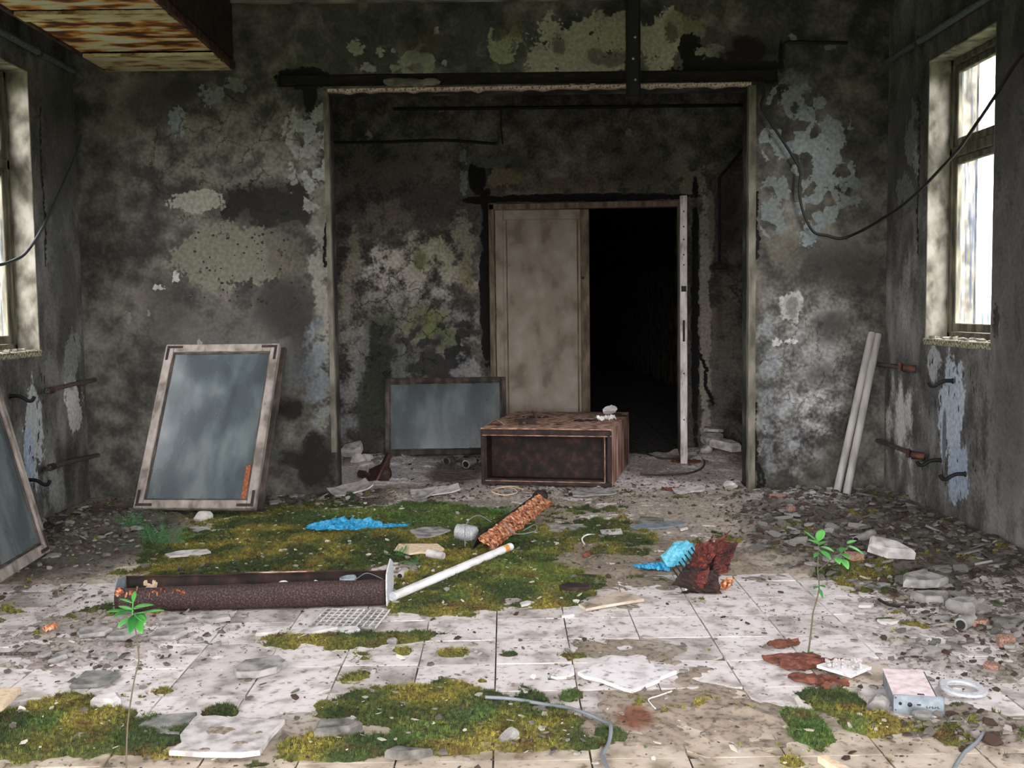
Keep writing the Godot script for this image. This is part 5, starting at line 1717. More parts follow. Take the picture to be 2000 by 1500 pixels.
func tubes() -> void:
	# white tube lying across the moss
	var a := put(768, 1180) + Vector3.UP * 0.022
	var b := put(997, 1086) + Vector3.UP * 0.024
	var root := thing("white_tube", "long white tube with a rusty band lying slantwise on the moss", "tube", a)
	var v := b - a
	var st := start(true)
	tube(st, [Vector3.ZERO, v * 0.3, v * 0.925], 0.0205, 16)
	tube(st, [v * 0.965, v], 0.0205, 16)
	obj("tube", st, M["white_enamel"], root)
	st = start(true)
	tube(st, [v * 0.925, v * 0.965], 0.0209, 16)
	obj("rusty_band", st, M["stain"], root)
	for q in [[1.0, 1.008], [-0.01, 0.0]]:
		st = start(true)
		tube(st, [v * q[0], v * q[1]], 0.0175, 14)
		obj("end_cap", st, M["white_dull"], root)
	# two pipes leaning in the right corner
	for q in [[1634, 970, 1703, 650, "left one of two grey plastic pipes leaning in the right corner"], [1653, 974, 1715, 653, "right one of two grey plastic pipes leaning in the right corner"]]:
		var p := put(q[0], q[1])
		var top := on_d(q[2], q[3], 7.46)
		var t := thing("leaning_pipe", q[4], "pipe", p, 0.0, "grey pipes leaning in the corner")
		var w := top - p
		st = start(true)
		tube(st, [Vector3.ZERO, w * 0.5, w], 0.0255, 16)
		obj("pipe", st, M["grey_pvc"], t)
		st = start(true)
		tube(st, [w, w * 1.004], 0.0225, 14)
		obj("bore", st, M["hook"], t)


func rusted_bits() -> void:
	# flaking angle iron on the moss
	var a := put(928, 1086)
	var b := put(1048, 994)
	var v := Vector3(b.x - a.x, 0, b.z - a.z)
	var long := v.length()
	var root := thing("angle_iron", "long rust-flaked angle iron lying on the moss beside the white tube", "iron")
	var x := v.normalized()
	root.transform = Transform3D(Basis(x, Vector3.UP, x.cross(Vector3.UP)), a)
	var nz := noise(FastNoiseLite.TYPE_SIMPLEX_SMOOTH, 14.0, 660, 4)
	var st := start()
	sheet(st, 50, 8, func(u, w): return Vector3(u * long, 0.075 - 0.06 * w + 0.015 * nz.get_noise_2d(u * long, w), 0.015 + 0.085 * w + 0.02 * nz.get_noise_2d(u * long + 4.0, w * 0.1)), 0.006)
	obj("flaking_face", st, M["rust_orange"], root)
	st = start()
	sheet(st, 40, 4, func(u, w): return Vector3(u * long, 0.01 + 0.075 * w, -0.02 + 0.035 * w + 0.006 * nz.get_noise_2d(u * long, 9.0)), 0.006)
	obj("dark_flange", st, M["steel_dark"], root)
	st = start()
	for k in 60:
		var u := rng.randf()
		var w := rng.randf()
		var s := rng.randf_range(0.008, 0.024)
		slab(st, shard(6).map(func(q): return q * s), 0.002, Transform3D(Basis.from_euler(Vector3(rng.randf_range(0.2, 1.1), rng.randf() * TAU, rng.randf_range(-0.5, 0.5))), Vector3(u * long, 0.082 - 0.06 * w, 0.018 + 0.085 * w)), 0.0005)
	obj("rust_flakes", st, M["rust_orange"], root)
	st = start()
	boxat(st, Vector3(long - 0.01, 0.02, -0.03), Vector3(long + 0.09, 0.09, 0.06), 0.02)
	obj("end_block", st, M["rust_dark"], root)
	st = start(true)
	tube(st, curve([Vector3(0.3, 0.10, 0.0), Vector3(0.22, 0.15, -0.05), Vector3(0.1, 0.12, -0.08), Vector3(0.02, 0.02, -0.06)], 6), 0.003, 5)
	obj("wire", st, M["grey_cable"], root)
	st = start(true)
	tube(st, curve([Vector3(0.36, 0.08, 0.06), Vector3(0.30, 0.04, 0.14), Vector3(0.34, 0.05, 0.24), Vector3(0.42, 0.07, 0.22), Vector3(0.43, 0.03, 0.15)], 6), 0.003, 5)
	obj("wire", st, M["grey_cable"], root)
	# torn and crumpled plates, right of the middle
	var base := put(1365, 1158)
	var d0 := -base.z
	var t := thing("crumpled_metal", "crumpled dark red rusted sheet metal standing up with a blue bag caught in it", "scrap metal", base)
	var n2 := noise(FastNoiseLite.TYPE_SIMPLEX_SMOOTH, 5.0, 661, 3)
	var patch := func(called: String, corners: Array, bulge: float, mat: String, nu := 12, nv := 12, rough := 0.005) -> void:
		# corners: [px, py, extra depth] for (0,0) (1,0) (0,1) (1,1)
		var c := corners.map(func(q): return on_d(q[0], q[1], d0 + q[2]) - base)
		for q in c:
			q.y = maxf(q.y, 0.004)
		var s := start()
		var sd := rng.randf() * 50.0
		sheet(s, nu, nv, func(u, v2):
			var p: Vector3 = c[0].lerp(c[1], u).lerp(c[2].lerp(c[3], u), v2)
			var k := n2.get_noise_2d(u * 1.3 + sd, v2 * 1.3)
			var edge := n2.get_noise_2d(u * 1.6 + sd, v2 * 1.6 + 9.0)
			p += Vector3(edge * rough * 2.0, edge * rough * v2 * 1.5, bulge * sin(u * PI) * sin(v2 * 2.2) + k * rough * 3.0)
			p.y = maxf(p.y, 0.003)
			return p, 0.004)
		obj(called, s, M[mat], t)
	patch.call("torn_plate", [[1376, 1134, 0.14], [1402, 1132, 0.18], [1380, 1060, 0.16], [1412, 1060, 0.24]], 0.0, "rust_dark")
	patch.call("torn_plate", [[1338, 1132, 0.02], [1380, 1140, 0.04], [1360, 1062, 0.10], [1393, 1044, 0.14]], 0.07, "rust_red", 12, 16, 0.008)
	patch.call("torn_plate", [[1376, 1088, 0.06], [1390, 1094, 0.08], [1398, 1055, 0.12], [1427, 1036, 0.2]], 0.01, "rust_red", 6, 12, 0.004)
	patch.call("torn_plate", [[1390, 1126, 0.07], [1420, 1118, 0.16], [1404, 1057, 0.12], [1440, 1062, 0.24]], -0.02, "rust_corrugated", 12, 20)
	patch.call("torn_plate", [[1312, 1142, 0.0], [1408, 1168, -0.02], [1342, 1100, 0.06], [1400, 1114, 0.07]], 0.07, "rust_dark", 16, 12, 0.006)
	patch.call("torn_plate", [[1338, 1148, 0.0], [1392, 1156, 0.0], [1350, 1112, 0.04], [1384, 1106, 0.06]], 0.09, "rust_red", 12, 12, 0.006)
	patch.call("torn_plate", [[1334, 1164, 0.0], [1406, 1168, 0.04], [1350, 1146, 0.03], [1412, 1140, 0.1]], 0.05, "rust_dark", 14, 10, 0.008)
	patch.call("orange_tongue", [[1404, 1152, 0.02], [1424, 1150, 0.06], [1412, 1132, 0.03], [1434, 1126, 0.09]], 0.01, "rust_orange", 8, 8, 0.006)
	for k in 7:
		var s := start()
		var p := on_d(1324 + k * 6.5, 1126 - k * 6.5, d0 - 0.01 + k * 0.006) - base
		var q := on_d(1314 + k * 6.0, 1111 - k * 7.0, d0 - 0.02 + k * 0.006) - base
		bar(s, p, q, 0.009, 0.006)
		obj("tooth", s, M["steel_dark"], t)
	# rusted stub standing in the alcove, left
	base = put(735, 940)
	t = thing("rusted_stub", "rusted folded iron stub standing on the dust left of the low sash", "scrap metal", base)
	st = start()
	sheet(st, 8, 8, func(u, w): return Vector3(-0.02 + 0.10 * w + 0.05 * u, 0.005 + 0.20 * w, 0.0 - 0.05 * w + 0.05 * sin(u * 3.0)), 0.008)
	obj("folded_plate", st, M["rust"], t)
	st = start()
	sheet(st, 8, 6, func(u, w): return Vector3(-0.06 + 0.16 * u, 0.004 + 0.07 * w * (1.0 + u), 0.04 - 0.10 * w), 0.008)
	obj("folded_plate", st, M["rust_dark"], t)
	st = start()
	lump(st, Transform3D(Basis().scaled(Vector3(0.06, 0.06, 0.06)), Vector3(0.06, 0.05, -0.02)), 7, 7)
	obj("clod", st, M["rust_dark"], t)
	st = start(true)
	tube(st, [Vector3(-0.13, 0.055, 0.0), Vector3(-0.08, 0.05, 0.02)], 0.028, 9)
	tube(st, [Vector3(-0.09, 0.05, 0.02), Vector3(-0.04, 0.05, 0.03)], 0.014, 8)
	obj("bolt_head", st, M["rust_dark"], t)


func bags() -> void:
	var nz := noise(FastNoiseLite.TYPE_SIMPLEX_SMOOTH, 7.0, 670, 4)
	var nf := noise(FastNoiseLite.TYPE_SIMPLEX, 24.0, 671, 3)
	var a := put(602, 1043)
	var b := put(797, 1037)
	var v := Vector3(b.x - a.x, 0, b.z - a.z)
	var x := v.normalized()
	var root := thing("blue_bag", "torn bright blue plastic bag spread flat across the moss", "plastic bag")
	root.transform = Transform3D(Basis(x, Vector3.UP, x.cross(Vector3.UP)), a)
	var long := v.length()
	var st := start()
	sheet(st, 70, 22, func(u, w):
		var fat: float = (0.35 + 0.65 * sin(clampf(u * 1.25, 0, 1) * PI)) * (1.0 + 0.35 * nz.get_noise_2d(u * 2.4, 3.0))
		var z: float = (w - 0.5) * 0.20 * fat + 0.012 * nf.get_noise_2d(u * 0.8, w * 0.2)
		var up := (0.010 + 0.048 * pow(maxf(0.0, sin(w * PI)), 0.8) * fat * clampf(0.55 + 1.3 * nz.get_noise_2d(u * long * 1.2, w * 0.25), 0.0, 1.3) + 0.005 * nf.get_noise_2d(u * long * 0.7, w * 0.15)) * (1.0 if u < 0.72 else 0.45)
		return Vector3(u * long + 0.025 * nf.get_noise_2d(w * 0.8, u), maxf(0.003, up), z), 0.002)
	obj("film", st, M["bag"], root)
	# the one caught in the crumpled metal
	var tail := put(1236, 1112)
	var mid := put(1305, 1116)
	root = thing("blue_bag", "light blue plastic bag snagged on the crumpled red metal, its tail trailing left", "plastic bag", mid)
	v = mid - tail
	st = start()
	sheet(st, 30, 8, func(u, w): return -v * (1.0 - u) + Vector3(0, 0.008 + 0.03 * u * sin(w * PI) + 0.008 * nf.get_noise_2d(u, w * 0.3), (w - 0.5) * (0.05 + 0.07 * u)), 0.002)
	obj("tail", st, M["bag"], root)
	st = start()
	sheet(st, 30, 26, func(u, w):
		var th: float = (u - 0.5) * PI * 1.2
		var swell := 0.45 + 0.55 * sin(clampf(w * 1.1, 0.06, 1.0) * PI * 0.86)
		var r := 0.07 * swell * (1.0 + 0.22 * absf(sin(th * 2.6 + w * 5.0)) - 0.2 * absf(sin(w * 8.0 + th * 0.8)) + 0.25 * nz.get_noise_2d(u * 0.4, w * 0.4))
		var core := Vector3(-0.015, 0.03, 0.0).lerp(Vector3(0.118, 0.09, 0.02), w)
		return core + Vector3(-0.02 * cos(th) * (1.0 - w), cos(th) * r * 0.95, sin(th) * r), 0.002)
	obj("crumpled_body", st, M["bag_light"], root)


func small_things() -> void:
	# clouded jar
	var p := put(912, 1064)
	var t := thing("glass_jar", "cloudy grey jar lying on its side in the moss", "jar", p + Vector3.UP * 0.046)
	var st := start(true)
	t.basis = Basis(Vector3(0.93, -0.06, 0.36).normalized().cross(Vector3.UP).normalized(), PI / 2)
	t.basis = Basis.looking_at(Vector3(0.35, 0, -0.93), Vector3.UP)
	lathe(st, [[0.0, -0.058], [0.034, -0.058], [0.043, -0.050], [0.046, -0.035], [0.046, 0.025], [0.041, 0.037], [0.038, 0.041]], Transform3D(Basis(Vector3.BACK, -PI / 2 - 0.12), Vector3.ZERO) * Transform3D(Basis(Vector3.RIGHT, PI), Vector3.ZERO), 26)
	obj("body", st, M["jar"], t)
	st = start(true)
	lathe(st, [[0.037, 0.040], [0.0405, 0.041], [0.041, 0.058], [0.038, 0.061], [0.034, 0.058], [0.034, 0.045], [0.0, 0.044]], Transform3D(Basis(Vector3.BACK, -PI / 2 - 0.12), Vector3.ZERO) * Transform3D(Basis(Vector3.RIGHT, PI), Vector3.ZERO), 26)
	obj("rim", st, M["jar"], t)
	# white egg-crate grille
	var a := ground(603, 1222, 0.014)
	var b := ground(733, 1225, 0.014)
	var c := ground(612, 1188, 0.014)
	var x := (b - a).normalized()
	var w := (b - a).length()
	var dp := absf(c.z - a.z) * 1.0
	t = thing("louvre_grille", "white slatted lamp grille lying on the tiles beneath the rusty trough", "grille")
	t.transform = Transform3D(Basis(x, Vector3.UP, x.cross(Vector3.UP)), Vector3(a.x, 0.003, a.z))
	st = start()
	boxat(st, Vector3(0, 0.0, -dp), Vector3(w, 0.006, 0), 0.001)
	obj("backing", st, M["concrete"], t)
	for k in 11:
		st = start()
		var u := w * k / 10.0
		boxat(st, Vector3(u - 0.002, 0.005, -dp), Vector3(u + 0.002, 0.013, 0.0), 0.0008)
		obj("slat", st, M["white_enamel"], t)
	for k in 7:
		st = start()
		var z := -dp * k / 6.0
		boxat(st, Vector3(0, 0.005, z - 0.0015), Vector3(w, 0.012, z + 0.0015), 0.0005)
		obj("cross_slat", st, M["concrete"], t)
	# the loose white tile lying cornerwise
	var corners := [[1128, 1313], [1142, 1321], [1172, 1327], [1232, 1350], [1288, 1328], [1290, 1323], [1322, 1311], [1298, 1304], [1280, 1304], [1276, 1298], [1202, 1282]]
	var o := corners.map(func(q): var g := ground(q[0], q[1], 0.014); return Vector2(g.x, g.z))
	st = start()
	slab(st, o, 0.012, Transform3D(), 0.001)
	var tile := obj("loose_tile", st, M["tile_white"])
	tile.position.y = 0.004
	tag(tile, "loose white floor tile lying cornerwise on the brown dirt", "tile")
	corners = [[1595, 1300], [1662, 1320], [1702, 1303], [1640, 1287]]
	o = corners.map(func(q): var g := ground(q[0], q[1], 0.02); return Vector2(g.x, g.z))
	st = start()
	slab(st, o, 0.011, Transform3D(), 0.001)
	tile = obj("loose_tile", st, M["tile_white"])
	tile.position.y = 0.012
	tag(tile, "small loose white tile heaped with grit beside the seedling's bark", "tile")
	st = start()
	for k in 46:
		var g := ground(rng.randf_range(1612, 1682), rng.randf_range(1288, 1306), 0.024)
		lump(st, Transform3D(Basis().scaled(Vector3.ONE * rng.randf_range(0.003, 0.009)), g + Vector3.UP * rng.randf_range(0.002, 0.006)), 5, 3)
	tag(obj("grit", st, M["concrete_light"]), "grey grit heaped on the small loose tile", "grit", "", "stuff")
	corners = [[1130, 1182], [1145, 1191], [1190, 1183], [1258, 1172], [1236, 1160], [1200, 1158]]
	o = corners.map(func(q): var g := ground(q[0], q[1], 0.012); return Vector2(g.x, g.z))
	st = start()
	slab(st, o, 0.012, Transform3D(), 0.001)
	tile = obj("loose_tile", st, M["tile_cream"])
	tile.position.y = 0.006
	tag(tile, "broken cream tile half under moss, left of the crumpled metal", "tile")
	# the steel switch box
	var fl := put(1745, 1390)
	var fr := put(1844, 1396)
	x = Vector3(fr.x - fl.x, 0, fr.z - fl.z).normalized()
	w = Vector2(fr.x - fl.x, fr.z - fl.z).length()
	var h := 0.060
	dp = 0.25
	t = thing("switch_box", "dusty grey steel box with knock-outs standing in the rubble at lower right", "metal box")
	t.transform = Transform3D(Basis(x, Vector3.UP, x.cross(Vector3.UP)), Vector3(fl.x, maxf(fl.y, fr.y) - 0.004, fl.z))
	st = start()
	boxat(st, Vector3(0, 0, -dp), Vector3(0.003, h - 0.003, 0), 0.001)
	boxat(st, Vector3(w * 0.86, 0, -dp), Vector3(w * 0.86 + 0.003, h - 0.003, 0), 0.001)
	boxat(st, Vector3(0, 0, -dp), Vector3(w * 0.86, h - 0.003, -dp + 0.003), 0.001)
	boxat(st, Vector3(0, 0, -dp), Vector3(w * 0.86, 0.003, 0), 0.001)
	obj("body", st, M["grey_metal"], t)
	st = start()
	boxat(st, Vector3(-0.002, h - 0.003, -dp), Vector3(w * 0.84, h, -0.002), 0.001)
	obj("lid", st, M["pink_dust"], t)
	st = start()
	boxat(st, Vector3(w * 0.48, h, -0.018), Vector3(w * 0.62, h + 0.001, -0.008), 0.0003)
	obj("slot", st, M["hook"], t)
	st = start()
	boxat(st, Vector3(-0.001, 0, -0.002), Vector3(w, h + 0.001, 0.004), 0.0015)
	var front := obj("front_plate", st, M["grey_metal"], t)
	st = start(true)
	for q in [[0.13, 0.55, 0.005], [0.32, 0.52, 0.007], [0.04, 0.2, 0.002], [0.04, 0.85, 0.002]]:
		lathe(st, [[0.0, 0.0012], [q[2], 0.0010], [q[2] * 1.1, 0.0]], Transform3D(Basis(Vector3.RIGHT, PI / 2), Vector3(w * q[0], h * q[1], 0.004)), 12)
	obj("hole", st, M["hook"], front)
	st = start()
	boxat(st, Vector3(w * 0.46, h * 0.50, 0.004), Vector3(w * 0.54, h * 0.58, 0.005), 0.0003)
	for k in 5:      # worn stamped marks
		var u := w * (0.645 + 0.055 * k)
		boxat(st, Vector3(u, h * 0.38, 0.004), Vector3(u + 0.0025, h * (0.50 - 0.04 * (k % 2)), 0.0046), 0.0002)
		boxat(st, Vector3(u, h * (0.44 if k % 2 else 0.38), 0.004), Vector3(u + 0.007, h * (0.47 if k % 2 else 0.41), 0.0046), 0.0002)
	obj("marking", st, M["hook"], front)
	# flat ring beside it
	p = put(1880, 1352)
	t = thing("flat_ring", "flat grey metal ring lying beside the switch box", "ring", p + Vector3.UP * 0.012)
	t.rotation = Vector3(0.05, 0, -0.06)
	st = start()
	lathe(st, [[0.048, 0.0], [0.046, 0.005], [0.050, 0.008], [0.072, 0.008], [0.076, 0.005], [0.076, 0.0], [0.048, 0.0]], Transform3D(), 40)
	obj("ring", st, M["white_dull"], t)
	# cables on the floor
	var run := func(pts: Array, r: float, lift := 0.004) -> SurfaceTool:
		var s := start(true)
		tube(s, curve(pts.map(func(q): return put(q[0], q[1]) + Vector3.UP * (r + lift)), 6), r, 7)
		return s
	tag(obj("floor_cable", run.call([[948, 1378], [1000, 1379], [1060, 1381], [1110, 1389], [1150, 1402], [1180, 1418], [1193, 1436], [1190, 1455], [1178, 1478], [1180, 1492], [1192, 1520]], 0.0062), M["grey_cable"]), "grey cable curving over the front moss and tiles", "cable")
	tag(obj("floor_cable", run.call([[1920, 1440], [1905, 1458], [1882, 1478], [1862, 1510]], 0.006), M["grey_cable"]), "short grey cable at the lower right corner", "cable")
	tag(obj("floor_cable", run.call([[1262, 890], [1290, 899], [1330, 900], [1368, 902], [1376, 910], [1368, 922], [1340, 929], [1290, 931], [1250, 931]], 0.008), M["pipe"]), "looped grey-brown cable on the dust right of the fallen cabinet", "cable")
	tag(obj("floor_cable", run.call([[1312, 1357], [1285, 1366], [1267, 1374], [1272, 1384], [1280, 1391]], 0.0022), M["white_plastic"]), "thin white twist of wire on the brown dirt", "wire")
	tag(obj("floor_rod", run.call([[-60, 1284], [60, 1283], [135, 1282]], 0.0065), M["pipe"]), "thin dark rod lying at the left edge of the floor", "rod")
	tag(obj("floor_rod", run.call([[1716, 1177], [1738, 1189], [1787, 1190]], 0.006), M["steel_dark"]), "black bent rod on the pale floor at right", "rod")
	tag(obj("floor_rod", run.call([[1334, 1146], [1340, 1155]], 0.005), M["white_plastic"]), "stub of white stick against the crumpled metal", "stick")
	tag(obj("wire_coil", run.call([[960, 962], [980, 956], [1000, 960], [1010, 968], [985, 972], [962, 968], [970, 960], [1000, 956], [1022, 962]], 0.004, 0.01), M["board"]), "tangle of pale wire below the fallen cabinet's left corner", "wire")
	# boards and plates on the floor
	var plate := func(called: String, label: String, category: String, pts: Array, thick: float, mat: String, tilt := Vector3.ZERO, lift := 0.004) -> void:
		var m := Vector2.ZERO
		for q in pts:
			m += Vector2(q[0], q[1]) / pts.size()
		var at := put(m.x, m.y)
		var s := start()
		slab(s, pts.map(func(q): var g := ground(q[0], q[1], at.y + thick); return Vector2(g.x - at.x, g.z - at.z)), thick, Transform3D(), minf(0.003, thick * 0.3))
		var e := obj(called, s, M[mat])
		e.position = at + Vector3.UP * lift
		e.rotation = tilt
		tag(e, label, category)
	plate.call("plaster_plate", "large broken whitish plaster plate with patches of brown dirt, on the front moss", "plate", [[380, 1407], [420, 1404], [470, 1410], [557, 1412], [530, 1440], [508, 1472], [470, 1477], [400, 1476], [330, 1472], [356, 1455], [352, 1440]], 0.016, "concrete_light", Vector3(0.01, 0, 0), 0.012)
	var front_plate: Node3D = get_node("plaster_plate")
	var blots := start()
	for q in [[432, 1426, 0.052, 0.8], [470, 1450, 0.03, 0.6], [400, 1462, 0.02, 0.7], [505, 1430, 0.016, 0.8]]:
		var g := ground(q[0], q[1], front_plate.position.y + 0.016)
		slab(blots, shard(11, 0.45, q[3]).map(func(v): return v * q[2]), 0.003, Transform3D(Basis(), Vector3(g.x, front_plate.position.y + 0.0145, g.z) - front_plate.position), 0.002)
	obj("dirt_patch", blots, M["soil"], front_plate)
	plate.call("board", "corner of a beige board jutting in at the lower left edge", "board", [[-70, 1372], [42, 1356], [8, 1392], [-60, 1440], [-120, 1450]], 0.02, "board", Vector3(-0.03, 0, -0.06), 0.035)
	plate.call("slate_piece", "grey slate-like slab on the pale floor left of the stem", "slab", [[135, 1340], [165, 1312], [215, 1310], [236, 1318], [215, 1332], [190, 1338]], 0.012, "slate")
	plate.call("slate_piece", "thin grey slab beside the large plaster plate", "slab", [[270, 1420], [300, 1402], [385, 1398], [372, 1418], [350, 1437], [300, 1436]], 0.010, "slate", Vector3(0.03, 0, 0.03), 0.01)
	plate.call("concrete_slab", "rounded grey concrete slab on white dust left of the front moss", "slab", [[456, 1306], [478, 1290], [545, 1281], [560, 1292], [540, 1304], [500, 1314], [462, 1314]], 0.024, "concrete")
	plate.call("plaster_plate", "beige flat plate lying in the moss before the green weeds", "plate", [[772, 1072], [778, 1063], [855, 1063], [868, 1072], [858, 1081], [820, 1079], [800, 1082]], 0.010, "board")
	plate.call("plaster_plate", "dull brown flat plate in the moss right of the blue bag", "plate", [[800, 1036], [830, 1030], [860, 1030], [880, 1036], [850, 1047], [815, 1052]], 0.008, "concrete")
	plate.call("plaster_plate", "small pale rectangular plate on the moss, middle right", "plate", [[1172, 1036], [1213, 1033], [1216, 1041], [1176, 1043]], 0.012, "concrete_light")
	plate.call("plaster_plate", "brown rectangular plate at the end of the angle iron", "plate", [[1066, 1026], [1155, 1024], [1160, 1036], [1068, 1037]], 0.010, "concrete")
	plate.call("plaster_plate", "long pale crust plate on the moss in front of the leaning sash", "plate", [[322, 1083], [352, 1076], [405, 1073], [412, 1078], [380, 1083], [330, 1087]], 0.012, "concrete_light")
	plate.call("plaster_plate", "flat blue-grey plate on the dirt above the crumpled metal", "plate", [[1228, 1030], [1262, 1021], [1330, 1017], [1342, 1024], [1300, 1031], [1250, 1034]], 0.008, "grey_metal")
	plate.call("plaster_plate", "dark narrow plate behind the flat blue-grey plate", "plate", [[1246, 1016], [1250, 1009], [1296, 1012], [1292, 1020]], 0.02, "concrete_dark")
	plate.call("plaster_plate", "thin white sliver on the dirt above the crumpled metal", "sliver", [[1328, 1034], [1342, 1030], [1344, 1033], [1330, 1037]], 0.006, "white_plastic")
	plate.call("plaster_plate", "thin grey-blue shard in the rubble below the small orange brick", "shard", [[1505, 1024], [1540, 1014], [1556, 1014], [1530, 1022]], 0.008, "slate")
	plate.call("tile_shard", "cracked white tile corner at the left tip of the loose tile", "tile", [[1076, 1322], [1090, 1306], [1120, 1300], [1122, 1316], [1105, 1324], [1086, 1325]], 0.008, "tile_white")
	plate.call("plaster_plate", "dark clod flattened on the moss between tube and tiles", "clod", [[1092, 1144], [1110, 1138], [1155, 1142], [1150, 1148], [1105, 1150]], 0.016, "rust_dark")
	tag(obj("floor_wire", run.call([[1178, 1060], [1150, 1057], [1137, 1060], [1142, 1066]], 0.004), M["white_plastic"]), "pale hooked wire lying on the middle moss", "wire")
	for q in [[832, 1081, 0.026, "small white block touching the green weed in the moss"], [858, 1120, 0.014, "lower white crumb in front of the white tube stub"], [822, 1112, 0.016, "small white crumb left of the white tube stub"], [846, 1128, 0.012, "smallest white crumb below the white tube stub"], [640, 1070, 0.018, "bluish white scrap on the moss under the blue bag"], [1306, 1045, 0.012, "white speck-like stone on the moss left of the crumpled metal"]]:
		var sl := start()
		lump(sl, Transform3D(Basis().scaled(Vector3(q[2], q[2] * 0.6, q[2] * 0.7)), Vector3(0, q[2] * 0.4, 0)), 7, 6)
		var cr := obj("plaster_crumb", sl, M["concrete_light"])
		cr.position = put(q[0], q[1])
		tag(cr, q[3], "crumb")
	plate.call("wooden_lath", "broken lath end at the bottom edge, right of the middle", "lath", [[1597, 1478], [1612, 1476], [1668, 1506], [1650, 1512]], 0.02, "board")
	# curled plates at the lip of the alcove
	for q in [[684, 968, 0.28, 0.13, 0.5, 0.05, "concrete_light", "curled plaster plate leaning at the foot of the alcove's left corner"], [850, 966, 0.34, 0.12, 0.15, 0.035, "concrete_light", "long curled plaster plate on the lip of the alcove below the low sash"], [1160, 968, 0.3, 0.14, 0.0, 0.012, "concrete", "flat plate with a slot lying before the fallen cabinet"], [1345, 965, 0.2, 0.09, 0.1, 0.02, "concrete_light", "pale bent plate beside the dry leaf on the alcove floor"], [830, 975, 0.16, 0.07, -0.4, 0.05, "concrete", "short upturned plate at the lip of the alcove"]]:
		var at := put(q[0], q[1])
		t = thing("curled_plate", q[7], "plate", at + Vector3.UP * 0.006, q[4])
		st = start()
		sheet(st, 10, 5, func(u, v): return Vector3((u - 0.5) * q[2], q[5] * (pow(u, 3.0) + 0.5 * pow(1.0 - v, 2.0)), (v - 0.5) * q[3] * 1.7 * (1.0 - 0.5 * absf(u - 0.4)) + 0.02 * sin(u * 9.0)), 0.009)
		obj("plate", st, M[q[6]], t)
	# pieces of bark and rotten wood round the right seedling
	for q in [[1530, 1262, 0.12, 0.2, "bark piece lying on the white floor above the seedling's foot"], [1545, 1292, 0.2, 0.05, "long bark strip left of the seedling's foot"], [1600, 1300, 0.16, -0.1, "bark strip right of the seedling's foot"], [1590, 1332, 0.16, -0.25, "bark strip below the small loose tile"], [1630, 1345, 0.10, 0.4, "short bark piece on the mossy dirt under the seedling"], [1560, 1305, 0.13, 0.0, "dark bark piece right under the seedling"], [1312, 962, 0.14, -0.3, "dry dark leaf-like bark on the alcove floor"], [1340, 908, 0.24, -0.2, "long dark bark strip beside the looped cable"], [98, 1236, 0.07, 1.2, "round orange-brown bark piece on the left floor"], [1145, 1092, 0.06, 1.0, "reddish leaf-like scrap on the middle moss"]]:
		var at := put(q[0], q[1])
		t = thing("bark_piece", q[4], "bark", at + Vector3.UP * 0.008, q[3])
		st = start()
		var sd := rng.randf() * 30.0
		var nb := noise(FastNoiseLite.TYPE_SIMPLEX, 3.0, 680, 3)
		sheet(st, 12, 5, func(u, v): return Vector3((u - 0.5) * q[2] * (1.0 + 0.2 * nb.get_noise_2d(v + sd, 1.0)), 0.014 * sin(v * PI) + 0.01 * nb.get_noise_2d(u * 2.0 + sd, v), (v - 0.5) * q[2] * 0.38 * (0.4 + sin(u * PI)) * (1.0 + 0.4 * nb.get_noise_2d(u + sd, 5.0))), 0.007)
		obj("bark", st, M["rust_orange"] if q[0] == 98 else M["bark"], t)
	# short pipe stubs
	for q in [[1672, 1072, 1708, 1062, 0.022, "short brown pipe stub in the dark rubble at right", "concrete"], [1876, 1236, 1896, 1224, 0.026, "short hollow pipe stub on the grey rubble at right", "concrete"], [836, 1100, 866, 1104, 0.021, "short white tube stub in the moss behind the long tube", "concrete_light"], [781, 1132, 792, 1122, 0.017, "small pale stub beside the trough's end cap", "concrete_light"], [872, 912, 884, 908, 0.034, "grey pot-like pipe stub below the low sash", "concrete_dark"], [910, 916, 924, 912, 0.036, "grey stub next to the fallen cabinet's left side", "concrete"]]:
		var g: Vector3 = put(q[0], q[1]) + Vector3.UP * q[4]
		var e: Vector3 = put(q[2], q[3]) + Vector3.UP * q[4]
		t = thing("pipe_stub", q[5], "pipe", g)
		var v: Vector3 = e - g
		if v.length() > 0.16:
			v = v.normalized() * 0.16
		st = start(true)
		tube(st, [Vector3.ZERO, v * 0.5, v], q[4], 14)
		obj("pipe", st, M[q[6]], t)
		st = start(true)
		tube(st, [v * -0.012, v * 0.001], q[4] * 0.72, 12)
		obj("bore", st, M["hook"], t)


# ------------------------------------------------------------------ plants
func leaf(parent: Node3D, at: Vector3, dir: Vector3, long: float, wide: float, droop: float, mat: Material, called := "leaf") -> void:
	var x := Vector3(dir.x, 0, dir.z).normalized()
	var side := Vector3.UP.cross(x)
	var rise := dir.normalized().y
	var st := start(true)
	sheet(st, 6, 4, func(u, v):
		var half: float = wide * pow(sin(clampf(u * 0.94 + 0.04, 0, 1) * PI), 0.75)
		var s: float = (v - 0.5) * 2.0
		return at + x * (u * long) + side * s * half + Vector3.UP * (u * long * rise - droop * u * u * long + absf(s) * half * 0.35), 0.0012)
	obj(called, st, mat, parent)

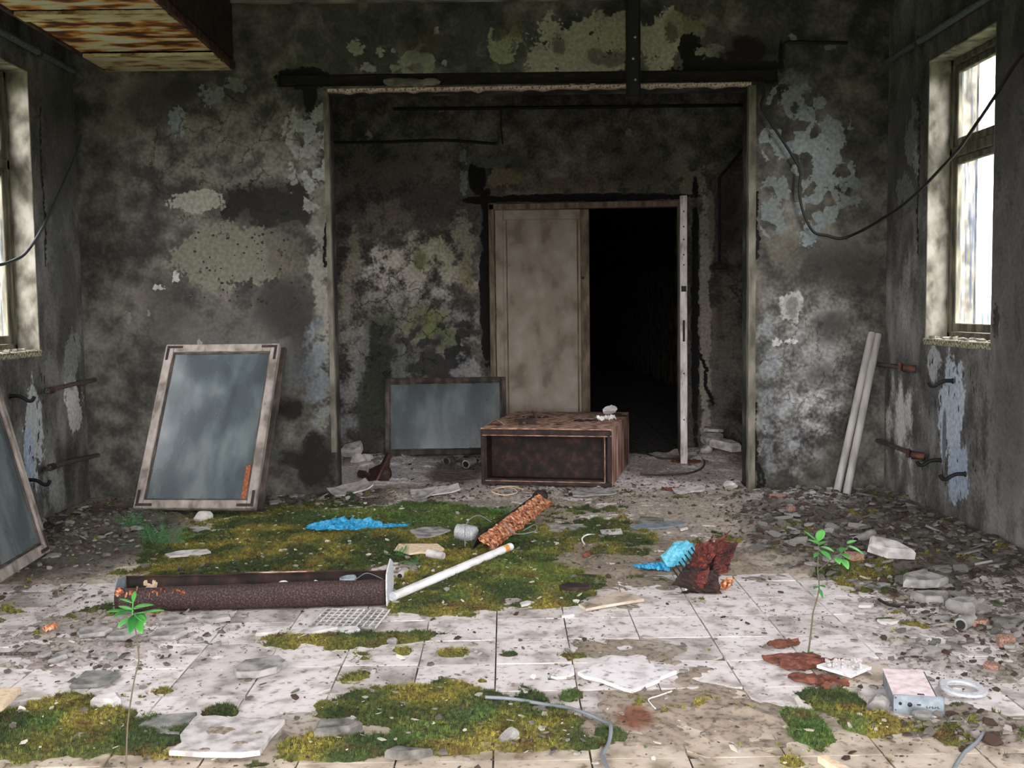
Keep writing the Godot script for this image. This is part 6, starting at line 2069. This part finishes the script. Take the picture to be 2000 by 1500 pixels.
func build_plants() -> void:
	# left seedling in front of the trough
	var foot := put(246, 1512)
	var d := -foot.z
	var t := thing("seedling", "thin leafy seedling at the left in front of the rusty trough", "seedling", foot)
	var pts := []
	for q in [[246, 1512], [248, 1440], [251, 1400], [262, 1330], [271, 1290], [268, 1255], [264, 1226]]:
		pts.append(on_d(q[0], q[1], d) - foot)
	pts[0] = Vector3(0, -0.005, 0)
	var st := start(true)
	tube(st, curve(pts, 5), 0.0026, 7, 0.0018)
	obj("stem", st, M["stem"], t)
	var top: Vector3 = pts[-1]
	st = start(true)
	tube(st, [top, on_d(258, 1195, d) - foot, on_d(260, 1176, d) - foot], 0.0022, 6, 0.0014)
	obj("upper_stem", st, M["leaf0"], t)
	# [leaf base px, py, tip px, py, depth of the tip, half width, droop, tint]
	for q in [[258, 1196, 210, 1193, 0.03, 0.013, 0.10, 0], [258, 1192, 222, 1204, 0.07, 0.013, 0.1, 2], [260, 1194, 232, 1184, -0.05, 0.010, 0.0, 1], [262, 1190, 300, 1180, -0.04, 0.016, 0.1, 1], [264, 1200, 319, 1190, 0.02, 0.012, 0.1, 0], [266, 1200, 284, 1212, 0.06, 0.013, 0.2, 0], [262, 1202, 254, 1227, 0.08, 0.013, 0.5, 2], [263, 1204, 276, 1226, 0.06, 0.014, 0.6, 0], [259, 1206, 230, 1222, 0.06, 0.011, 0.2, 1], [259, 1178, 236, 1170, 0.0, 0.007, 0.0, 1], [260, 1176, 262, 1162, -0.02, 0.006, -0.1, 0], [261, 1188, 284, 1184, 0.05, 0.010, 0.0, 0]]:
		var a := on_d(q[0], q[1], d) - foot
		var b := on_d(q[2], q[3], d - q[4]) - foot
		b.z = a.z + q[4]
		leaf(t, a, b - a, maxf((b - a).length(), 0.035), q[5], q[6] * 0.4, M["leaf%d" % q[7]])
	# right seedling
	foot = put(1577, 1284)
	d = -foot.z
	t = thing("seedling", "tall thin seedling growing from the bark on the right, leaning right at the top", "seedling", foot)
	pts = []
	for q in [[1577, 1284], [1582, 1250], [1586, 1215], [1588, 1196], [1596, 1168], [1600, 1145], [1598, 1125], [1597, 1105], [1599, 1075]]:
		pts.append(on_d(q[0], q[1], d) - foot)
	pts[0] = Vector3(0, -0.005, 0)
	st = start(true)
	tube(st, curve(pts, 5), 0.0036, 7, 0.0018)
	obj("stem", st, M["stem"], t)
	st = start(true)
	tube(st, curve([on_d(1598, 1115, d) - foot, on_d(1612, 1103, d - 0.02) - foot, on_d(1632, 1088, d - 0.03) - foot], 4), 0.0018, 6)
	obj("branch", st, M["stem"], t)
	for q in [[1598, 1060, 1583, 1037, 0.0, 0.016, 0.0, 0], [1598, 1058, 1604, 1036, -0.03, 0.017, 0.0, 1], [1599, 1064, 1580, 1052, 0.05, 0.014, 0.1, 1], [1599, 1066, 1612, 1056, 0.04, 0.014, 0.1, 0], [1600, 1074, 1622, 1088, 0.06, 0.013, 0.3, 0], [1604, 1068, 1628, 1076, 0.02, 0.013, 0.2, 1], [1599, 1080, 1590, 1086, 0.05, 0.008, 0.2, 0], [1632, 1088, 1640, 1098, 0.05, 0.013, 0.4, 1], [1640, 1082, 1660, 1090, 0.03, 0.018, 0.3, 0], [1642, 1078, 1652, 1070, -0.02, 0.016, 0.1, 0], [1644, 1092, 1656, 1106, 0.05, 0.014, 0.5, 1], [1655, 1066, 1684, 1080, 0.02, 0.014, 0.2, 1], [1655, 1062, 1672, 1056, -0.03, 0.012, 0.0, 1], [1599, 1146, 1590, 1148, 0.03, 0.010, 0.2, 2], [1599, 1144, 1610, 1146, 0.02, 0.010, 0.2, 2], [1600, 1150, 1606, 1164, 0.03, 0.006, 0.6, 2], [1580, 1278, 1586, 1272, 0.03, 0.010, 0.0, 0]]:
		var a := on_d(q[0], q[1], d) - foot
		var b := on_d(q[2], q[3], d - q[4]) - foot
		b.z = a.z + q[4]
		leaf(t, a, b - a, maxf((b - a).length(), 0.03), q[5], q[6] * 0.4, M["leaf%d" % q[7]])
	st = start(true)
	tube(st, curve([on_d(1632, 1088, d - 0.03) - foot, on_d(1645, 1078, d - 0.03) - foot, on_d(1660, 1064, d - 0.03) - foot], 4), 0.0015, 6)
	obj("branch", st, M["stem"], t)
	# small ferns: many feathery fronds from scattered crowns
	for q in [[305, 1072, 34, 0.17, 0.12, "soft green fern clump growing in front of the large leaning sash"], [258, 1040, 14, 0.15, 0.05, "darker small fern in the corner beside the large leaning sash"], [782, 1094, 10, 0.10, 0.04, "small fern weed left of the white stub in the moss"], [812, 1108, 8, 0.07, 0.03, "tiny green weed tuft between white crumbs in the moss"], [985, 1012, 10, 0.13, 0.06, "small fern weed behind the upper end of the angle iron"]]:
		var at := put(q[0], q[1])
		t = thing("fern", q[5], "fern", at)
		for k in q[2]:
			st = start(true)
			var a := rng.randf() * TAU
			var out := Vector3(cos(a), 0, sin(a))
			var from: Vector3 = Vector3(rng.randf_range(-1, 1), 0, rng.randf_range(-0.6, 0.6)) * q[4]
			var long: float = q[3] * rng.randf_range(0.6, 1.1)
			var lean := rng.randf_range(0.25, 0.95)
			var path := func(u: float) -> Vector3: return from + out * long * lean * u + Vector3.UP * (long * (1.25 - 0.5 * lean) * u - long * 0.5 * lean * u * u + 0.002)
			var spine := []
			for i in 8:
				spine.append(path.call(i / 7.0))
			tube(st, spine, 0.001, 5, 0.0005)
			var side := Vector3(-sin(a), 0, cos(a))
			for i in range(2, 15):
				var u := i / 15.0
				var pt: Vector3 = path.call(u)
				var l := long * 0.19 * sin(u * PI * 0.85 + 0.4)
				for s in [-1, 1]:
					var tip: Vector3 = pt + side * s * l + out * l * 0.55 + Vector3.UP * rng.randf_range(-0.3, 0.25) * l
					var m: Vector3 = pt.lerp(tip, 0.5)
					var wv := out * l * 0.10
					var lift := Vector3.UP * 0.001
					tri(st, pt, m - wv, tip)
					tri(st, pt, tip, m + wv)
					tri(st, pt + lift, tip, m - wv + lift)
					tri(st, pt + lift, m + wv + lift, tip)
			obj("frond", st, M["fern"] if k % 3 else M["leaf2"], t)


# ------------------------------------------------------------------ rubble
func build_rubble() -> void:
	var chunk := func(called: String, label: String, category: String, px: float, py: float, size: Vector3, turn: float, mat: String, tilt := Vector2.ZERO, cuts := 8) -> void:
		var at := put(px, py)
		var st := start()
		lump(st, Transform3D(Basis().scaled(size / 1.35), Vector3.ZERO), cuts, 7, 0.04)
		var o := obj(called, st, M[mat])
		o.position = at + Vector3.UP * size.y * 0.42
		o.rotation = Vector3(tilt.x, turn, tilt.y)
		tag(o, label, category)
	var block := func(called: String, label: String, category: String, px: float, py: float, size: Vector3, turn: float, mat: String, tilt := Vector2.ZERO, lift := 0.0) -> void:
		var at := put(px, py)
		var st := start()
		var o2 := shard(5 + rng.randi() % 2, 0.45)
		for i in o2.size():
			o2[i] = Vector2(o2[i].x * 0.74 * size.x, o2[i].y * 0.74 * size.z)
		slab(st, o2, size.y, Transform3D(), size.y * (0.12 if mat == "brick" else 0.3))
		var o := obj(called, st, M[mat])
		o.position = at + Vector3.UP * (lift + absf(tilt.x) * size.z * 0.4 + absf(tilt.y) * size.x * 0.4)
		o.rotation = Vector3(tilt.x, turn, tilt.y)
		tag(o, label, category)
	chunk.call("plaster_chunk", "white plaster chunk leaning on the bottom rail of the large sash", "chunk", 396, 1018, Vector3(0.085, 0.06, 0.05), 0.2, "concrete_light")
	block.call("plaster_plate", "thin grey plate in the moss below the white plaster chunk", "plate", 380, 1040, Vector3(0.14, 0.012, 0.09), 0.3, "concrete", Vector2(0.05, 0.05))
	block.call("concrete_slab", "pale tilted slab in the dark rubble right of the leafy seedling", "slab", 1736, 1110, Vector3(0.17, 0.05, 0.12), -0.5, "concrete_light", Vector2(0.25, -0.2), 0.01)
	block.call("concrete_slab", "large flat pale grey slab on top of the right rubble edge", "slab", 1800, 1160, Vector3(0.19, 0.035, 0.15), 0.35, "concrete", Vector2(0.12, -0.05), 0.035)
	block.call("concrete_slab", "grey slab lying under the large flat slab at right", "slab", 1820, 1176, Vector3(0.15, 0.04, 0.10), 0.1, "concrete", Vector2(0.03, 0.02))
	block.call("concrete_block", "angular grey block in front of the two stacked slabs", "block", 1882, 1196, Vector3(0.13, 0.05, 0.10), -0.2, "concrete", Vector2(0.1, 0.05))
	block.call("concrete_slab", "grey slab at the right edge beside the angular block", "slab", 1962, 1222, Vector3(0.13, 0.03, 0.08), 0.1, "concrete_dark")
	block.call("brick_fragment", "orange brick fragment by the hollow pipe stub", "brick", 1918, 1228, Vector3(0.07, 0.03, 0.04), 0.1, "brick")
	block.call("brick_fragment", "pinkish brick fragment at the right edge of the floor", "brick", 1962, 1262, Vector3(0.065, 0.035, 0.05), 0.4, "brick", Vector2(0.1, 0.1))
	block.call("brick_fragment", "pale pink brick scrap above the flat ring", "brick", 1936, 1308, Vector3(0.055, 0.018, 0.05), 0.7, "brick")
	block.call("brick_fragment", "pink brick fragment at the foot of the leafy seedling's branch", "brick", 1668, 1115, Vector3(0.085, 0.03, 0.06), -0.4, "brick", Vector2(0.1, 0.0))
	block.call("brick_fragment", "small orange brick bit in the rubble at the back right", "brick", 1543, 1010, Vector3(0.06, 0.03, 0.05), 0.2, "brick")
	block.call("brick_fragment", "red-brown brick bit at the back wall, right of the alcove", "brick", 1520, 988, Vector3(0.09, 0.03, 0.05), 0.0, "brick")
	block.call("brick_fragment", "orange brick bit at the left corner inside the alcove", "brick", 662, 908, Vector3(0.07, 0.07, 0.05), 0.0, "brick")
	block.call("plaster_block", "long pale block sloping on the alcove heap right of the door", "block", 1420, 898, Vector3(0.22, 0.07, 0.13), -0.6, "concrete_light", Vector2(0.2, -0.15), 0.03)
	block.call("plaster_block", "pale block standing in the alcove heap behind the long block", "block", 1386, 889, Vector3(0.18, 0.06, 0.14), 0.3, "concrete_light", Vector2(0.2, 0.15), 0.06)
	block.call("plaster_plate", "flat pale plate on top of the alcove heap right of the door", "plate", 1392, 886, Vector3(0.2, 0.025, 0.12), -0.2, "concrete_light", Vector2(0.05, -0.1), 0.15)
	chunk.call("plaster_chunk", "rounded pale chunk at the foot of the open door leaf", "chunk", 1378, 896, Vector3(0.08, 0.06, 0.07), 0.0, "concrete_light")
	block.call("plaster_block", "pale angular block in the left corner heap of the alcove", "block", 690, 900, Vector3(0.2, 0.06, 0.14), 0.5, "concrete_light", Vector2(0.3, 0.2), 0.02)
	chunk.call("plaster_chunk", "pale chunk in the left alcove heap beside the rusted stub", "chunk", 716, 904, Vector3(0.09, 0.07, 0.07), 0.3, "concrete_light")
	block.call("plaster_plate", "thin pale shard standing in the left alcove heap", "plate", 700, 912, Vector3(0.12, 0.02, 0.10), 0.8, "concrete_light", Vector2(0.6, 0.2), 0.02)
	chunk.call("plaster_chunk", "lower white chunk spilling from the foot of the open door leaf", "chunk", 1362, 906, Vector3(0.10, 0.05, 0.07), 0.5, "concrete_light")
	chunk.call("plaster_chunk", "white plaster chunk with shreds at the foot of the alcove's right corner", "chunk", 1426, 958, Vector3(0.075, 0.055, 0.06), 0.2, "concrete_light")
	block.call("plaster_block", "white plaster block on the front left moss", "block", 213, 1386, Vector3(0.10, 0.035, 0.05), 0.1, "concrete_light", Vector2(0.15, 0.0))
	chunk.call("concrete_chunk", "small grey lump of concrete on the front moss in the middle", "chunk", 994, 1450, Vector3(0.045, 0.034, 0.03), 0.2, "concrete")
	chunk.call("concrete_chunk", "rounded stone against the left side of the switch box", "chunk", 1712, 1386, Vector3(0.055, 0.045, 0.05), 0.2, "concrete")
	chunk.call("concrete_chunk", "dark stone in front of the switch box", "chunk", 1800, 1406, Vector3(0.05, 0.028, 0.035), 0.1, "slate")
	chunk.call("concrete_chunk", "small pale stone inside the flat ring", "chunk", 1868, 1352, Vector3(0.026, 0.018, 0.02), 0.1, "concrete_light")
	block.call("mossy_stone", "flat brown mossy stone in the front moss left of the middle", "stone", 660, 1440, Vector3(0.15, 0.03, 0.06), 0.1, "concrete_dark", Vector2(0.1, 0.03))
	block.call("mossy_stone", "flat dark stone near the bottom edge in the front moss", "stone", 790, 1478, Vector3(0.12, 0.025, 0.04), 0.0, "concrete_dark")
	chunk.call("concrete_chunk", "small grey stone on the moss strip below the grille", "chunk", 766, 1258, Vector3(0.03, 0.024, 0.025), 0.2, "concrete")
	for q in [[520, 1240, 0.09, "leftmost pale flat stone below the trough's middle"], [586, 1240, 0.10, "flat stone tilted up left of the grille's lower corner"], [622, 1240, 0.13, "white flat stone just below the grille"], [676, 1236, 0.11, "long flat stone under the grille's lower right side"]]:
		block.call("flat_stone", q[3], "stone", q[0], q[1], Vector3(q[2], 0.014, 0.05), rng.randf_range(-0.3, 0.3), "concrete_light", Vector2(0.12, 0.05))
	for q in [[180, 1242, 0.13, "grey flat stone on the left floor under the seedling's leaves"], [118, 1290, 0.06, "small pale block on the left dust"], [345, 1216, 0.12, "grey flat stone under the left end of the trough"], [240, 1250, 0.10, "grey stone beside the left seedling's stem"], [330, 1245, 0.15, "long grey stone on the dust right of the seedling's stem"], [415, 1216, 0.13, "round-topped pale stone at the foot of the trough"]]:
		block.call("flat_stone", q[3], "stone", q[0], q[1], Vector3(q[2], 0.018, 0.08), rng.randf_range(-0.4, 0.4), "concrete", Vector2(0.1, 0.06))
	for q in [[1030, 1183, 0.07, "small pale flat stone on the green moss before the tiles"], [1140, 1128, 0.10, "dark flat clod on the moss right of the tube"], [1735, 1222, 0.08, "pale flat stone on the bright floor right of the seedling"], [1690, 1186, 0.06, "pale flat stone above the bright tiles, right of the seedling"], [1110, 1204, 0.05, "tiny stone at the tile joint in the middle"]]:
		block.call("flat_stone", q[3], "stone", q[0], q[1], Vector3(q[2], 0.012, 0.05), rng.randf_range(-0.4, 0.4), "concrete_light" if q[0] != 1140 else "rust_dark")
	# broken plaster flakes, one by one: [area, how many, size range, materials, label, group]
	var shapes := []
	for k in 10:
		var st := start()
		slab(st, shard(5 + k % 4, 0.45, rng.randf_range(0.55, 0.95)), 1.0, Transform3D(), 0.12)
		st.generate_normals()
		shapes.append(st.commit())
	var areas := [
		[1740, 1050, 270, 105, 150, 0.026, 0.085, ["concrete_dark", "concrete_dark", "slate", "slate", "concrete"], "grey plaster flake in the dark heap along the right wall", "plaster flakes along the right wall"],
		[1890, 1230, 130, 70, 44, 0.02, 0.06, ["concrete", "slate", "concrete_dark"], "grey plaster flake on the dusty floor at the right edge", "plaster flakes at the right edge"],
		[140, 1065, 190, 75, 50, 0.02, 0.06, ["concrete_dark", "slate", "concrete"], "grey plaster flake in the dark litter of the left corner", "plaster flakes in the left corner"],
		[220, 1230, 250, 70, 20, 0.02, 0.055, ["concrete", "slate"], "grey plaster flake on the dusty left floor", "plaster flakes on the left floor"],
		[740, 890, 80, 24, 12, 0.03, 0.07, ["concrete", "concrete_light"], "pale plaster flake in the left heap of the alcove", "plaster flakes in the alcove's left heap"],
		[1395, 900, 60, 14, 14, 0.03, 0.07, ["concrete", "concrete_light"], "pale plaster flake in the right heap of the alcove", "plaster flakes in the alcove's right heap"],
		[1590, 972, 80, 16, 14, 0.02, 0.06, ["concrete_light", "concrete"], "whitish plaster flake at the foot of the wall by the grey pipes", "plaster flakes by the grey pipes"],
		[590, 975, 90, 20, 14, 0.03, 0.075, ["concrete_dark", "concrete"], "grey plaster flake at the foot of the back wall left of the alcove", "plaster flakes under the back wall"],
	]
	var flakes := []
	for q in areas:
		var made := 0
		while made < q[4]:
			var u := Vector2(rng.randf_range(-1, 1), rng.randf_range(-1, 1))
			if u.length() > 1.0:
				continue
			var at := put(q[0] + u.x * q[2], q[1] + u.y * q[3])
			if at.x > X_R - 0.06 or at.x < X_L + 0.06 or at.z < (-D_WALL + 0.05 if absf(at.x - 0.25) > 1.4 else -D_ALC + 0.1):
				continue
			made += 1
			var s := lerpf(q[5], q[6], pow(rng.randf(), 2.2))
			var pick: int = rng.randi() % q[7].size()
			var o := mesh_node("plaster_flake", shapes[rng.randi() % 10], M[q[7][pick]])
			o.transform = Transform3D(Basis.from_euler(Vector3(rng.randfn(0.0, 0.16), rng.randf() * TAU, rng.randfn(0.0, 0.16))) * Basis().scaled(Vector3(s, rng.randf_range(0.006, 0.014), s)), at + Vector3.UP * rng.randf_range(0.001, 0.012))
			flakes.append([o, at, q[7][pick], q[9], q[8]])
	name_flakes(flakes)
	# crumbs past counting
	var crumb := start()
	slab(crumb, shard(5, 0.4, 0.8), 0.5, Transform3D(), 0.15)
	crumb.generate_normals()
	var mesh := crumb.commit()
	var spots := []
	var cols := []
	var tries := 0
	while spots.size() < 14000 and tries < 400000:
		tries += 1
		var d := 2.75 + 6.5 * pow(rng.randf(), 1.2)
		var x := rng.randf_range(X_L + 0.03, X_R - 0.03)
		if d > D_WALL - 0.05 and (x < -1.15 or x > 1.66 or d > D_ALC - 0.05):
			continue
		if rng.randf() > at_field(chips, x, d) * 0.9:
			continue
		var s := 0.004 + 0.020 * pow(rng.randf(), 3.0)
		if rng.randf() < clampf(at_field(chips, x, d) - 0.6, 0, 0.5):
			s *= 1.8
		var y := floor_h(x, d) + rng.randf_range(0.0, 0.006)
		spots.append(Transform3D(Basis.from_euler(Vector3(rng.randfn(0, 0.3), rng.randf() * TAU, rng.randfn(0, 0.3))) * Basis().scaled(Vector3(s, s * rng.randf_range(0.3, 0.8), s)), Vector3(x, y, -d)))
		var v := rng.randf()
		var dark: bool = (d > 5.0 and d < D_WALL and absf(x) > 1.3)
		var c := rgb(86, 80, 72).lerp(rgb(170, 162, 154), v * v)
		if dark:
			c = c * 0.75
		if rng.randf() < 0.2:
			c = rgb(62, 46, 36)
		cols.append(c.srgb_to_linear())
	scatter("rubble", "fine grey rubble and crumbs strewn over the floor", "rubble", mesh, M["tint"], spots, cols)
	# white paint chips lying on the moss and tiles
	spots = []
	cols = []
	while spots.size() < 900:
		var d := 2.8 + 4.6 * rng.randf()
		var x := rng.randf_range(X_L + 0.1, 1.2)
		if at_field(moss, x, d) < 0.1 and rng.randf() < 0.7:
			continue
		var s := 0.004 + 0.018 * pow(rng.randf(), 2.6)
		spots.append(Transform3D(Basis.from_euler(Vector3(rng.randfn(0, 0.25), rng.randf() * TAU, rng.randfn(0, 0.25))) * Basis().scaled(Vector3(s * rng.randf_range(0.9, 1.5), 0.003, s)), Vector3(x, floor_h(x, d) + 0.006, -d)))
		cols.append((rgb(206, 200, 184) * rng.randf_range(0.7, 1.05)).srgb_to_linear())
	scatter("paint_chips", "white paint chips sprinkled over the moss", "chips", mesh, M["tint"], spots, cols)
	# dark crumbs and droppings on the pale tiles
	var clump := noise(FastNoiseLite.TYPE_SIMPLEX_SMOOTH, 1.8, 690, 4)
	spots = []
	cols = []
	while spots.size() < 4200:
		var d := 2.8 + 5.6 * pow(rng.randf(), 1.3)
		var x := rng.randf_range(X_L + 0.1, X_R - 0.1)
		if d > D_WALL - 0.1 and (x < -1.1 or x > 1.6):
			continue
		if at_field(moss, x, d) > 0.0:
			continue
		if clump.get_noise_2d(x, d) < rng.randf_range(-0.1, 0.45):
			continue
		var s := 0.0015 + 0.007 * pow(rng.randf(), 3.0)
		spots.append(Transform3D(Basis.from_euler(Vector3(rng.randfn(0, 0.2), rng.randf() * TAU, 0)) * Basis().scaled(Vector3(s * rng.randf_range(1.0, 1.8), s * 0.6, s)), Vector3(x, floor_h(x, d) + 0.0005, -d)))
		cols.append((rgb(84, 74, 66) * rng.randf_range(0.6, 1.6)).srgb_to_linear())
	scatter("dark_crumbs", "dark crumbs of earth and bark lying on the pale tiles", "crumbs", mesh, M["tint"], spots, cols)


# each flake is told by its tone and by counting outwards from a thing one can find
func name_flakes(flakes: Array) -> void:
	var marks := [[1736, 1110, "pale tilted slab"], [1800, 1160, "stacked grey slabs"], [1882, 1196, "angular grey block"], [1886, 1230, "hollow pipe stub"], [1962, 1262, "pinkish edge brick"], [1690, 1067, "brown pipe stub"], [1600, 1100, "leafy right seedling"], [1375, 1120, "crumpled red metal"], [1790, 1380, "switch box"], [1880, 1352, "flat metal ring"], [1643, 975, "grey leaning pipes"], [1543, 1010, "small orange brick"], [1520, 988, "red-brown brick"], [1668, 1115, "pink brick fragment"],
		[1760, 985, "right wall's far end"], [1850, 1030, "right wall under the hooks"], [1940, 1075, "right wall's near foot"], [380, 1012, "large leaning sash"], [262, 1010, "large sash's left foot"], [60, 1110, "left edge sash"], [130, 1010, "left wall's foot"], [305, 1070, "green fern clump"], [226, 1195, "trough's left end"], [255, 1400, "left seedling's foot"], [98, 1236, "orange-brown bark"], [186, 1325, "slate-like slab"], [60, 1283, "thin dark rod"], [400, 1200, "trough's front side"], [735, 930, "rusted iron stub"], [690, 900, "angular alcove block"], [870, 905, "low sash"], [1339, 910, "open door leaf"], [1418, 892, "long sloping alcove block"], [1462, 950, "alcove's right corner"], [655, 965, "alcove's left corner"], [545, 985, "back wall's foot"], [1426, 958, "shredded white chunk"], [396, 1018, "white plaster chunk"]]
	var tones := {"concrete_dark": "dark grey", "slate": "slate grey", "concrete": "mid grey", "concrete_light": "pale"}
	var sets := {}
	for q in flakes:
		var at: Vector3 = q[1]
		var best := 99.0
		var words := ""
		for m in marks:
			var p := ground(m[0], m[1])
			var gap := Vector2(at.x - p.x, at.z - p.z)
			if gap.length() < best:
				best = gap.length()
				var side := ("right of" if gap.x > 0.0 else "left of") if absf(gap.x) > absf(gap.y) else ("in front of" if gap.y > 0.0 else "behind")
				words = "%s|%s the %s" % [tones[q[2]], side, m[2]]
		if not sets.has(words):
			sets[words] = []
		sets[words].append([best, q])
	var ordinals := ["nearest", "second", "third", "fourth", "fifth", "sixth", "seventh", "eighth", "ninth", "tenth", "eleventh", "twelfth", "thirteenth", "fourteenth", "fifteenth", "sixteenth", "seventeenth", "eighteenth"]
	for words in sets:
		var all: Array = sets[words]
		all.sort_custom(func(a, b): return a[0] < b[0])
		var halves: PackedStringArray = words.split("|")
		for i in all.size():
			var q: Array = all[i][1]
			var label := "%s plaster flake lying %s" % [halves[0], halves[1]]
			if all.size() > 1:
				label = "%s %s plaster flake %s" % [ordinals[mini(i, 17)], halves[0], halves[1]]
				if i > 0:
					label += ", counting outwards"
			tag(q[0], label, "flake", q[3])
